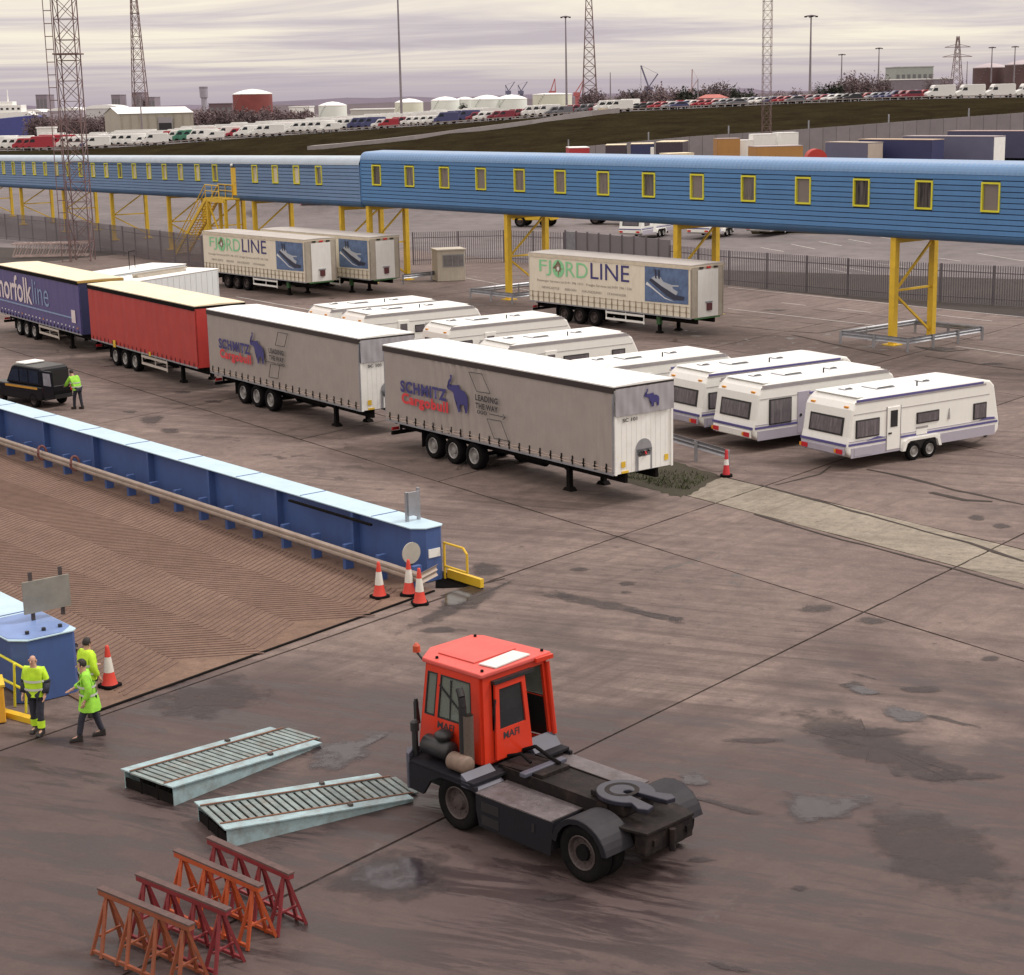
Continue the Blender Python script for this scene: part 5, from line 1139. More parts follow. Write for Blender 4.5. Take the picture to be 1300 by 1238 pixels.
rf = cabp('roof', M_TROOF, MB().prism([(2.98,.66),(4.56,.70),(4.92,.18),(4.92,-.90),(4.7,-1.05),(3.02,-1.20)], 'xy', z1c, z1c+.09), .025)
MB().prism([(3.55,.30),(4.50,.34),(4.66,.1),(4.66,-.75),(3.6,-.84)], 'xy', z1c+.091, z1c+.115).build('roof_hatch', M_TROOF, rf, bevel=.01)
MB().prism([(3.03,.24),(3.42,.30),(3.52,-.68),(3.12,-.74)], 'xy', z1c+.10, z1c+.125).build('roof_panel', mat('skylight', (.62,.64,.62), .35, var=.12, vs=5, dirt=.2, dcol=(.4,.38,.35)), rf)
for x, y in ((3.1,.52),(4.3,.55),(4.75,-.85),(3.15,-1.08)): MB().tube((x,y,z1c+.09),(x,y,z1c+.13),.03,n=8).build('lifting_eye', K['chassis'], rf)
MB().bar((2.98,-1.18,z1c+.02),(3.0,-.75,z1c+.02),.08).build('work_lamp', M_TRED, rf)
bc = P('beacon', mat('beacon_red', (.45,.07,.03), .3), MB().lathe([(2.98,.0),(2.98,.075),(3.10,.07),(3.15,.03),(3.155,0)], 14, (4.68,.72,0), 'z')); MB().tube((4.58,.66,2.84),(4.68,.72,2.98),.025,n=8).build('beacon_stalk', K['black'], bc)
# gear on the near platform
P('air_cleaner', K['black'], MB().lathe([(3.55,0),(3.55,.14),(3.60,.19),(4.25,.19),(4.30,.13),(4.32,0)], 18, (0,.90,1.32), 'x'), 0, True); P('air_intake_cap', K['black'], MB().lathe([(1.48,.10),(1.56,.18),(1.62,.18),(1.68,.10),(1.69,0)], 18, (3.80,.88,0), 'z'), 0, True)
P('exhaust_stack', K['black'], MB().tube((3.22,.92,1.06),(3.22,.92,2.30),.075,n=14).path([(3.22,.92,2.30),(3.24,.92,2.48),(3.32,.90,2.62)], .07, 12)); P('heat_shield', mat('heat_shield', (.16,.13,.11), .5, .5, var=.4, vs=40), MB().lathe([(1.25,.10),(2.15,.10)], 14, (3.12,.88,0), 'z'))
P('muffler', mat('muffler_rust', (.19,.13,.10), .6, var=.3, vs=6, dirt=.5), MB().lathe([(2.98,0),(2.98,.15),(3.02,.17),(3.42,.17),(3.45,.15),(3.45,0)], 16, (0,1.02,1.24), 'x'), 0, True)
P('snorkel', K['black'], MB().tube((4.46,1.02,1.06),(4.46,1.02,1.55),.06,n=10).lathe([(1.55,.085),(1.72,.085),(1.76,.04),(1.765,0)], 10, (4.46,1.02,0), 'z')); P('mirror_arm', K['black'], MB().bar((4.80,.62,1.5),(4.82,.66,2.0),.05).cbox((4.82,.66,1.75),(.08,.06,.4)))

# ================================================================ loading ramps
M_RB = mat('ramp_blue', (.30,.42,.45), .6, var=.25, vs=4, dirt=.9, dcol=(.15,.09,.055))
M_SLAT = mat('ramp_slat', (.215,.265,.262), .7, var=.4, vs=4, dirt=.9, dcol=(.12,.07,.04), rnd=.18)
def ramp(label, A, B, C, D, h):
    a, b = G(*A, h), G(*B, h); c, e_ = G(*C, .06), G(*D, .06)
    m1 = (a+b)/2; m2 = (c+e_)/2; m1.z = m2.z = 0; d = (m2-m1); L = d.length; ang = math.atan2(d.y, d.x); w = ((a-b).xy.length + (c-e_).xy.length)/2*.93
    t = thing('loading_ramp', label, 'ramp', m1, ang, 'pale blue steel loading ramps')
    zt = lambda x: h + (.05-h)*x/L
    fl = .27
    for s_ in (-1, 1):
        y0_, y1_ = s_*(w/2-fl), s_*w/2; ya, yb = min(y0_,y1_), max(y0_,y1_)
        MB().prism([(0,h-.02),(0,h+.012),(L*.93,zt(L*.93)+.012),(L*.93,zt(L*.93)-.02)], 'xz', ya, yb).build('flange', M_RB, t, bevel=.004)
        MB().prism([(.05,0.0),(.05,h-.021),(L*.93,zt(L*.93)-.021),(L*.93,0.0)], 'xz', s_*w/2-s_*.05-.01, s_*w/2-s_*.05+.01).build('web', M_RB, t)
        MB().prism([(.02,h+.013),(.02,h+.03),(L*.96,zt(L*.96)+.03),(L*.96,zt(L*.96)+.013)], 'xz', s_*(w/2-fl)-.02, s_*(w/2-fl)+.02).build('kerb_angle', mat('rust', (.16,.075,.045), .8, var=.3, vs=6), t)
        MB().box(L*.62-.04, L*.62+.04, s_*(w/2-fl*.5)-.05, s_*(w/2-fl*.5)+.05, zt(L*.62)+.005, zt(L*.62)+.06).build('lifting_lug', K['rimdark'], t)
    n_ = 26; wi = w/2-fl-.022
    for k in range(n_):
        x0 = L*(k+.06)/n_; x1 = L*(k+.72)/n_; j = random.uniform(-.004,.004)
        MB().prism([(x0,zt(x0)-.03+j),(x0,zt(x0)+j),(x1,zt(x1)+j),(x1,zt(x1)-.03+j)], 'xz', -wi, wi).build('slat', M_SLAT, t)
    for yy in (-wi*.5, wi*.5): MB().prism([(.05,.0),(.05,h-.04),(L*.9,zt(L*.9)-.04),(L*.9,0)], 'xz', yy-.02, yy+.02).build('bearer', K['chassis'], t)
    MB().box(.06,.09,-w/2+.06,w/2-.06,.02,h*.55).build('end_stiffener', K['chassis'], t)
    return t
ramp('pale blue slatted ramp lying nearer the three workers', (153,974), (219,1003), (421,940), (357,918), .40)
ramp('pale blue slatted ramp with its tip by the tractor wheel', (245,1017), (287,1055), (545,1012), (494,978), .38)
# ================================================================ red steel trestles
M_MAR = mat('maroon_steel', (.20,.022,.028), .55, var=.2, vs=3, dirt=.4, dcol=(.10,.03,.03)); M_ORA = mat('orange_steel', (.42,.075,.020), .55, var=.25, vs=3, dirt=.4, dcol=(.18,.04,.02)); M_TIM = mat('dark_timber', (.10,.06,.055), .8, var=.4, vs=8)
def lattice_trestle(label, a, b, m, h=1.0, L=2.05):
    p = G(*a, h); q = G(*b, h); d = (q-p); d.z = 0; d.normalize(); t = thing('steel_trestle', label, 'trestle', (p.x, p.y, 0), math.atan2(d.y, d.x), 'lattice trestles at the bottom left')
    MB().box(-.05,L+.05,-.06,.06,h-.09,h).build('top_beam', m, t, bevel=.01); MB().box(-.06,L+.06,-.065,.065,h+.001,h+.03).build('timber_pad', M_TIM, t)
    for k in range(4):
        x = .12 + k*(L-.24)/3
        for s_ in (-1,1):
            for dx in (-.12,.12): MB().bar((x,s_*.03,h-.1),(x+dx,s_*.30,.0),.05).build('leg', m, t)
        MB().bar((x,-.22,.32),(x,.22,.32),.035).build('cross_tie', m, t)
    for s_ in (-1,1): MB().bar((.0,s_*.28,.06),(L,s_*.28,.06),.05).build('foot_rail', m, t)
    return t
lattice_trestle('maroon trestle nearest the slatted ramp', (268,1065), (365,1108), M_MAR)
lattice_trestle('bright orange trestle in front of the maroon one nearest the ramp', (226,1081), (322,1122), M_ORA)
lattice_trestle('dark maroon trestle, second from the left', (178,1111), (285,1154), M_MAR)
lattice_trestle('brown-orange trestle, leftmost at the bottom edge', (130,1129), (236,1172), mat('brown_orange_steel', (.26,.07,.03), .6, var=.3, dirt=.4))
# ================================================================ traffic cones
M_CRED = mat('cone_red', (.62,.05,.03), .5, var=.12, vs=5, dirt=.2); M_CWH = mat('cone_white', (.68,.66,.60), .45, var=.12, vs=6, dirt=.4, dcol=(.4,.35,.28))
def cone(label, p, tilt=0):
    t = thing('traffic_cone', label, 'cone', p, random.uniform(0, 1.5), 'red and white traffic cones by the linkspan'); t.rotation_euler.x = tilt
    b_ = MB().prism([(-.22,-.17),(-.17,-.22),(.17,-.22),(.22,-.17),(.22,.17),(.17,.22),(-.17,.22),(-.22,.17)], 'xy', 0.0, .07).build('base', K['rubber'], t, bevel=.015)
    MB().lathe([(.07,.19),(.12,.165),(.36,.115)], 18, (0,0,0), 'z').build('lower_cone', M_CRED, t, True); MB().lathe([(.36,.119),(.72,.075)], 18, (0,0,0), 'z').build('white_sleeve', M_CWH, t, True); MB().lathe([(.72,.074),(.95,.045),(.99,.035),(1.0,0)], 18, (0,0,0), 'z').build('upper_cone', M_CRED, t, True)
def lp_(x, y): return LE + LX*x + Vector((-.772,-.636,0))*y
cone('leftmost traffic cone of three at the blue girder end', lp_(-.08,1.53)+Vector((0,0,.04))); cone('traffic cone farthest back of three, against the guard rail', lp_(-.45,.81)+Vector((0,0,.04))); cone('traffic cone nearest the yard of three at the girder end', lp_(-1.25,1.05)); cone('traffic cone standing alone behind the workers', lp_(-1.75,10.35)+Vector((0,0,.04)))
# ================================================================ people
M_HV = mat('hi_vis_lime', (.52,.80,.03), .7, var=.25, vs=7, bump=.3, bs=14); M_HVG = mat('hi_vis_green', (.30,.66,.05), .7, var=.3, vs=7, bump=.3, bs=14); M_REFL = mat('reflective_tape', (.55,.55,.52), .4, var=.1)
M_SKIN = mat('skin', (.52,.30,.22), .5, var=.1); M_DKTR = mat('dark_trousers', (.022,.024,.038), .8, var=.3, vs=6, bump=.3, bs=12); M_HAIRD = mat('dark_hair', (.02,.015,.014), .7); M_BOOT = mat('boots', (.02,.017,.016), .6)
def skin(name, chains, m, parent, root=0, sub=2):
    "chains: list of lists of (key, (x,y,z), r); equal keys join"
    idx = {}; V = []; E_ = []; Rr = []
    for ch in chains:
        prev = None
        for key, p, r in ch:
            if key not in idx: idx[key] = len(V); V.append(p); Rr.append(r if isinstance(r, tuple) else (r, r))
            if prev is not None: E_.append((prev, idx[key]))
            prev = idx[key]
    me = bpy.data.meshes.new(name); me.from_pydata(V, E_, []); me.materials.append(m); o = ob(name, me, parent)
    md = o.modifiers.new('skin', 'SKIN'); md.use_smooth_shade = True
    for i, r in enumerate(Rr): me.skin_vertices[0].data[i].radius = r
    me.skin_vertices[0].data[root].use_root = True
    o.modifiers.new('sub', 'SUBSURF').levels = 1; o.modifiers['sub'].render_levels = sub
    return o
def person(label, loc, rz, jacket, hair, lsw=.12, rsw=-.12, arms=None, coat=.88, trous=M_DKTR, lean=0.0, cuff=None, sleeve=None, headturn=0.0, hairlen=True):
    "local: facing +y, x to the figure's right"
    t = thing('person', label, 'person', loc, rz, 'workers in hi-vis clothing')
    def ln(p): return (p[0], p[1] + lean*max(0, p[2]-.92), p[2] - abs(lean)*.12*max(0, p[2]-.92))
    A = arms or {}
    hip = (0,0,.95); ch = ln((0,.0,1.33)); nk = ln((0,.01,1.50)); hd = ln((0,.035,1.63)); ht = ln((0,.02,1.75))
    J = {}
    for s_, sw in ((1, rsw), (-1, lsw)):
        J['hipj', s_] = (s_*.095,0,.90); J['knee', s_] = (s_*.105, sw*.6+.03, .50); J['ank', s_] = (s_*.11, sw, .10); J['toe', s_] = (s_*.125, sw+.17, .045)
        sh = ln((s_*.19,0,1.43)); el = A.get(('el', s_)) or ln((s_*.25,-.03,1.14)); wr = A.get(('wr', s_)) or ln((s_*.25,.09,.92))
        J['sh', s_], J['el', s_], J['wr', s_] = sh, el, wr
    body = [[('hip',hip,(.15,.11)),('ch',ch,(.16,.11)),('nk',nk,.055),('hd',hd,(.078,.092)),('ht',ht,(.055,.066))]]
    for s_ in (1,-1):
        k = lambda n: (n, s_); wr = Vector(J['wr',s_]); el = Vector(J['el',s_]); dv = (wr-el).normalized(); pal = wr + dv*.09
        body.append([('ch',ch,.1),(k('sh'),J['sh',s_],.055),(k('el'),J['el',s_],.042),(k('wr'),tuple(wr),.028),(k('pal'),tuple(pal),(.038,.022))])
        for q in range(4):
            off = Vector((0,.022*(q-1.5),0)); L_f = (.062,.075,.07,.052)[q]; a = pal + dv*.02 + off; b = a + dv*L_f*.55 + Vector((-s_*.008,.006,0)); c_ = b + dv*L_f*.4 + Vector((-s_*.018,.008,0)); body.append([(k('pal'),tuple(pal),.03),(k('fa%d'%q),tuple(a),.0095),(k('fb%d'%q),tuple(b),.009),(k('fc%d'%q),tuple(c_),.008)])
        th = wr + dv*.045 + Vector((-s_*.012,.035,0)); body.append([(k('wr'),tuple(wr),.028),(k('ta'),tuple(th),.011),(k('tb'),tuple(th+dv*.035+Vector((0,.018,0))),.0095)])
        body.append([('hip',hip,.12),(k('hipj'),J['hipj',s_],.085),(k('knee'),J['knee',s_],.055),(k('ank'),J['ank',s_],.038),(k('toe'),J['toe',s_],.032)])
    skin('body', body, M_SKIN, t)
    face = MB(); hv = Vector(hd); f_ = Vector((math.sin(headturn),math.cos(headturn),0)); r_ = Vector((f_.y,-f_.x,0))
    face.tube(hv + f_*.085 + Vector((0,0,.02)), hv + f_*.115 + Vector((0,0,-.015)), .010, .016, 6); face.build('nose', M_SKIN, t)
    ey = MB(); 
    for s_ in (-1,1): ey.lathe([(-.008,0),(-.005,.008),(.005,.008),(.008,0)], 8, hv + f_*.088 + r_*s_*.032 + Vector((0,0,.022)), 'z')
    ey.build('eyes', K['black'], t); MB().bar(hv + f_*.088 - r_*.025 + Vector((0,0,-.045)), hv + f_*.088 + r_*.025 + Vector((0,0,-.045)), .012, .006).build('mouth', mat('lips', (.35,.12,.10), .5), t)
    for s_ in (-1,1): MB().lathe([(-.03,0),(-.02,.014),(.02,.018),(.03,0)], 8, hv + r_*s_*.085, 'z').build('ear', M_SKIN, t)
    # clothing follows the body
    skin('jacket', [[('a',(0,0,max(coat,.88)-.04),(.235,.19)),('b',ln((0,0,1.05)),(.225,.175)),('c',ln((0,0,1.28)),(.235,.175)),('d',ln((0,0,1.44)),(.14,.11)),('n',ln((0,.005,1.50)),(.075,.075))]] + [[('c',ln((0,0,1.28)),.2),(('s',s_),J['sh',s_],.10),(('e',s_),J['el',s_],.082),(('w',s_),tuple(Vector(J['wr',s_]).lerp(Vector(J['el',s_]),.06)),.062)] for s_ in (1,-1)], jacket, t, 1)
    for zz in (1.02, 1.2):
        c_ = Vector(ln((0,0,zz))); MB().lathe([(-.025,1),(.025,1)], 20, (0,0,0), 'z')
        V = []; n_ = 20; mb = MB()
        for z2 in (-.025,.025): V += [(c_.x + .250*math.cos(2*math.pi*i/n_), c_.y + .195*math.sin(2*math.pi*i/n_), c_.z+z2) for i in range(n_)]
        mb.add(V, [(i,(i+1)%n_,n_+(i+1)%n_,n_+i) for i in range(n_)]).build('reflective_band', M_REFL, t, True)
    if coat < .75:
        V = []; n_ = 24; mb = MB()
        for z2, rx, ry in ((1.0,.232,.182),(.85,.262,.212),(.66,.285,.240)):
            V += [(rx*math.cos(2*math.pi*i/n_)*(1+.05*math.sin(i*2.1)), ry*math.sin(2*math.pi*i/n_)*(1+.05*math.sin(i*2.1)) + lean*max(0,z2-.92), z2) for i in range(n_)]
        mb.add(V, [(j*n_+i, j*n_+(i+1)%n_, (j+1)*n_+(i+1)%n_, (j+1)*n_+i) for j in range(2) for i in range(n_)]).build('coat_skirt', jacket, t, True)
    skin('trousers', [[('p',(0,0,.93),(.165,.125))] + [(('h',s_),J['hipj',s_],.105),(('k',s_),J['knee',s_],.078),(('m',s_),tuple(Vector(J['knee',s_]).lerp(Vector(J['ank',s_]),.55)),.07),(('a',s_),tuple(Vector(J['ank',s_])+Vector((0,0,.02))),.066)] for s_ in (1,-1)], trous, t, 0)
    for s_ in (1,-1):
        a, b = Vector(J['ank',s_]), Vector(J['toe',s_]); bt_ = MB().prism([(-.075,0),(.02,0),(.20,0),(.22,.03),(.18,.075),(.05,.10),(.03,.16),(-.07,.16)], 'yz', -.05, .05); bt_.v = [(p[0]+a.x, p[1]+a.y, max(0,p[2])) for p in bt_.v]; bt_.build('boot', M_BOOT, t, bevel=.02)
        if cuff: 
            k_, m_ = Vector(J['knee',s_]), Vector(J['ank',s_]); MB().tube(k_.lerp(m_,.45), k_.lerp(m_,.85), .088, .084, 14, False).build('trouser_cuff', cuff, t, True)
    if sleeve:
        for s_ in (1,-1): MB().tube(Vector(J['sh',s_]).lerp(Vector(J['el',s_]),.75), J['el',s_], .088, .088, 12).tube(J['el',s_], Vector(J['wr',s_]).lerp(Vector(J['el',s_]),.02), .086, .068, 12).build('sleeve', sleeve, t, True)
    if hairlen:
        hb = []
        for j in range(7):
            for i in range(16):
                th_ = math.pi*.62*j/6; ph_ = 2*math.pi*i/16; v = Vector((.092*math.sin(th_)*math.cos(ph_), .108*math.sin(th_)*math.sin(ph_), .118*math.cos(th_)))
                if v.dot(f_) > .055 and v.z < .045: v = v - f_*(v.dot(f_)-.03)
                hb.append(hv + Vector((0,-.006,.045)) + v)
        MB().add(hb, [(j*16+i, j*16+(i+1)%16, (j+1)*16+(i+1)%16, (j+1)*16+i) for j in range(6) for i in range(16)]).build('hair', hair, t, True)
    return t
person('bald worker facing us in lime jacket with dark sleeves and trousers', G(50,930), R(170), M_HV, M_HAIRD, .10, -.06, cuff=M_HV, hairlen=False, sleeve=M_DKTR)
person('worker in long lime-green coat walking beside the deck edge', G(117,937), R(105), M_HVG, M_HAIRD, .26, -.22, coat=.50, lean=.10, arms={('el',1):(.25,.10,1.17),('wr',1):(.14,.30,1.10)})
person('worker in lime jacket with back turned, behind the long-coated one', G(116,908), R(-40), M_HV, M_HAIRD, .08, -.08, arms={('el',-1):(-.27,.05,1.16),('wr',-1):(-.18,.24,1.10)})
# ================================================================ black car with open tail door
ang = R(140); p0 = G(84,511)
tx = thing('black_car', 'black high-roofed car behind the girder, rear door open', 'car', (p0.x, p0.y, 0), ang)
tx.scale = (.93,.93,.93); M_BK = mat('car_black', (.006,.006,.008), .3, var=.15, spec=.3); 
LL = 4.5
MB().prism([(-.65,.42),(-.72,.75),(-.66,1.05),(3.25,1.05),(3.65,.98),(3.82,.70),(3.80,.38),(3.3,.34),(-.2,.34)], 'xz', .06, 1.80).build('body', M_BK, tx, bevel=.06)
MB().prism([(-.62,1.05),(-.56,1.86),(-.40,1.95),(1.55,1.98),(1.80,1.90),(2.38,1.06)], 'xz', .14, 1.72).build('cabin', M_BK, tx, bevel=.07)
MB().box(1.0,1.75,.35,1.5,1.975,2.06).build('roof_white_block', K['white'], tx, bevel=.03)  # plain white block at the front of the roof
for x0, x1 in ((-.35,.42),(.52,1.15)): MB().prism([(x0,1.18),(x0+.02,1.78),(x1-.02,1.78),(x1,1.18)], 'xz', 1.715, 1.735).build('side_window', K['glass'], tx)
MB().prism([(1.25,1.18),(1.25,1.78),(1.72,1.74),(2.12,1.18)], 'xz', 1.715, 1.735).build('side_window', K['glass'], tx); MB().add([(1.86,.25,1.86),(1.86,1.61,1.86),(2.36,1.64,1.12),(2.36,.22,1.12)], [(0,1,2,3)]).build('windscreen', K['glass'], tx)
MB().box(-.3,2.3,1.80,1.815,.90,1.0).build('orange_stripe', mat('orange_tape', (.55,.27,.03), .6), tx); MB().box(2.7,3.2,1.80,1.81,.70,.85).build('wing_panel', K['black'], tx)
MB().box(-.66,-.64,.2,1.62,.55,1.80).build('tail_opening', K['black'], tx)
td = MB().prism([(-1.55,.55),(-.68,.55),(-.66,1.85),(-1.45,1.85)], 'xz', 1.70, 1.76).build('tail_door', M_BK, tx); MB().prism([(-1.40,1.15),(-.80,1.15),(-.79,1.75),(-1.34,1.75)], 'xz', 1.765, 1.775).build('door_window', mat('pale_pane', (.28,.27,.29), .12, var=.3), td)
MB().box(3.70,3.85,.25,1.6,.40,.62).build('bumper', K['black'], tx); MB().box(-.78,-.62,.15,1.7,.40,.58).build('bumper', K['black'], tx)
for yy in (.35,1.45): MB().tube((3.70,yy,.80),(3.84,yy,.78),.11,n=14).build('headlight', K['whiteprint'], tx)
for yy in (.10,1.66): MB().box(-.74,-.68,yy,yy+.1,.72,1.0).build('tail_light', K['red'], tx)
for xx in (.1,2.85):
    for yy, sd_ in ((.18,-1),(1.68,1)): wheel(tx, xx, yy, .36, .36, .24, sd_, 'rimdark')
person('worker bending at the open rear of the black car', p0 + Vector((math.cos(ang)*-1.95 - math.sin(ang)*.75, math.sin(ang)*-1.95 + math.cos(ang)*.75, 0)), ang-math.pi/2, M_HVG, M_HAIRD, .15, -.12, coat=.80, lean=.45, arms={('el',1):(.25,.42,1.10),('wr',1):(.2,.62,1.0),('el',-1):(-.25,.42,1.10),('wr',-1):(-.2,.62,1.0)})
# lattice section lying by the far-left fence
lt = thing('lattice_section', 'rusty pale lattice girder lying before the far-left fence', 'girder', G(16,328), 0)
A = G(16,328)-lt.location; B = G(112,326)-lt.location; dv = (B-A).normalized(); nv_ = Vector((-dv.y,dv.x,0)); M_LAT = mat('pale_rust_steel', (.48,.37,.35), .7, var=.3, vs=1, dirt=.5)
L = (B-A).length
for yy, zz in ((0,.15),(0,1.25),(1.0,.15),(1.0,1.25)): MB().bar(A+nv_*yy+Vector((0,0,zz)), B+nv_*yy+Vector((0,0,zz)), .14).build('chord', M_LAT, lt)
for k in range(13):
    a = A + dv*(L*k/13); b = A + dv*(L*(k+1)/13)
    MB().bar(a+Vector((0,0,.15)), b+Vector((0,0,1.25)), .08).build('lacing', M_LAT, lt); MB().bar(a+Vector((0,0,1.25)), a+nv_+Vector((0,0,1.25)), .07).build('lacing', M_LAT, lt); MB().bar(a+nv_+Vector((0,0,.15)), b+nv_+Vector((0,0,1.25)), .07).build('lacing', M_LAT, lt)
# ================================================================ masts and lamp columns
M_MAST = mat('mast_steel', (.20,.13,.13), .7, .2, var=.3, vs=.5); M_POLE = mat('pole_grey', (.24,.21,.23), .6, .3, var=.15)
def mast(label, base, h, wb, wt, bays, leg=.07, ladder=False, plats=(), name='lattice_mast'):
    t = thing(name, label, 'mast', base)
    c = [(-1,-1),(1,-1),(1,1),(-1,1)]
    for s_ in c: MB().bar((s_[0]*wb/2,s_[1]*wb/2,0),(s_[0]*wt/2,s_[1]*wt/2,h),leg).build('leg', M_MAST, t)
    mb = MB()
    for k in range(bays):
        f0, f1 = k/bays, (k+1)/bays; w0_ = wb+(wt-wb)*f0; w1_ = wb+(wt-wb)*f1
        for i in range(4):
            a, b = c[i], c[(i+1)%4]
            mb.bar((a[0]*w0_/2,a[1]*w0_/2,h*f0),(b[0]*w1_/2,b[1]*w1_/2,h*f1),leg*.55); mb.bar((a[0]*w1_/2,a[1]*w1_/2,h*f1),(b[0]*w1_/2,b[1]*w1_/2,h*f1),leg*.55)
            if i % 2 == 0: mb.bar((b[0]*w0_/2,b[1]*w0_/2,h*f0),(a[0]*w1_/2,a[1]*w1_/2,h*f1),leg*.55)
    mb.build('bracing', M_MAST, t)
    for zz in plats:
        w_ = wb+(wt-wb)*zz/h+.5; MB().box(-w_/2,w_/2,-w_/2,w_/2,zz,zz+.12).build('platform', M_MAST, t)
    if ladder:
        mb = MB()
        for xx in (-wb/2-.78, -wb/2-.12): mb.bar((xx,-wb/2,0),(xx,-wb/2,h),.06)
        k = 0
        while k*1.05 < h: mb.bar((-wb/2-.78,-wb/2,k*1.05),(-wb/2-.12,-wb/2,k*1.05),.07); k += 1
        mb.build('ladder_cage', M_MAST, t)
    return t
b = G(106,331); mast('tall lattice mast with ladder standing in front of the bridge at left', b, 44, 1.7, 1.6, 26, .085, True, (22.6, 17.4))
b = AY(181,170,520); mast('slender tapering lattice mast behind the beige shed', (b.x,b.y,0), 52, 5.2, .9, 16, .22, False, (39,))
b = AY(749,150,640); mast('tapering lattice mast rising from the tank farm', (b.x,b.y,0), 60, 6.2, .8, 18, .24)
b = AY(972.5,190,262); mast('narrow straight lattice mast before the embankment', (b.x,b.y,3), 46, 1.25, 1.2, 36, .06)
def pole(label, px, y_top, y_base, Y, r=.14, head=1.4):
    b = AY(px, y_base, Y); tp = AY(px-(y_base-y_top)*.0*0, y_top, Y); h = tp.z - b.z
    t = thing('lamp_column', label, 'lamp post', b, 0, 'tall lamp columns'); MB().tube((0,0,0),(0,0,h),r*1.5,r*.7,n=10).build('column', M_POLE, t)
    if head:
        hd_ = MB().lathe([(h-.25,.1),(h-.2,head*.55),(h+.05,head*.55),(h+.2,.1),(h+.2,0)], 12, (0,0,0), 'z').build('head_ring', M_POLE, t)
        for a in range(4): MB().cbox((head*.62*math.cos(a*1.57),head*.62*math.sin(a*1.57),h-.2),(.5,.5,.3)).build('floodlight', K['chassis'], hd_)
for px, y0_, y1_, Y, r, hd_, lb in ((510,-60,152,395,.20,1.2,'very tall thin lamp column reaching out of the picture'),(719.5,21,140,430,.20,1.6,'lamp column with round head above the tank farm'),(1028,20,124,385,.20,1.9,'tallest lamp column behind the row of cars at right'),(775,92,128,520,.16,0,'plain grey pole right of the tapering mast'),(1068,69,110,620,.20,1.6,'shorter lamp column above the bare trees'),(1115,61,105,600,.20,1.6,'lamp column at the right edge of the bare trees'),(1258,60,105,620,.20,1.6,'lamp column before the left gasholder'),(1287,59,105,620,.20,1.6,'lamp column before the right gasholder'),(886,100,128,520,.14,0,'thin pale pole beside the red-roofed house'),(181,120,172,430,.16,0,'slim pole in front of the beige shed'),(1227,78,110,650,.16,0,'thin mast right of the pylon')):
    pole(lb, px, y0_, y1_, Y, r, hd_)
# electricity pylon
b = AY(1214,112,900); py_ = thing('pylon', 'electricity pylon with cross arms at far right', 'pylon', (b.x,b.y,5)); h = AY(1214,46,900).z - 5
for s_ in ((-1,-1),(1,-1),(1,1),(-1,1)): MB().bar((s_[0]*3.4,s_[1]*3.4,0),(s_[0]*.5,s_[1]*.5,h),.3).build('leg', M_MAST, py_)
mb = MB()
for k in range(9):
    w0_, w1_ = 3.4-2.9*k/9, 3.4-2.9*(k+1)/9
    for s_ in (-1,1): mb.bar((-w0_,s_*w0_,h*k/9),(w1_,s_*w1_,h*(k+1)/9),.18).bar((w0_,s_*w0_,h*k/9),(-w1_,s_*w1_,h*(k+1)/9),.18)
mb.build('bracing', M_MAST, py_)
for zz, w_ in ((h*.70,7.5),(h*.84,6.5)): MB().bar((-w_,0,zz),(w_,0,zz),.3).bar((-w_,0,zz),(0,0,zz+1.6),.2).bar((w_,0,zz),(0,0,zz+1.6),.2).build('cross_arm', M_MAST, py_)
# ================================================================ lot fence and marker
lf = thing('knee_rail', 'low pale knee rail along the edge of the raised car park', 'railing', top[0]); mbp = MB(); o_ = lf.location; rl = MB()
TE = [AY(x, edge_y(x)+.2, lotY(x)-.4) for x in range(-20, 1320, 10)]
for a, b in zip(TE, TE[1:]):
    rl.bar(a-o_+Vector((0,0,.55)), b-o_+Vector((0,0,.55)), .12, .16); p = a-o_; MB().box(p.x-.1,p.x+.1,p.y-.1,p.y+.1,p.z-.3,p.z+.62).build('post', K['galv'], lf)
rl.build('rail', mat('pale_rail', (.36,.30,.28), .7), lf)
p = AY(766,142,lotY(766)-1.5); yb2 = thing('grit_bin', 'small yellow bin at the lot edge beside the white vans', 'bin', p - Vector((0,0,.6))); MB().prism([(-1,0),(1,0),(1.1,.9),(-1.1,.9)], 'xz', -.5, .5).build('tub', K['yellow'], yb2, bevel=.05); MB().prism([(-1.1,.9),(1.1,.9),(.8,1.2),(-.8,1.2)], 'xz', -.55, .55).build('lid', K['yellow'], yb2)
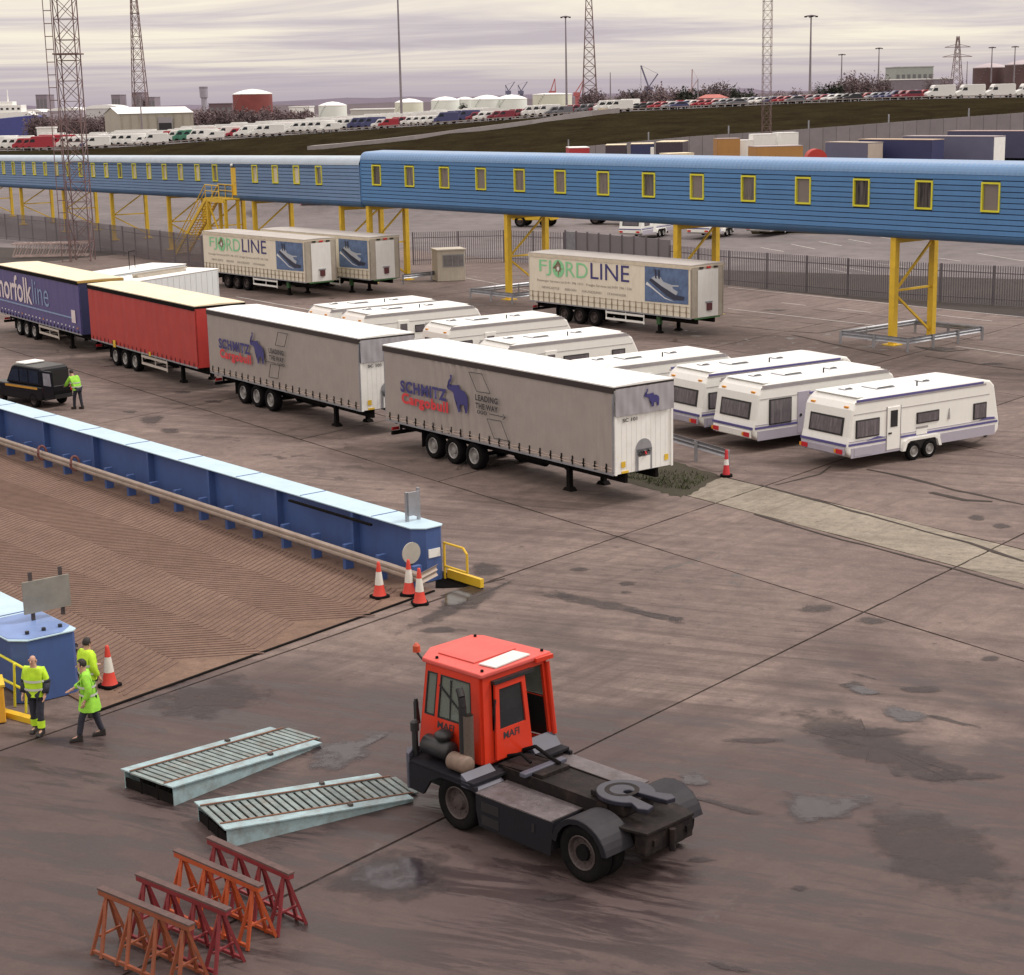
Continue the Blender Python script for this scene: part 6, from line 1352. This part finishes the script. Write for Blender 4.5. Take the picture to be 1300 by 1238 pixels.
# ================================================================ parked vehicles on the raised lot
def paint(nm, c): return mat('paint_'+nm, c, .3, var=.05, coat=.4, vs=1)
PAINT = {'white': paint('white', (.78,.78,.76)), 'red': paint('red', (.36,.02,.035)), 'maroon': paint('maroon', (.22,.02,.04)), 'dark blue': paint('blue', (.055,.06,.16)), 'black': paint('black', (.02,.02,.025)), 'silver': paint('silver', (.36,.37,.40)), 'grey': paint('grey', (.15,.15,.17)), 'green': paint('green', (.05,.20,.13)), 'pale blue': paint('paleblue', (.42,.50,.58))}
PROF = {
 'panel van': dict(L=5.0, W=1.9, body=[(0,.35),(0,2.15),(.15,2.28),(3.55,2.28),(3.75,2.18),(4.35,1.35),(4.95,1.10),(5.0,.75),(4.95,.35)], ws=[(3.80,2.10),(4.32,1.40)], side=[(3.0,1.40),(3.0,1.95),(3.65,1.95),(4.1,1.40)], wx=(.95,4.1), r=.34),
 'small van': dict(L=4.1, W=1.7, body=[(0,.3),(0,1.65),(.12,1.78),(2.35,1.80),(2.6,1.72),(3.2,1.05),(4.0,.85),(4.1,.6),(4.05,.3)], ws=[(2.63,1.66),(3.17,1.08)], side=[(1.9,1.08),(1.9,1.55),(2.5,1.55),(2.95,1.08)], wx=(.8,3.35), r=.3),
 'hatchback': dict(L=4.0, W=1.68, body=[(0,.3),(-.02,.75),(.1,.95),(.55,1.40),(.8,1.45),(2.0,1.45),(2.25,1.38),(2.95,.95),(3.85,.78),(4.0,.55),(3.95,.3)], ws=[(2.28,1.34),(2.92,.97)], side=[(.45,.98),(.8,1.34),(2.1,1.34),(2.7,.98)], wx=(.7,3.2), r=.3),
 'people carrier': dict(L=4.5, W=1.8, body=[(0,.3),(-.02,.9),(.2,1.62),(.4,1.70),(2.5,1.72),(2.75,1.65),(3.5,1.05),(4.4,.85),(4.5,.6),(4.45,.3)], ws=[(2.78,1.60),(3.47,1.07)], side=[(.35,1.08),(.45,1.55),(2.6,1.55),(3.2,1.08)], wx=(.85,3.6), r=.32),
 'high van': dict(L=5.9, W=2.0, body=[(0,.4),(0,2.5),(.2,2.68),(4.2,2.66),(4.45,2.5),(4.95,1.55),(5.75,1.2),(5.9,.85),(5.85,.4)], ws=[(4.48,2.40),(4.93,1.58)], side=[(3.7,1.5),(3.7,2.1),(4.45,2.1),(4.75,1.5)], wx=(1.1,4.9), r=.36)}
for k, d in PROF.items():
    d['glassm'] = None; W_ = d['W']
    d['bm'] = {}
    a, b = d['ws']; V = [(a[0]+.012,-W_/2+.14,a[1]),(a[0]+.012,W_/2-.14,a[1]),(b[0]+.02,W_/2-.08,b[1]),(b[0]+.02,-W_/2+.08,b[1])]
    d['wsm'] = MB().add(V, [(0,1,2,3)]).mesh('windscreen', K['glass'])
    d['sm'] = [MB().prism(d['side'], 'xz', yy-.006, yy+.006).mesh('side_window', K['glass']) for yy in (-W_/2-.004, W_/2+.004)]
def vehicle(kind, colour, p, yaw, label, group, parts=True):
    d = PROF[kind]
    if colour not in d['bm']: d['bm'][colour] = MB().prism(d['body'], 'xz', -d['W']/2, d['W']/2).mesh('body', PAINT[colour])
    nm = 'parked_van' if 'van' in kind else 'parked_car'
    t = ob(nm, d['bm'][colour], None, .06 if parts else 0, loc=p, rot=(0,0,yaw)); tag(t, label, 'van' if 'van' in kind else 'car', group)
    ob('windscreen', d['wsm'], t)
    if parts:
        for m_ in d['sm']: ob('side_window', m_, t)
        key = ('carwheel', kind)
        if key not in _MC: _MC[key] = MB().lathe([(-.1,0),(-.1,d['r']*.8),(-.08,d['r']),(.08,d['r']),(.1,d['r']*.8),(.1,0)], 14).mesh('wheel', K['rubber'])
        for xx in d['wx']:
            for yy in (-d['W']/2+.06, d['W']/2-.06): ob('wheel', _MC[key], t, loc=(xx, yy, d['r']))
    return t
def pick(x, row):
    rr = random.random()
    if row > 0:
        if x < 640: return ('panel van' if rr < .6 else 'small van', 'white' if rr < .9 else random.choice(['red','dark blue','silver']))
        return ('hatchback', random.choice(['silver','grey','dark blue','red','white','black','silver']))
    if x < 12: return ('high van', 'white')
    if x < 50: return ('panel van', 'white' if rr < .8 else 'red')
    if x < 84: return ('high van', ['red','pale blue','white'][int(x) % 3])
    if 210 < x < 224: return ('panel van', 'red')
    if 226 < x < 252: return ('panel van', 'green')
    if x < 455: return ('panel van' if rr < .75 else 'small van', 'white' if rr < .87 else random.choice(['red','dark blue']))
    if x < 482: return ('panel van', 'dark blue')
    if x < 520: return ('small van', random.choice(['red','dark blue','white','maroon']))
    if x < 562: return ('small van', 'white')
    if x < 600: return ('panel van', 'dark blue')
    if x < 636: return ('small van', 'white' if rr < .6 else 'maroon')
    if x < 668: return ('small van', 'maroon')
    if x < 700: return ('panel van', 'white')
    if x < 765: return ('small van', ['grey','maroon','maroon'][int(x/13) % 3])
    if x < 803: return ('panel van', 'white')
    if x < 1130: return ('hatchback', ['red','white','black','black','red','silver','dark blue','white','red','red','silver','grey','white','silver','white','dark blue','red','grey','maroon','silver'][int(x/13) % 20])
    if x < 1188: return ('people carrier', ['maroon','dark blue','red','dark blue'][int(x/13) % 4])
    return ('high van', 'white')
cnt = 0
for row, (xa, xb, step, dy) in enumerate(((-4, 1308, 9.2, 2.5), (0, 660, 10.0, 24.0), (60, 620, 10.5, 45.0), (680, 1180, 12.0, 22.0))):
    x = xa; n_ = 0
    while x < xb:
        k, c = pick(x, row); y = edge_y(x); Y = lotY(x); n_ += 1; stp = step
        ech = 1.95*(7 - n_ % 8)                         # parked in echelon, eight to a block, the rightmost nearest
        yw = R(186) + random.uniform(-.04,.04)
        if row == 0 and x > 1185: ech = 0; stp = 38
        dd = dy + ech; p = AY(x, y, Y); p = Vector((p.x*(Y+dd)/Y, Y+dd, p.z + .06 + .6*dd/130))
        p += Vector((PROF[k]['L']*.5, 0, 0))
        rowname = ['front row', 'second row', 'third row', 'right rear row'][row]
        vehicle(k, c, p, yw, '%s %s, %s from left, %s of raised car park' % (c, k, ordinal(n_), rowname), 'vehicles parked on the raised lot', row == 0)
        x += stp
# ================================================================ trailers beyond the bridge
def far_trailer(label, px, py, Y, yaw, L, H, side, roofc, end=None, W_=2.5, zg=3.0, roofmark=False):
    "px, py: pixel of the near rear top corner"
    p = AY(px, py, Y); H = p.z - zg
    t = thing('parked_trailer', label, 'trailer', (p.x, p.y, zg), yaw, 'trailers parked beyond the bridge')
    MB().box(0,L,0,W_,1.1,H-.08).build('body', side, t); MB().box(-.03,L+.03,-.03,W_+.03,H-.08,H).build('roof', roofc, t); MB().box(.1,L-.1,.5,W_-.5,.7,1.1).build('chassis_beam', K['chassis'], t)
    MB().box(L+.001,L+.04,.05,W_-.05,1.12,H-.15).build('front_panel', end or side, t)
    for xx in (L*.22,L*.32):
        for yy, sd_ in ((.2,-1),(W_-.2,1)): wheel(t, xx, yy, .48, .48, .3, sd_, 'rimdark')
    for yy in (.3,W_-.4): MB().box(L*.8,L*.8+.15,yy,yy+.12,0,1.1).build('landing_leg', K['chassis'], t)
    for xx in (0.0,): MB().box(-.04,-.001,.05,W_/2-.02,1.12,H-.15).build('rear_door', end or side, t); MB().box(-.04,-.001,W_/2+.02,W_-.05,1.12,H-.15).build('rear_door', end or side, t)
    return t
MT = lambda n, c: mat(n, c, .6, var=.12, vs=.6, dirt=.25, streak=True)
m_nv, m_gb, m_or, m_dk = MT('trailer_navy', (.03,.035,.11)), MT('trailer_greyblue', (.12,.12,.19)), MT('container_orange', (.42,.21,.06)), MT('trailer_dark', (.05,.035,.05))
m_tan, m_dkb, m_crm = MT('trailer_tan', (.45,.38,.32)), MT('trailer_slate', (.06,.06,.12)), K['cream']
yt = -.95
far_trailer('dark slate trailer cut by the right edge, behind the bridge', 1203, 166, 236, yt+.12, 13.6, 4, m_dkb, MT('rose_roof', (.46,.34,.33)), m_dkb)
far_trailer('grey-blue trailer with white ends beyond the bridge at right', 1146, 172.5, 228, yt+.1, 13.6, 4, m_gb, MT('rose_grey_roof', (.42,.36,.37)), K['white'])
far_trailer('navy trailer with tan roof beyond the bridge', 1090, 176.5, 226, yt+.05, 11.5, 4, m_nv, MT('tan_roof', (.58,.43,.31)), m_nv)
far_trailer('grey trailer with pale dusty front beyond the bridge', 1048, 180, 226, yt-.1, 8, 4, m_gb, m_tan, m_tan)
far_trailer('short white box with violet lettering behind the bridge', 988, 168.5, 236, .15, 2.8, 4, K['white'], K['whiteroof'])
far_trailer('white box next to the orange container', 957, 170.5, 234, .12, 2.9, 4, K['white'], K['whiteroof'])
far_trailer('plain white panel box behind the orange container', 938, 178, 234, .05, 2.2, 4, K['white'], K['whiteroof'])
far_trailer('upright orange-brown container beyond the bridge', 911, 176, 232, .1, 3.0, 4, m_or, MT('dust_roof', (.40,.32,.31)))
far_trailer('orange container with grey roof just above the bridge roof', 961, 186, 205, .18, 5.6, 4, m_or, MT('dust_roof2', (.42,.36,.37)), W_=3.2)
far_trailer('cream-roofed box barely showing above the bridge roof', 848, 195, 200, .3, 3.2, 4, m_crm, m_crm)
far_trailer('dark box with cream roof, widest of the dark ones', 833, 180, 222, -.25, 3.3, 4, m_dk, m_crm, W_=5)
far_trailer('dark navy box with cream roof beside a white post', 801, 182.5, 222, -.1, 2.8, 4, m_nv, m_crm, W_=4)
far_trailer('dark maroon box with cream roof', 769, 184, 222, -.1, 2.5, 4, m_dk, m_crm, W_=4)
far_trailer('red-fronted box with white roof, leftmost beyond the bridge', 723, 187.5, 222, .05, 2.5, 4, MT('box_red', (.42,.03,.04)), K['whiteroof'], W_=5)
p = AY(828,187,215); wp = thing('white_post', 'white post between dark boxes beyond the bridge', 'post', (p.x,p.y,3)); MB().box(-.2,.2,-.15,.15,0,p.z-3).build('post', K['white'], wp, bevel=.02)
p = AY(1036,196,214); rd = thing('red_drum', 'big red round-ended tank above the bridge roof', 'tank', (p.x,p.y,3)); MB().tube((0,-.8,p.z-3-.6),(0,1.4,p.z-3-.6),1.25,n=24).build('shell', MT('drum_red', (.48,.04,.03)), rd); MB().box(-.9,.9,-.5,1.2,0,p.z-4.6).build('cradle', K['chassis'], rd)
# red flatbed under the bridge and yellow machine frames beyond the gates
p = G(383,272); ft = thing('flatbed_trailer', 'red-tailed flatbed trailer glimpsed below the bridge', 'trailer', (p.x,p.y,0), R(-5)); MB().box(0,11,0,2.5,1.1,1.3).build('bed', m_dk, ft); MB().box(-.1,0,.1,2.4,.6,1.15).build('tail_board', K['redprint'], ft)
for xx in (2,3.3,4.6):
    for yy, sd_ in ((.2,-1),(2.3,1)): wheel(ft, xx, yy, .5, .5, .35, sd_, 'rimdark')
MB().box(9.3,9.5,.3,2.2,0,1.1).build('landing_leg', K['chassis'], ft)
for i, (px, py, ln_) in enumerate(((650,287,4.5),(742,284,6.0),(790,286,5.0))):
    p = G(px,py); t = thing('yellow_machine', ['yellow loader behind the open gates', 'yellow plant machine behind the sheet fence', 'yellow jib machine right of the sheet fence'][i], 'machine', (p.x,p.y,-.1), R(-20))
    MB().box(0,ln_,0,2.2,.7,1.6).build('body', K['yellow'], t, bevel=.05); MB().box(ln_*.35,ln_*.65,.3,1.9,1.6,2.7).build('cab', K['yellow'], t, bevel=.05); MB().box(ln_*.38,ln_*.62,.285,.299,1.9,2.6).build('cab_window', K['glass'], t); MB().bar((ln_*.7,1.1,1.7),(ln_*1.2,1.1,2.6),.3).bar((ln_*1.2,1.1,2.6),(ln_*1.45,1.1,.8),.25).build('arm', K['yellow'], t)
    for xx in (ln_*.2,ln_*.8):
        for yy, sd_ in ((.1,-1),(2.1,1)): wheel(t, xx, yy, .6, .6, .4, sd_, 'rimdark')
# ================================================================ far background
def tank(label, x0, x1, yt_, Y, wallm, roofm, dome=.12, zb=0.0, group='storage tanks', band=None, name='storage_tank', cat='tank'):
    a, b = AY(x0, yt_, Y), AY(x1, yt_, Y); r = (b.x-a.x)/2; c = (a+b)/2; h = c.z - zb
    t = thing(name, label, cat, (c.x, c.y, zb), 0, group); MB().lathe([(0,r),(h-r*dome,r)], 40, (0,0,0), 'z').build('shell', wallm, t, True)
    MB().lathe([(h-r*dome,r*1.01),(h-r*dome+.05,r*1.0),(h-r*dome*.55,r*.72),(h-r*dome*.2,r*.4),(h,.01)], 40, (0,0,0), 'z').build('roof', roofm, t, False)
    MB().lathe([(h-r*dome-.3,r*1.012),(h-r*dome+.02,r*1.012)], 40, (0,0,0), 'z').build('rim_band', roofm, t)
    mb = MB()
    for k in range(18): a_ = -.4+R(180)+k*.09; mb.cbox((r*1.02*math.cos(a_),r*1.02*math.sin(a_),(h-r*dome)*(k/17.)),(.5,.5,.12))
    mb.build('stair', K['galv'], t); return t
M_TW = mat('tank_white', (.74,.78,.72), .6, var=.06, vs=.1, dirt=.2, dcol=(.5,.5,.45)); M_TC = mat('tank_cream', (.68,.68,.56), .6, var=.08, vs=.1, dirt=.2); M_GAS = mat('gasholder_red', (.22,.05,.045), .7, var=.25, vs=.12, dirt=.5, dcol=(.10,.05,.05)); M_GASD = mat('gasholder_brown', (.10,.055,.055), .7, var=.3, vs=.12, dirt=.4)
for i, (x0, x1, y, Y, m_) in enumerate(((404,440,129,760,M_TW),(501,537,125,780,M_TC),(547,583,122.5,800,M_TW),(578,602,123,900,M_TW),(598,638,120.5,800,M_TW),(629,669,120,800,M_TW),(676,726,118,700,M_TC))):
    tank('pale storage tank behind the car park, %s from the left' % ordinal(i+1), x0, x1, y, Y, m_, K['whiteroof'], .26 if i < 6 else .06)
tank('red gasholder with white domed top at left', 295, 345, 113, 900, M_GAS, K['whiteroof'], .24, name='gasholder', cat='gasholder', group='gasholders')
tank('brown gasholder at far right, the left one of two', 1236, 1279, 80, 800, M_GASD, MT('dome_grey', (.42,.36,.38)), .26, name='gasholder', cat='gasholder', group='gasholders'); tank('brown gasholder cut by the right picture edge', 1277, 1332, 75.5, 780, M_GASD, MT('dome_grey2', (.42,.36,.38)), .22, name='gasholder', cat='gasholder', group='gasholders')
# beige shed
M_SHED = mat('shed_beige', (.40,.37,.31), .7, var=.06, vs=.2, dirt=.2)
a, b, c = AY(130,170,480), AY(153,170,470), AY(248,166,475); zt_ = AY(153,140,470).z
sh = thing('beige_shed', 'large beige shed with white pitched roof and roller door', 'building', (b.x,b.y,0)); xl = a.x-b.x; xr = c.x-b.x; hz_ = zt_-1
MB().add([(0,0,0),(xr,3,0),(xr,3,hz_),(0,0,hz_),(xl,14,0),(xl,14,hz_),(xl*.5,7,hz_+1.6),(xr+xl*.5,10,hz_+1.4),(xr+xl,17,0),(xr+xl,17,hz_)], [(0,1,2,3),(0,3,6,5,4),(1,8,9,7,2),(4,5,9,8)]).build('walls', M_SHED, sh)
MB().add([(-.3,-.4,hz_+.05),(xr+.3,2.6,hz_+.05),(xr+xl*.5+.3,10,hz_+1.6),(xl*.5-.3,7,hz_+1.8),(xl-.3,14.3,hz_+.05),(xr+xl,17.3,hz_+.05)], [(0,1,2,3),(3,2,5,4)]).build('roof', K['whiteroof'], sh)
dx = (AY(211,160,472).x-b.x); MB().box(dx-1.8,dx+1.8,.9,1.35,0,AY(211,149,472).z).build('roller_door', MT('door_grey', (.32,.30,.33)), sh); MB().box(dx-1.7,dx+1.7,.86,.899,0,AY(211,156,472).z).build('door_gap', K['black'], sh)
for k in range(9): MB().box(.5+k*(xr-1)/8,.6+k*(xr-1)/8,-.25+3*(.5+k*(xr-1)/8)/xr,-.02+3*(.5+k*(xr-1)/8)/xr,0,hz_).build('cladding_rib', M_SHED, sh)
# ship at far left
a, b = AY(-45,165,700), AY(50,163,700); shp = thing('ship', 'blue-hulled white ship moored at far left', 'ship', (b.x,b.y,0)); L = (b-a).length; zt_ = AY(20,150,700).z
M_SHB = MT('ship_blue', (.06,.07,.26)); zh = zt_ + 2
MB().prism([(-L,1.0),(-2.5,1.0),(1.0,zh-1.5),(-1,zh-1.0),(-L,zh-3.2)], 'xz', -5, 5).build('hull', M_SHB, shp, bevel=.2); MB().prism([(-L,zh-3.2),(-1,zh-1.0),(-3,zh+.4),(-L,zh-.2)], 'xz', -4.7, 4.7).build('bulwark', K['white'], shp); MB().box(-L,-5.5,-4,4,zh-.2,zh+3.0).build('deckhouse', K['white'], shp, bevel=.1); MB().box(-L*.8,-9,-3,3,zh+3,zh+4.4).build('bridge_deck', K['white'], shp, bevel=.1)
MB().tube((-11.5,0,zh+4.4),(-11.5,0,zh+9),.3,.15).build('mast', K['white'], shp); MB().box(-L+.0,-L+4,-5.1,5.1,zh+.2,zh+2.2).build('red_funnel_panel', K['redprint'], shp)
for k in range(7): MB().box(-7-2.2*k,-6-2.2*k,-4.05,-4.0,zh+1.2,zh+2.0).build('window', K['glass'], shp)
p = AY(58,168,520); bx_ = thing('white_cabin', 'small white cabin beside the ship bow', 'cabin', (p.x,p.y,0)); MB().box(-2.6,2.6,0,3,0,AY(58,163,520).z).build('walls', K['white'], bx_); MB().box(-2.8,2.8,-.2,3.2,AY(58,163,520).z,AY(58,163,520).z+.4).build('roof', K['whiteroof'], bx_); MB().box(-1.9,-1.0,-.03,0,1.4,3.0).build('window', K['glass'], bx_)
# light roofed halls, office block, tower blocks and chimney
def hall(label, x0, x1, yt_, Y, m_, rm, windows=0, zb=0.0, name='warehouse', round_=False):
    a, b = AY(x0,yt_,Y), AY(x1,yt_,Y); t = thing(name, label, 'building', (a.x,a.y,zb)); w = b.x-a.x; h = a.z-zb
    MB().box(0,w,0,25,0,h*(.86 if round_ else 1)).build('walls', m_, t)
    if round_: MB().prism([(-.3,h*.86)] + [(w/2-(w/2+.3)*math.cos(math.pi*k/10), h*.86+h*.14*math.sin(math.pi*k/10)) for k in range(1,10)] + [(w+.3,h*.86)], 'xz', -.3, 25.3).build('roof', rm, t)
    else: MB().box(-.3,w+.3,-.3,25.3,h,h+.5).build('roof', rm, t)
    for k in range(windows): MB().box(w*(k+.2)/windows,w*(k+.8)/windows,-.05,0,h*.35,h*.85).build('window', MT('pane_grey', (.16,.16,.17)), t)
    return t
hall('white barrel-roofed hall behind the beige shed', 108, 150, 133.5, 900, MT('hall_white', (.55,.54,.55)), K['whiteroof'], round_=True); hall('pale hall behind the lattice mast at left', 60, 105, 137, 1000, MT('hall_lilac', (.42,.38,.44)), K['whiteroof'], round_=True); hall('pale hall above the ship', 28, 52, 139, 1000, MT('hall_lilac2', (.42,.38,.44)), K['whiteroof'], round_=True)
hall('pale green office block with tall windows at right', 1137, 1185, 86, 950, MT('office_green', (.34,.37,.34)), MT('office_roof', (.40,.41,.40)), 7, name='office_block'); hall('long low grey building under the office block', 1126, 1210, 102, 900, MT('low_grey', (.20,.17,.20)), K['whiteroof'])
hall('dark red brick works beside the gasholder', 265, 294, 132.5, 1000, MT('works_brown', (.14,.09,.11)), MT('works_roof', (.18,.13,.15)), 4, name='works_building'); hall('low white shed right of the red gasholder', 367, 392, 136.5, 900, K['white'], K['whiteroof']); hall('pale low sheds between the first two tanks', 445, 500, 140, 800, MT('sheds_pale', (.50,.48,.45)), K['whiteroof'])
for i, (x0, x1, y, lb) in enumerate(((45,59,121,'faint tower block above the ship'),(141,152,121,'tower block left of the slender mast'),(168,180,118,'tower block right behind the slender mast'),(184,196,124,'low tower block right of the slender mast'))): hall(lb, x0, x1, y, 1500, MT('tower_grey%d' % i, (.24,.20,.24)), MT('tower_roof%d' % i, (.26,.22,.26)), 3, name='tower_block')
p = AY(260,142,1100); ch = thing('chimney', 'pale tapering chimney stack left of the red gasholder', 'chimney', (p.x,p.y,0)); h = AY(260,110,1100).z; MB().lathe([(0,2.2),(h*.7,1.8),(h*.72,2.5),(h,2.7),(h,0)], 16, (0,0,0), 'z').build('stack', MT('stack_grey', (.34,.32,.37)), ch); MB().lathe([(h-1,2.75),(h-.2,2.75)], 16, (0,0,0), 'z').build('rim', MT('stack_rim', (.24,.22,.26)), ch)
a, b = AY(887,127,520), AY(926,127,520); ho = thing('red_roofed_house', 'low house with red hipped roof behind the cars', 'building', (a.x,a.y,6)); w = b.x-a.x; h = AY(887,125,520).z-6; ht_ = AY(900,120,520).z-6
MB().box(.5,w-.5,.5,7,0,h).build('walls', MT('house_brick', (.30,.12,.10)), ho); MB().add([(0,0,h),(w,0,h),(w,7.5,h),(0,7.5,h),(2.5,3.7,ht_),(w-2.5,3.7,ht_)], [(0,1,5,4),(1,2,5),(2,3,4,5),(3,0,4)]).build('roof', MT('roof_red', (.42,.12,.10)), ho)
for k in range(3): MB().box(1.5+k*(w-4)/2,2.6+k*(w-4)/2,.44,.5,h*.5,h*.9).build('window', K['glass'], ho)
# cranes
def crane(label, px, yb, yt_, Y, lean, m_, kind=0):
    b = AY(px,yb,Y); tp = AY(px,yt_,Y); t = thing('crane', label, 'crane', (b.x,b.y,0)); H = tp.z; z0_ = b.z
    MB().box(-1.6,1.6,-1.6,1.6,0,z0_*.9).build('tower', m_, t); MB().box(-3,2,-2,2,z0_*.9,z0_*.9+3).build('machinery_house', m_, t)
    if kind == 0:
        for yy in (-1.2,1.2): MB().bar((-2,yy,z0_*.9+2),(lean,0,H),.6).bar((2,yy,z0_*.9+2),(lean,0,H),.5).build('jib', m_, t)
    else:
        MB().bar((0,0,z0_*.9+2),(lean,0,H),.9).build('jib', m_, t); MB().bar((0,0,z0_*.9+3),(5.5,0,z0_+9),.7).build('counter_jib', m_, t); MB().bar((5.5,0,z0_+9),(lean,0,H),.15).build('stay', m_, t)
    MB().tube((lean,0,H),(lean,0,H*.6),.12).build('hoist_rope', m_, t)
M_CRN = MT('crane_red', (.45,.12,.13)); M_CRB = MT('crane_blue', (.14,.14,.22))
crane('red shipyard crane left of the lamp column', 702, 118, 100, 1300, 1.5, M_CRN); crane('red shipyard crane leaning toward the tapering mast', 733, 120, 101, 1300, 5, M_CRN); crane('blue-grey luffing crane over the trees', 824, 113, 83, 1100, -5, M_CRB, 1); crane('faint pink crane above the red-roofed house', 878, 115, 88, 1500, .5, MT('crane_pink', (.42,.30,.32)), 1)
for px, lb in ((646,'small shipyard crane above the fifth tank'),(662,'small shipyard crane above the sixth tank')): crane(lb, px, 117, 108, 1600, -3, M_CRB, 1)
# trees
def tree(label, px, y_top, Y, wpx, zb, m_, dens=900, group='bare winter trees beyond the car park', seed=0):
    rg_ = random.Random(seed); c = AY(px, y_top, Y); H = c.z - zb; r = wpx/2*Y/CAM_F
    t = thing('bare_tree', label, 'tree', (c.x,c.y,zb), 0, group); trunk = MB().tube((0,0,0),(0,0,H*.45),max(.15,r*.06),max(.1,r*.035),n=7)
    mb = MB(); tips = []
    for k in range(11):
        a = rg_.uniform(0,6.28); e_ = rg_.uniform(.5,1.35); l_ = rg_.uniform(.55,1.0); z_ = H*rg_.uniform(.15,.45)
        q = Vector((math.cos(a)*r*.8*l_*math.cos(e_)*1.4, math.sin(a)*r*.8*l_*math.cos(e_)*1.4, z_ + (H-z_)*.8*math.sin(e_)*l_)); trunk.tube((0,0,z_), q, r*.03, r*.012, 5); tips.append(q)
    trunk.build('trunk', M_BARK, t)
    for k in range(dens):
        u = rg_.random()**.55; a = rg_.uniform(0,6.28); v = rg_.uniform(-1,1); ph = math.sqrt(1-v*v); lump = 1 + .22*math.sin(a*3+seed) + .15*math.sin(a*7+v*5+seed)
        p = Vector((r*u*ph*math.cos(a)*lump, r*u*ph*math.sin(a)*lump, H*.56 + H*.44*u*v*lump*.95)); d = Vector((rg_.gauss(0,1),rg_.gauss(0,1),rg_.gauss(.5,1))).normalized()*r*rg_.uniform(.12,.34); s_ = d.cross(Vector((rg_.gauss(0,1),rg_.gauss(0,1),rg_.gauss(0,1)))).normalized()*r*.042
        mb.add([p-s_,p+s_,p+d+s_*.4], [(0,1,2)]); 
        if k % 2: mb.add([p-s_*1.6,p+d*.35+s_*2.6,p+d*.8-s_], [(0,1,2)])
    mb.build('crown', m_, t, fix=False); return t
M_BARK = mat('bark', (.05,.038,.036), .9); M_TWIG = mat('twigs_brown', (.185,.135,.140), .9, var=.3, vs=.3, rnd=.25); M_EVER = mat('evergreen', (.03,.034,.022), .9, var=.3, vs=.3, rnd=.2)
tl = [(745,116,22,'i'),(757,113,26,'t'),(790,116,26,'t'),(805,114,24,'e'),(818,111,28,'t'),(838,108,26,'t'),(858,112,26,'t'),(872,112,30,'e'),(895,109,26,'t'),(913,104,30,'t'),(930,110,28,'e'),(950,116,26,'e'),(1040,106,14,'e'),(1032,110,12,'t'),(1010,113,20,'t'),(990,115,20,'t'),(1058,105,26,'t'),(1075,94,24,'t'),(1085,92,26,'t'),(1100,94,24,'t'),(1115,95,20,'t'),(1125,97,20,'t'),(1094,104,40,'e'),(1062,108,40,'e'),(588,132,12,'e'),(1180,98,16,'t'),(1200,98,18,'t'),(1222,100,16,'t')]
tl.sort()
for i, (px, y, w_, k) in enumerate(tl): tree('bare brown tree beyond the lot, %s of the trees counted along the skyline' % ordinal(i+1) if k != 'e' else 'dense dark tree beyond the lot, %s of the trees counted along the skyline' % ordinal(i+1), px, y, 560 + (i*37) % 90, w_, 4 if px > 700 else 6, M_TWIG if k != 'e' else M_EVER, 2200 if k == 'e' else 1700, seed=i)
for i in range(9): tree('dark leafless bush of the clump left of the beige shed, %s from the left' % ordinal(i+1), 42+i*11, 145+((i*5) % 4), 560+(i*23) % 50, 24, 0, M_TWIG, 1800, 'bushes left of the beige shed', 60+i)
for i in range(9): tree('dark bush in the scrub below the red gasholder, %s from the left' % ordinal(i+1), 258+i*16, 138+((i*7) % 5), 700+(i*31) % 60, 30, 0, M_TWIG, 1800, 'bushes below the red gasholder', 90+i)
# hills on the horizon
def hill(pts, Y, m_, name='hill'):
    V = []
    for x, y in pts: q = AY(x, y, Y); V.append(q)
    n_ = len(V); W_ = [Vector((q.x*1.05, q.y+900, -30)) for q in V]; Q = [Vector((q.x, q.y-350, -30)) for q in V]
    struct(MB().add(Q+V+W_, [(i,i+1,n_+i+1,n_+i) for i in range(n_-1)] + [(n_+i,n_+i+1,2*n_+i+1,2*n_+i) for i in range(n_-1)]).build(name, m_, None, True))
M_HILL = mat('hill_hazed', (.13,.105,.15), .95, var=.3, vs=.004); M_HILL2 = mat('hill_scrub', (.085,.062,.075), .95, var=.35, vs=.02)  # far ridge's purple-grey holds the distance haze in its colour
hill([(-150,136),(-60,132.5),(0,131.5),(25,133),(60,136.5),(110,138),(190,135),(240,133),(300,134),(350,129),(400,126.5),(440,124),(480,124.5),(520,122.5),(560,124.5),(620,122),(680,119.5),(740,120),(800,118),(860,118),(930,112.5),(950,112),(975,116),(1050,115),(1150,114),(1250,112),(1450,108)], 4200, M_HILL)
hill([(-150,142),(0,141),(100,142),(200,139),(300,139),(350,133),(400,134),(470,131),(520,129),(560,130),(640,126),(720,124),(800,122),(900,120),(1000,118),(1100,114),(1200,110),(1300,107),(1450,104)], 1900, M_HILL2)
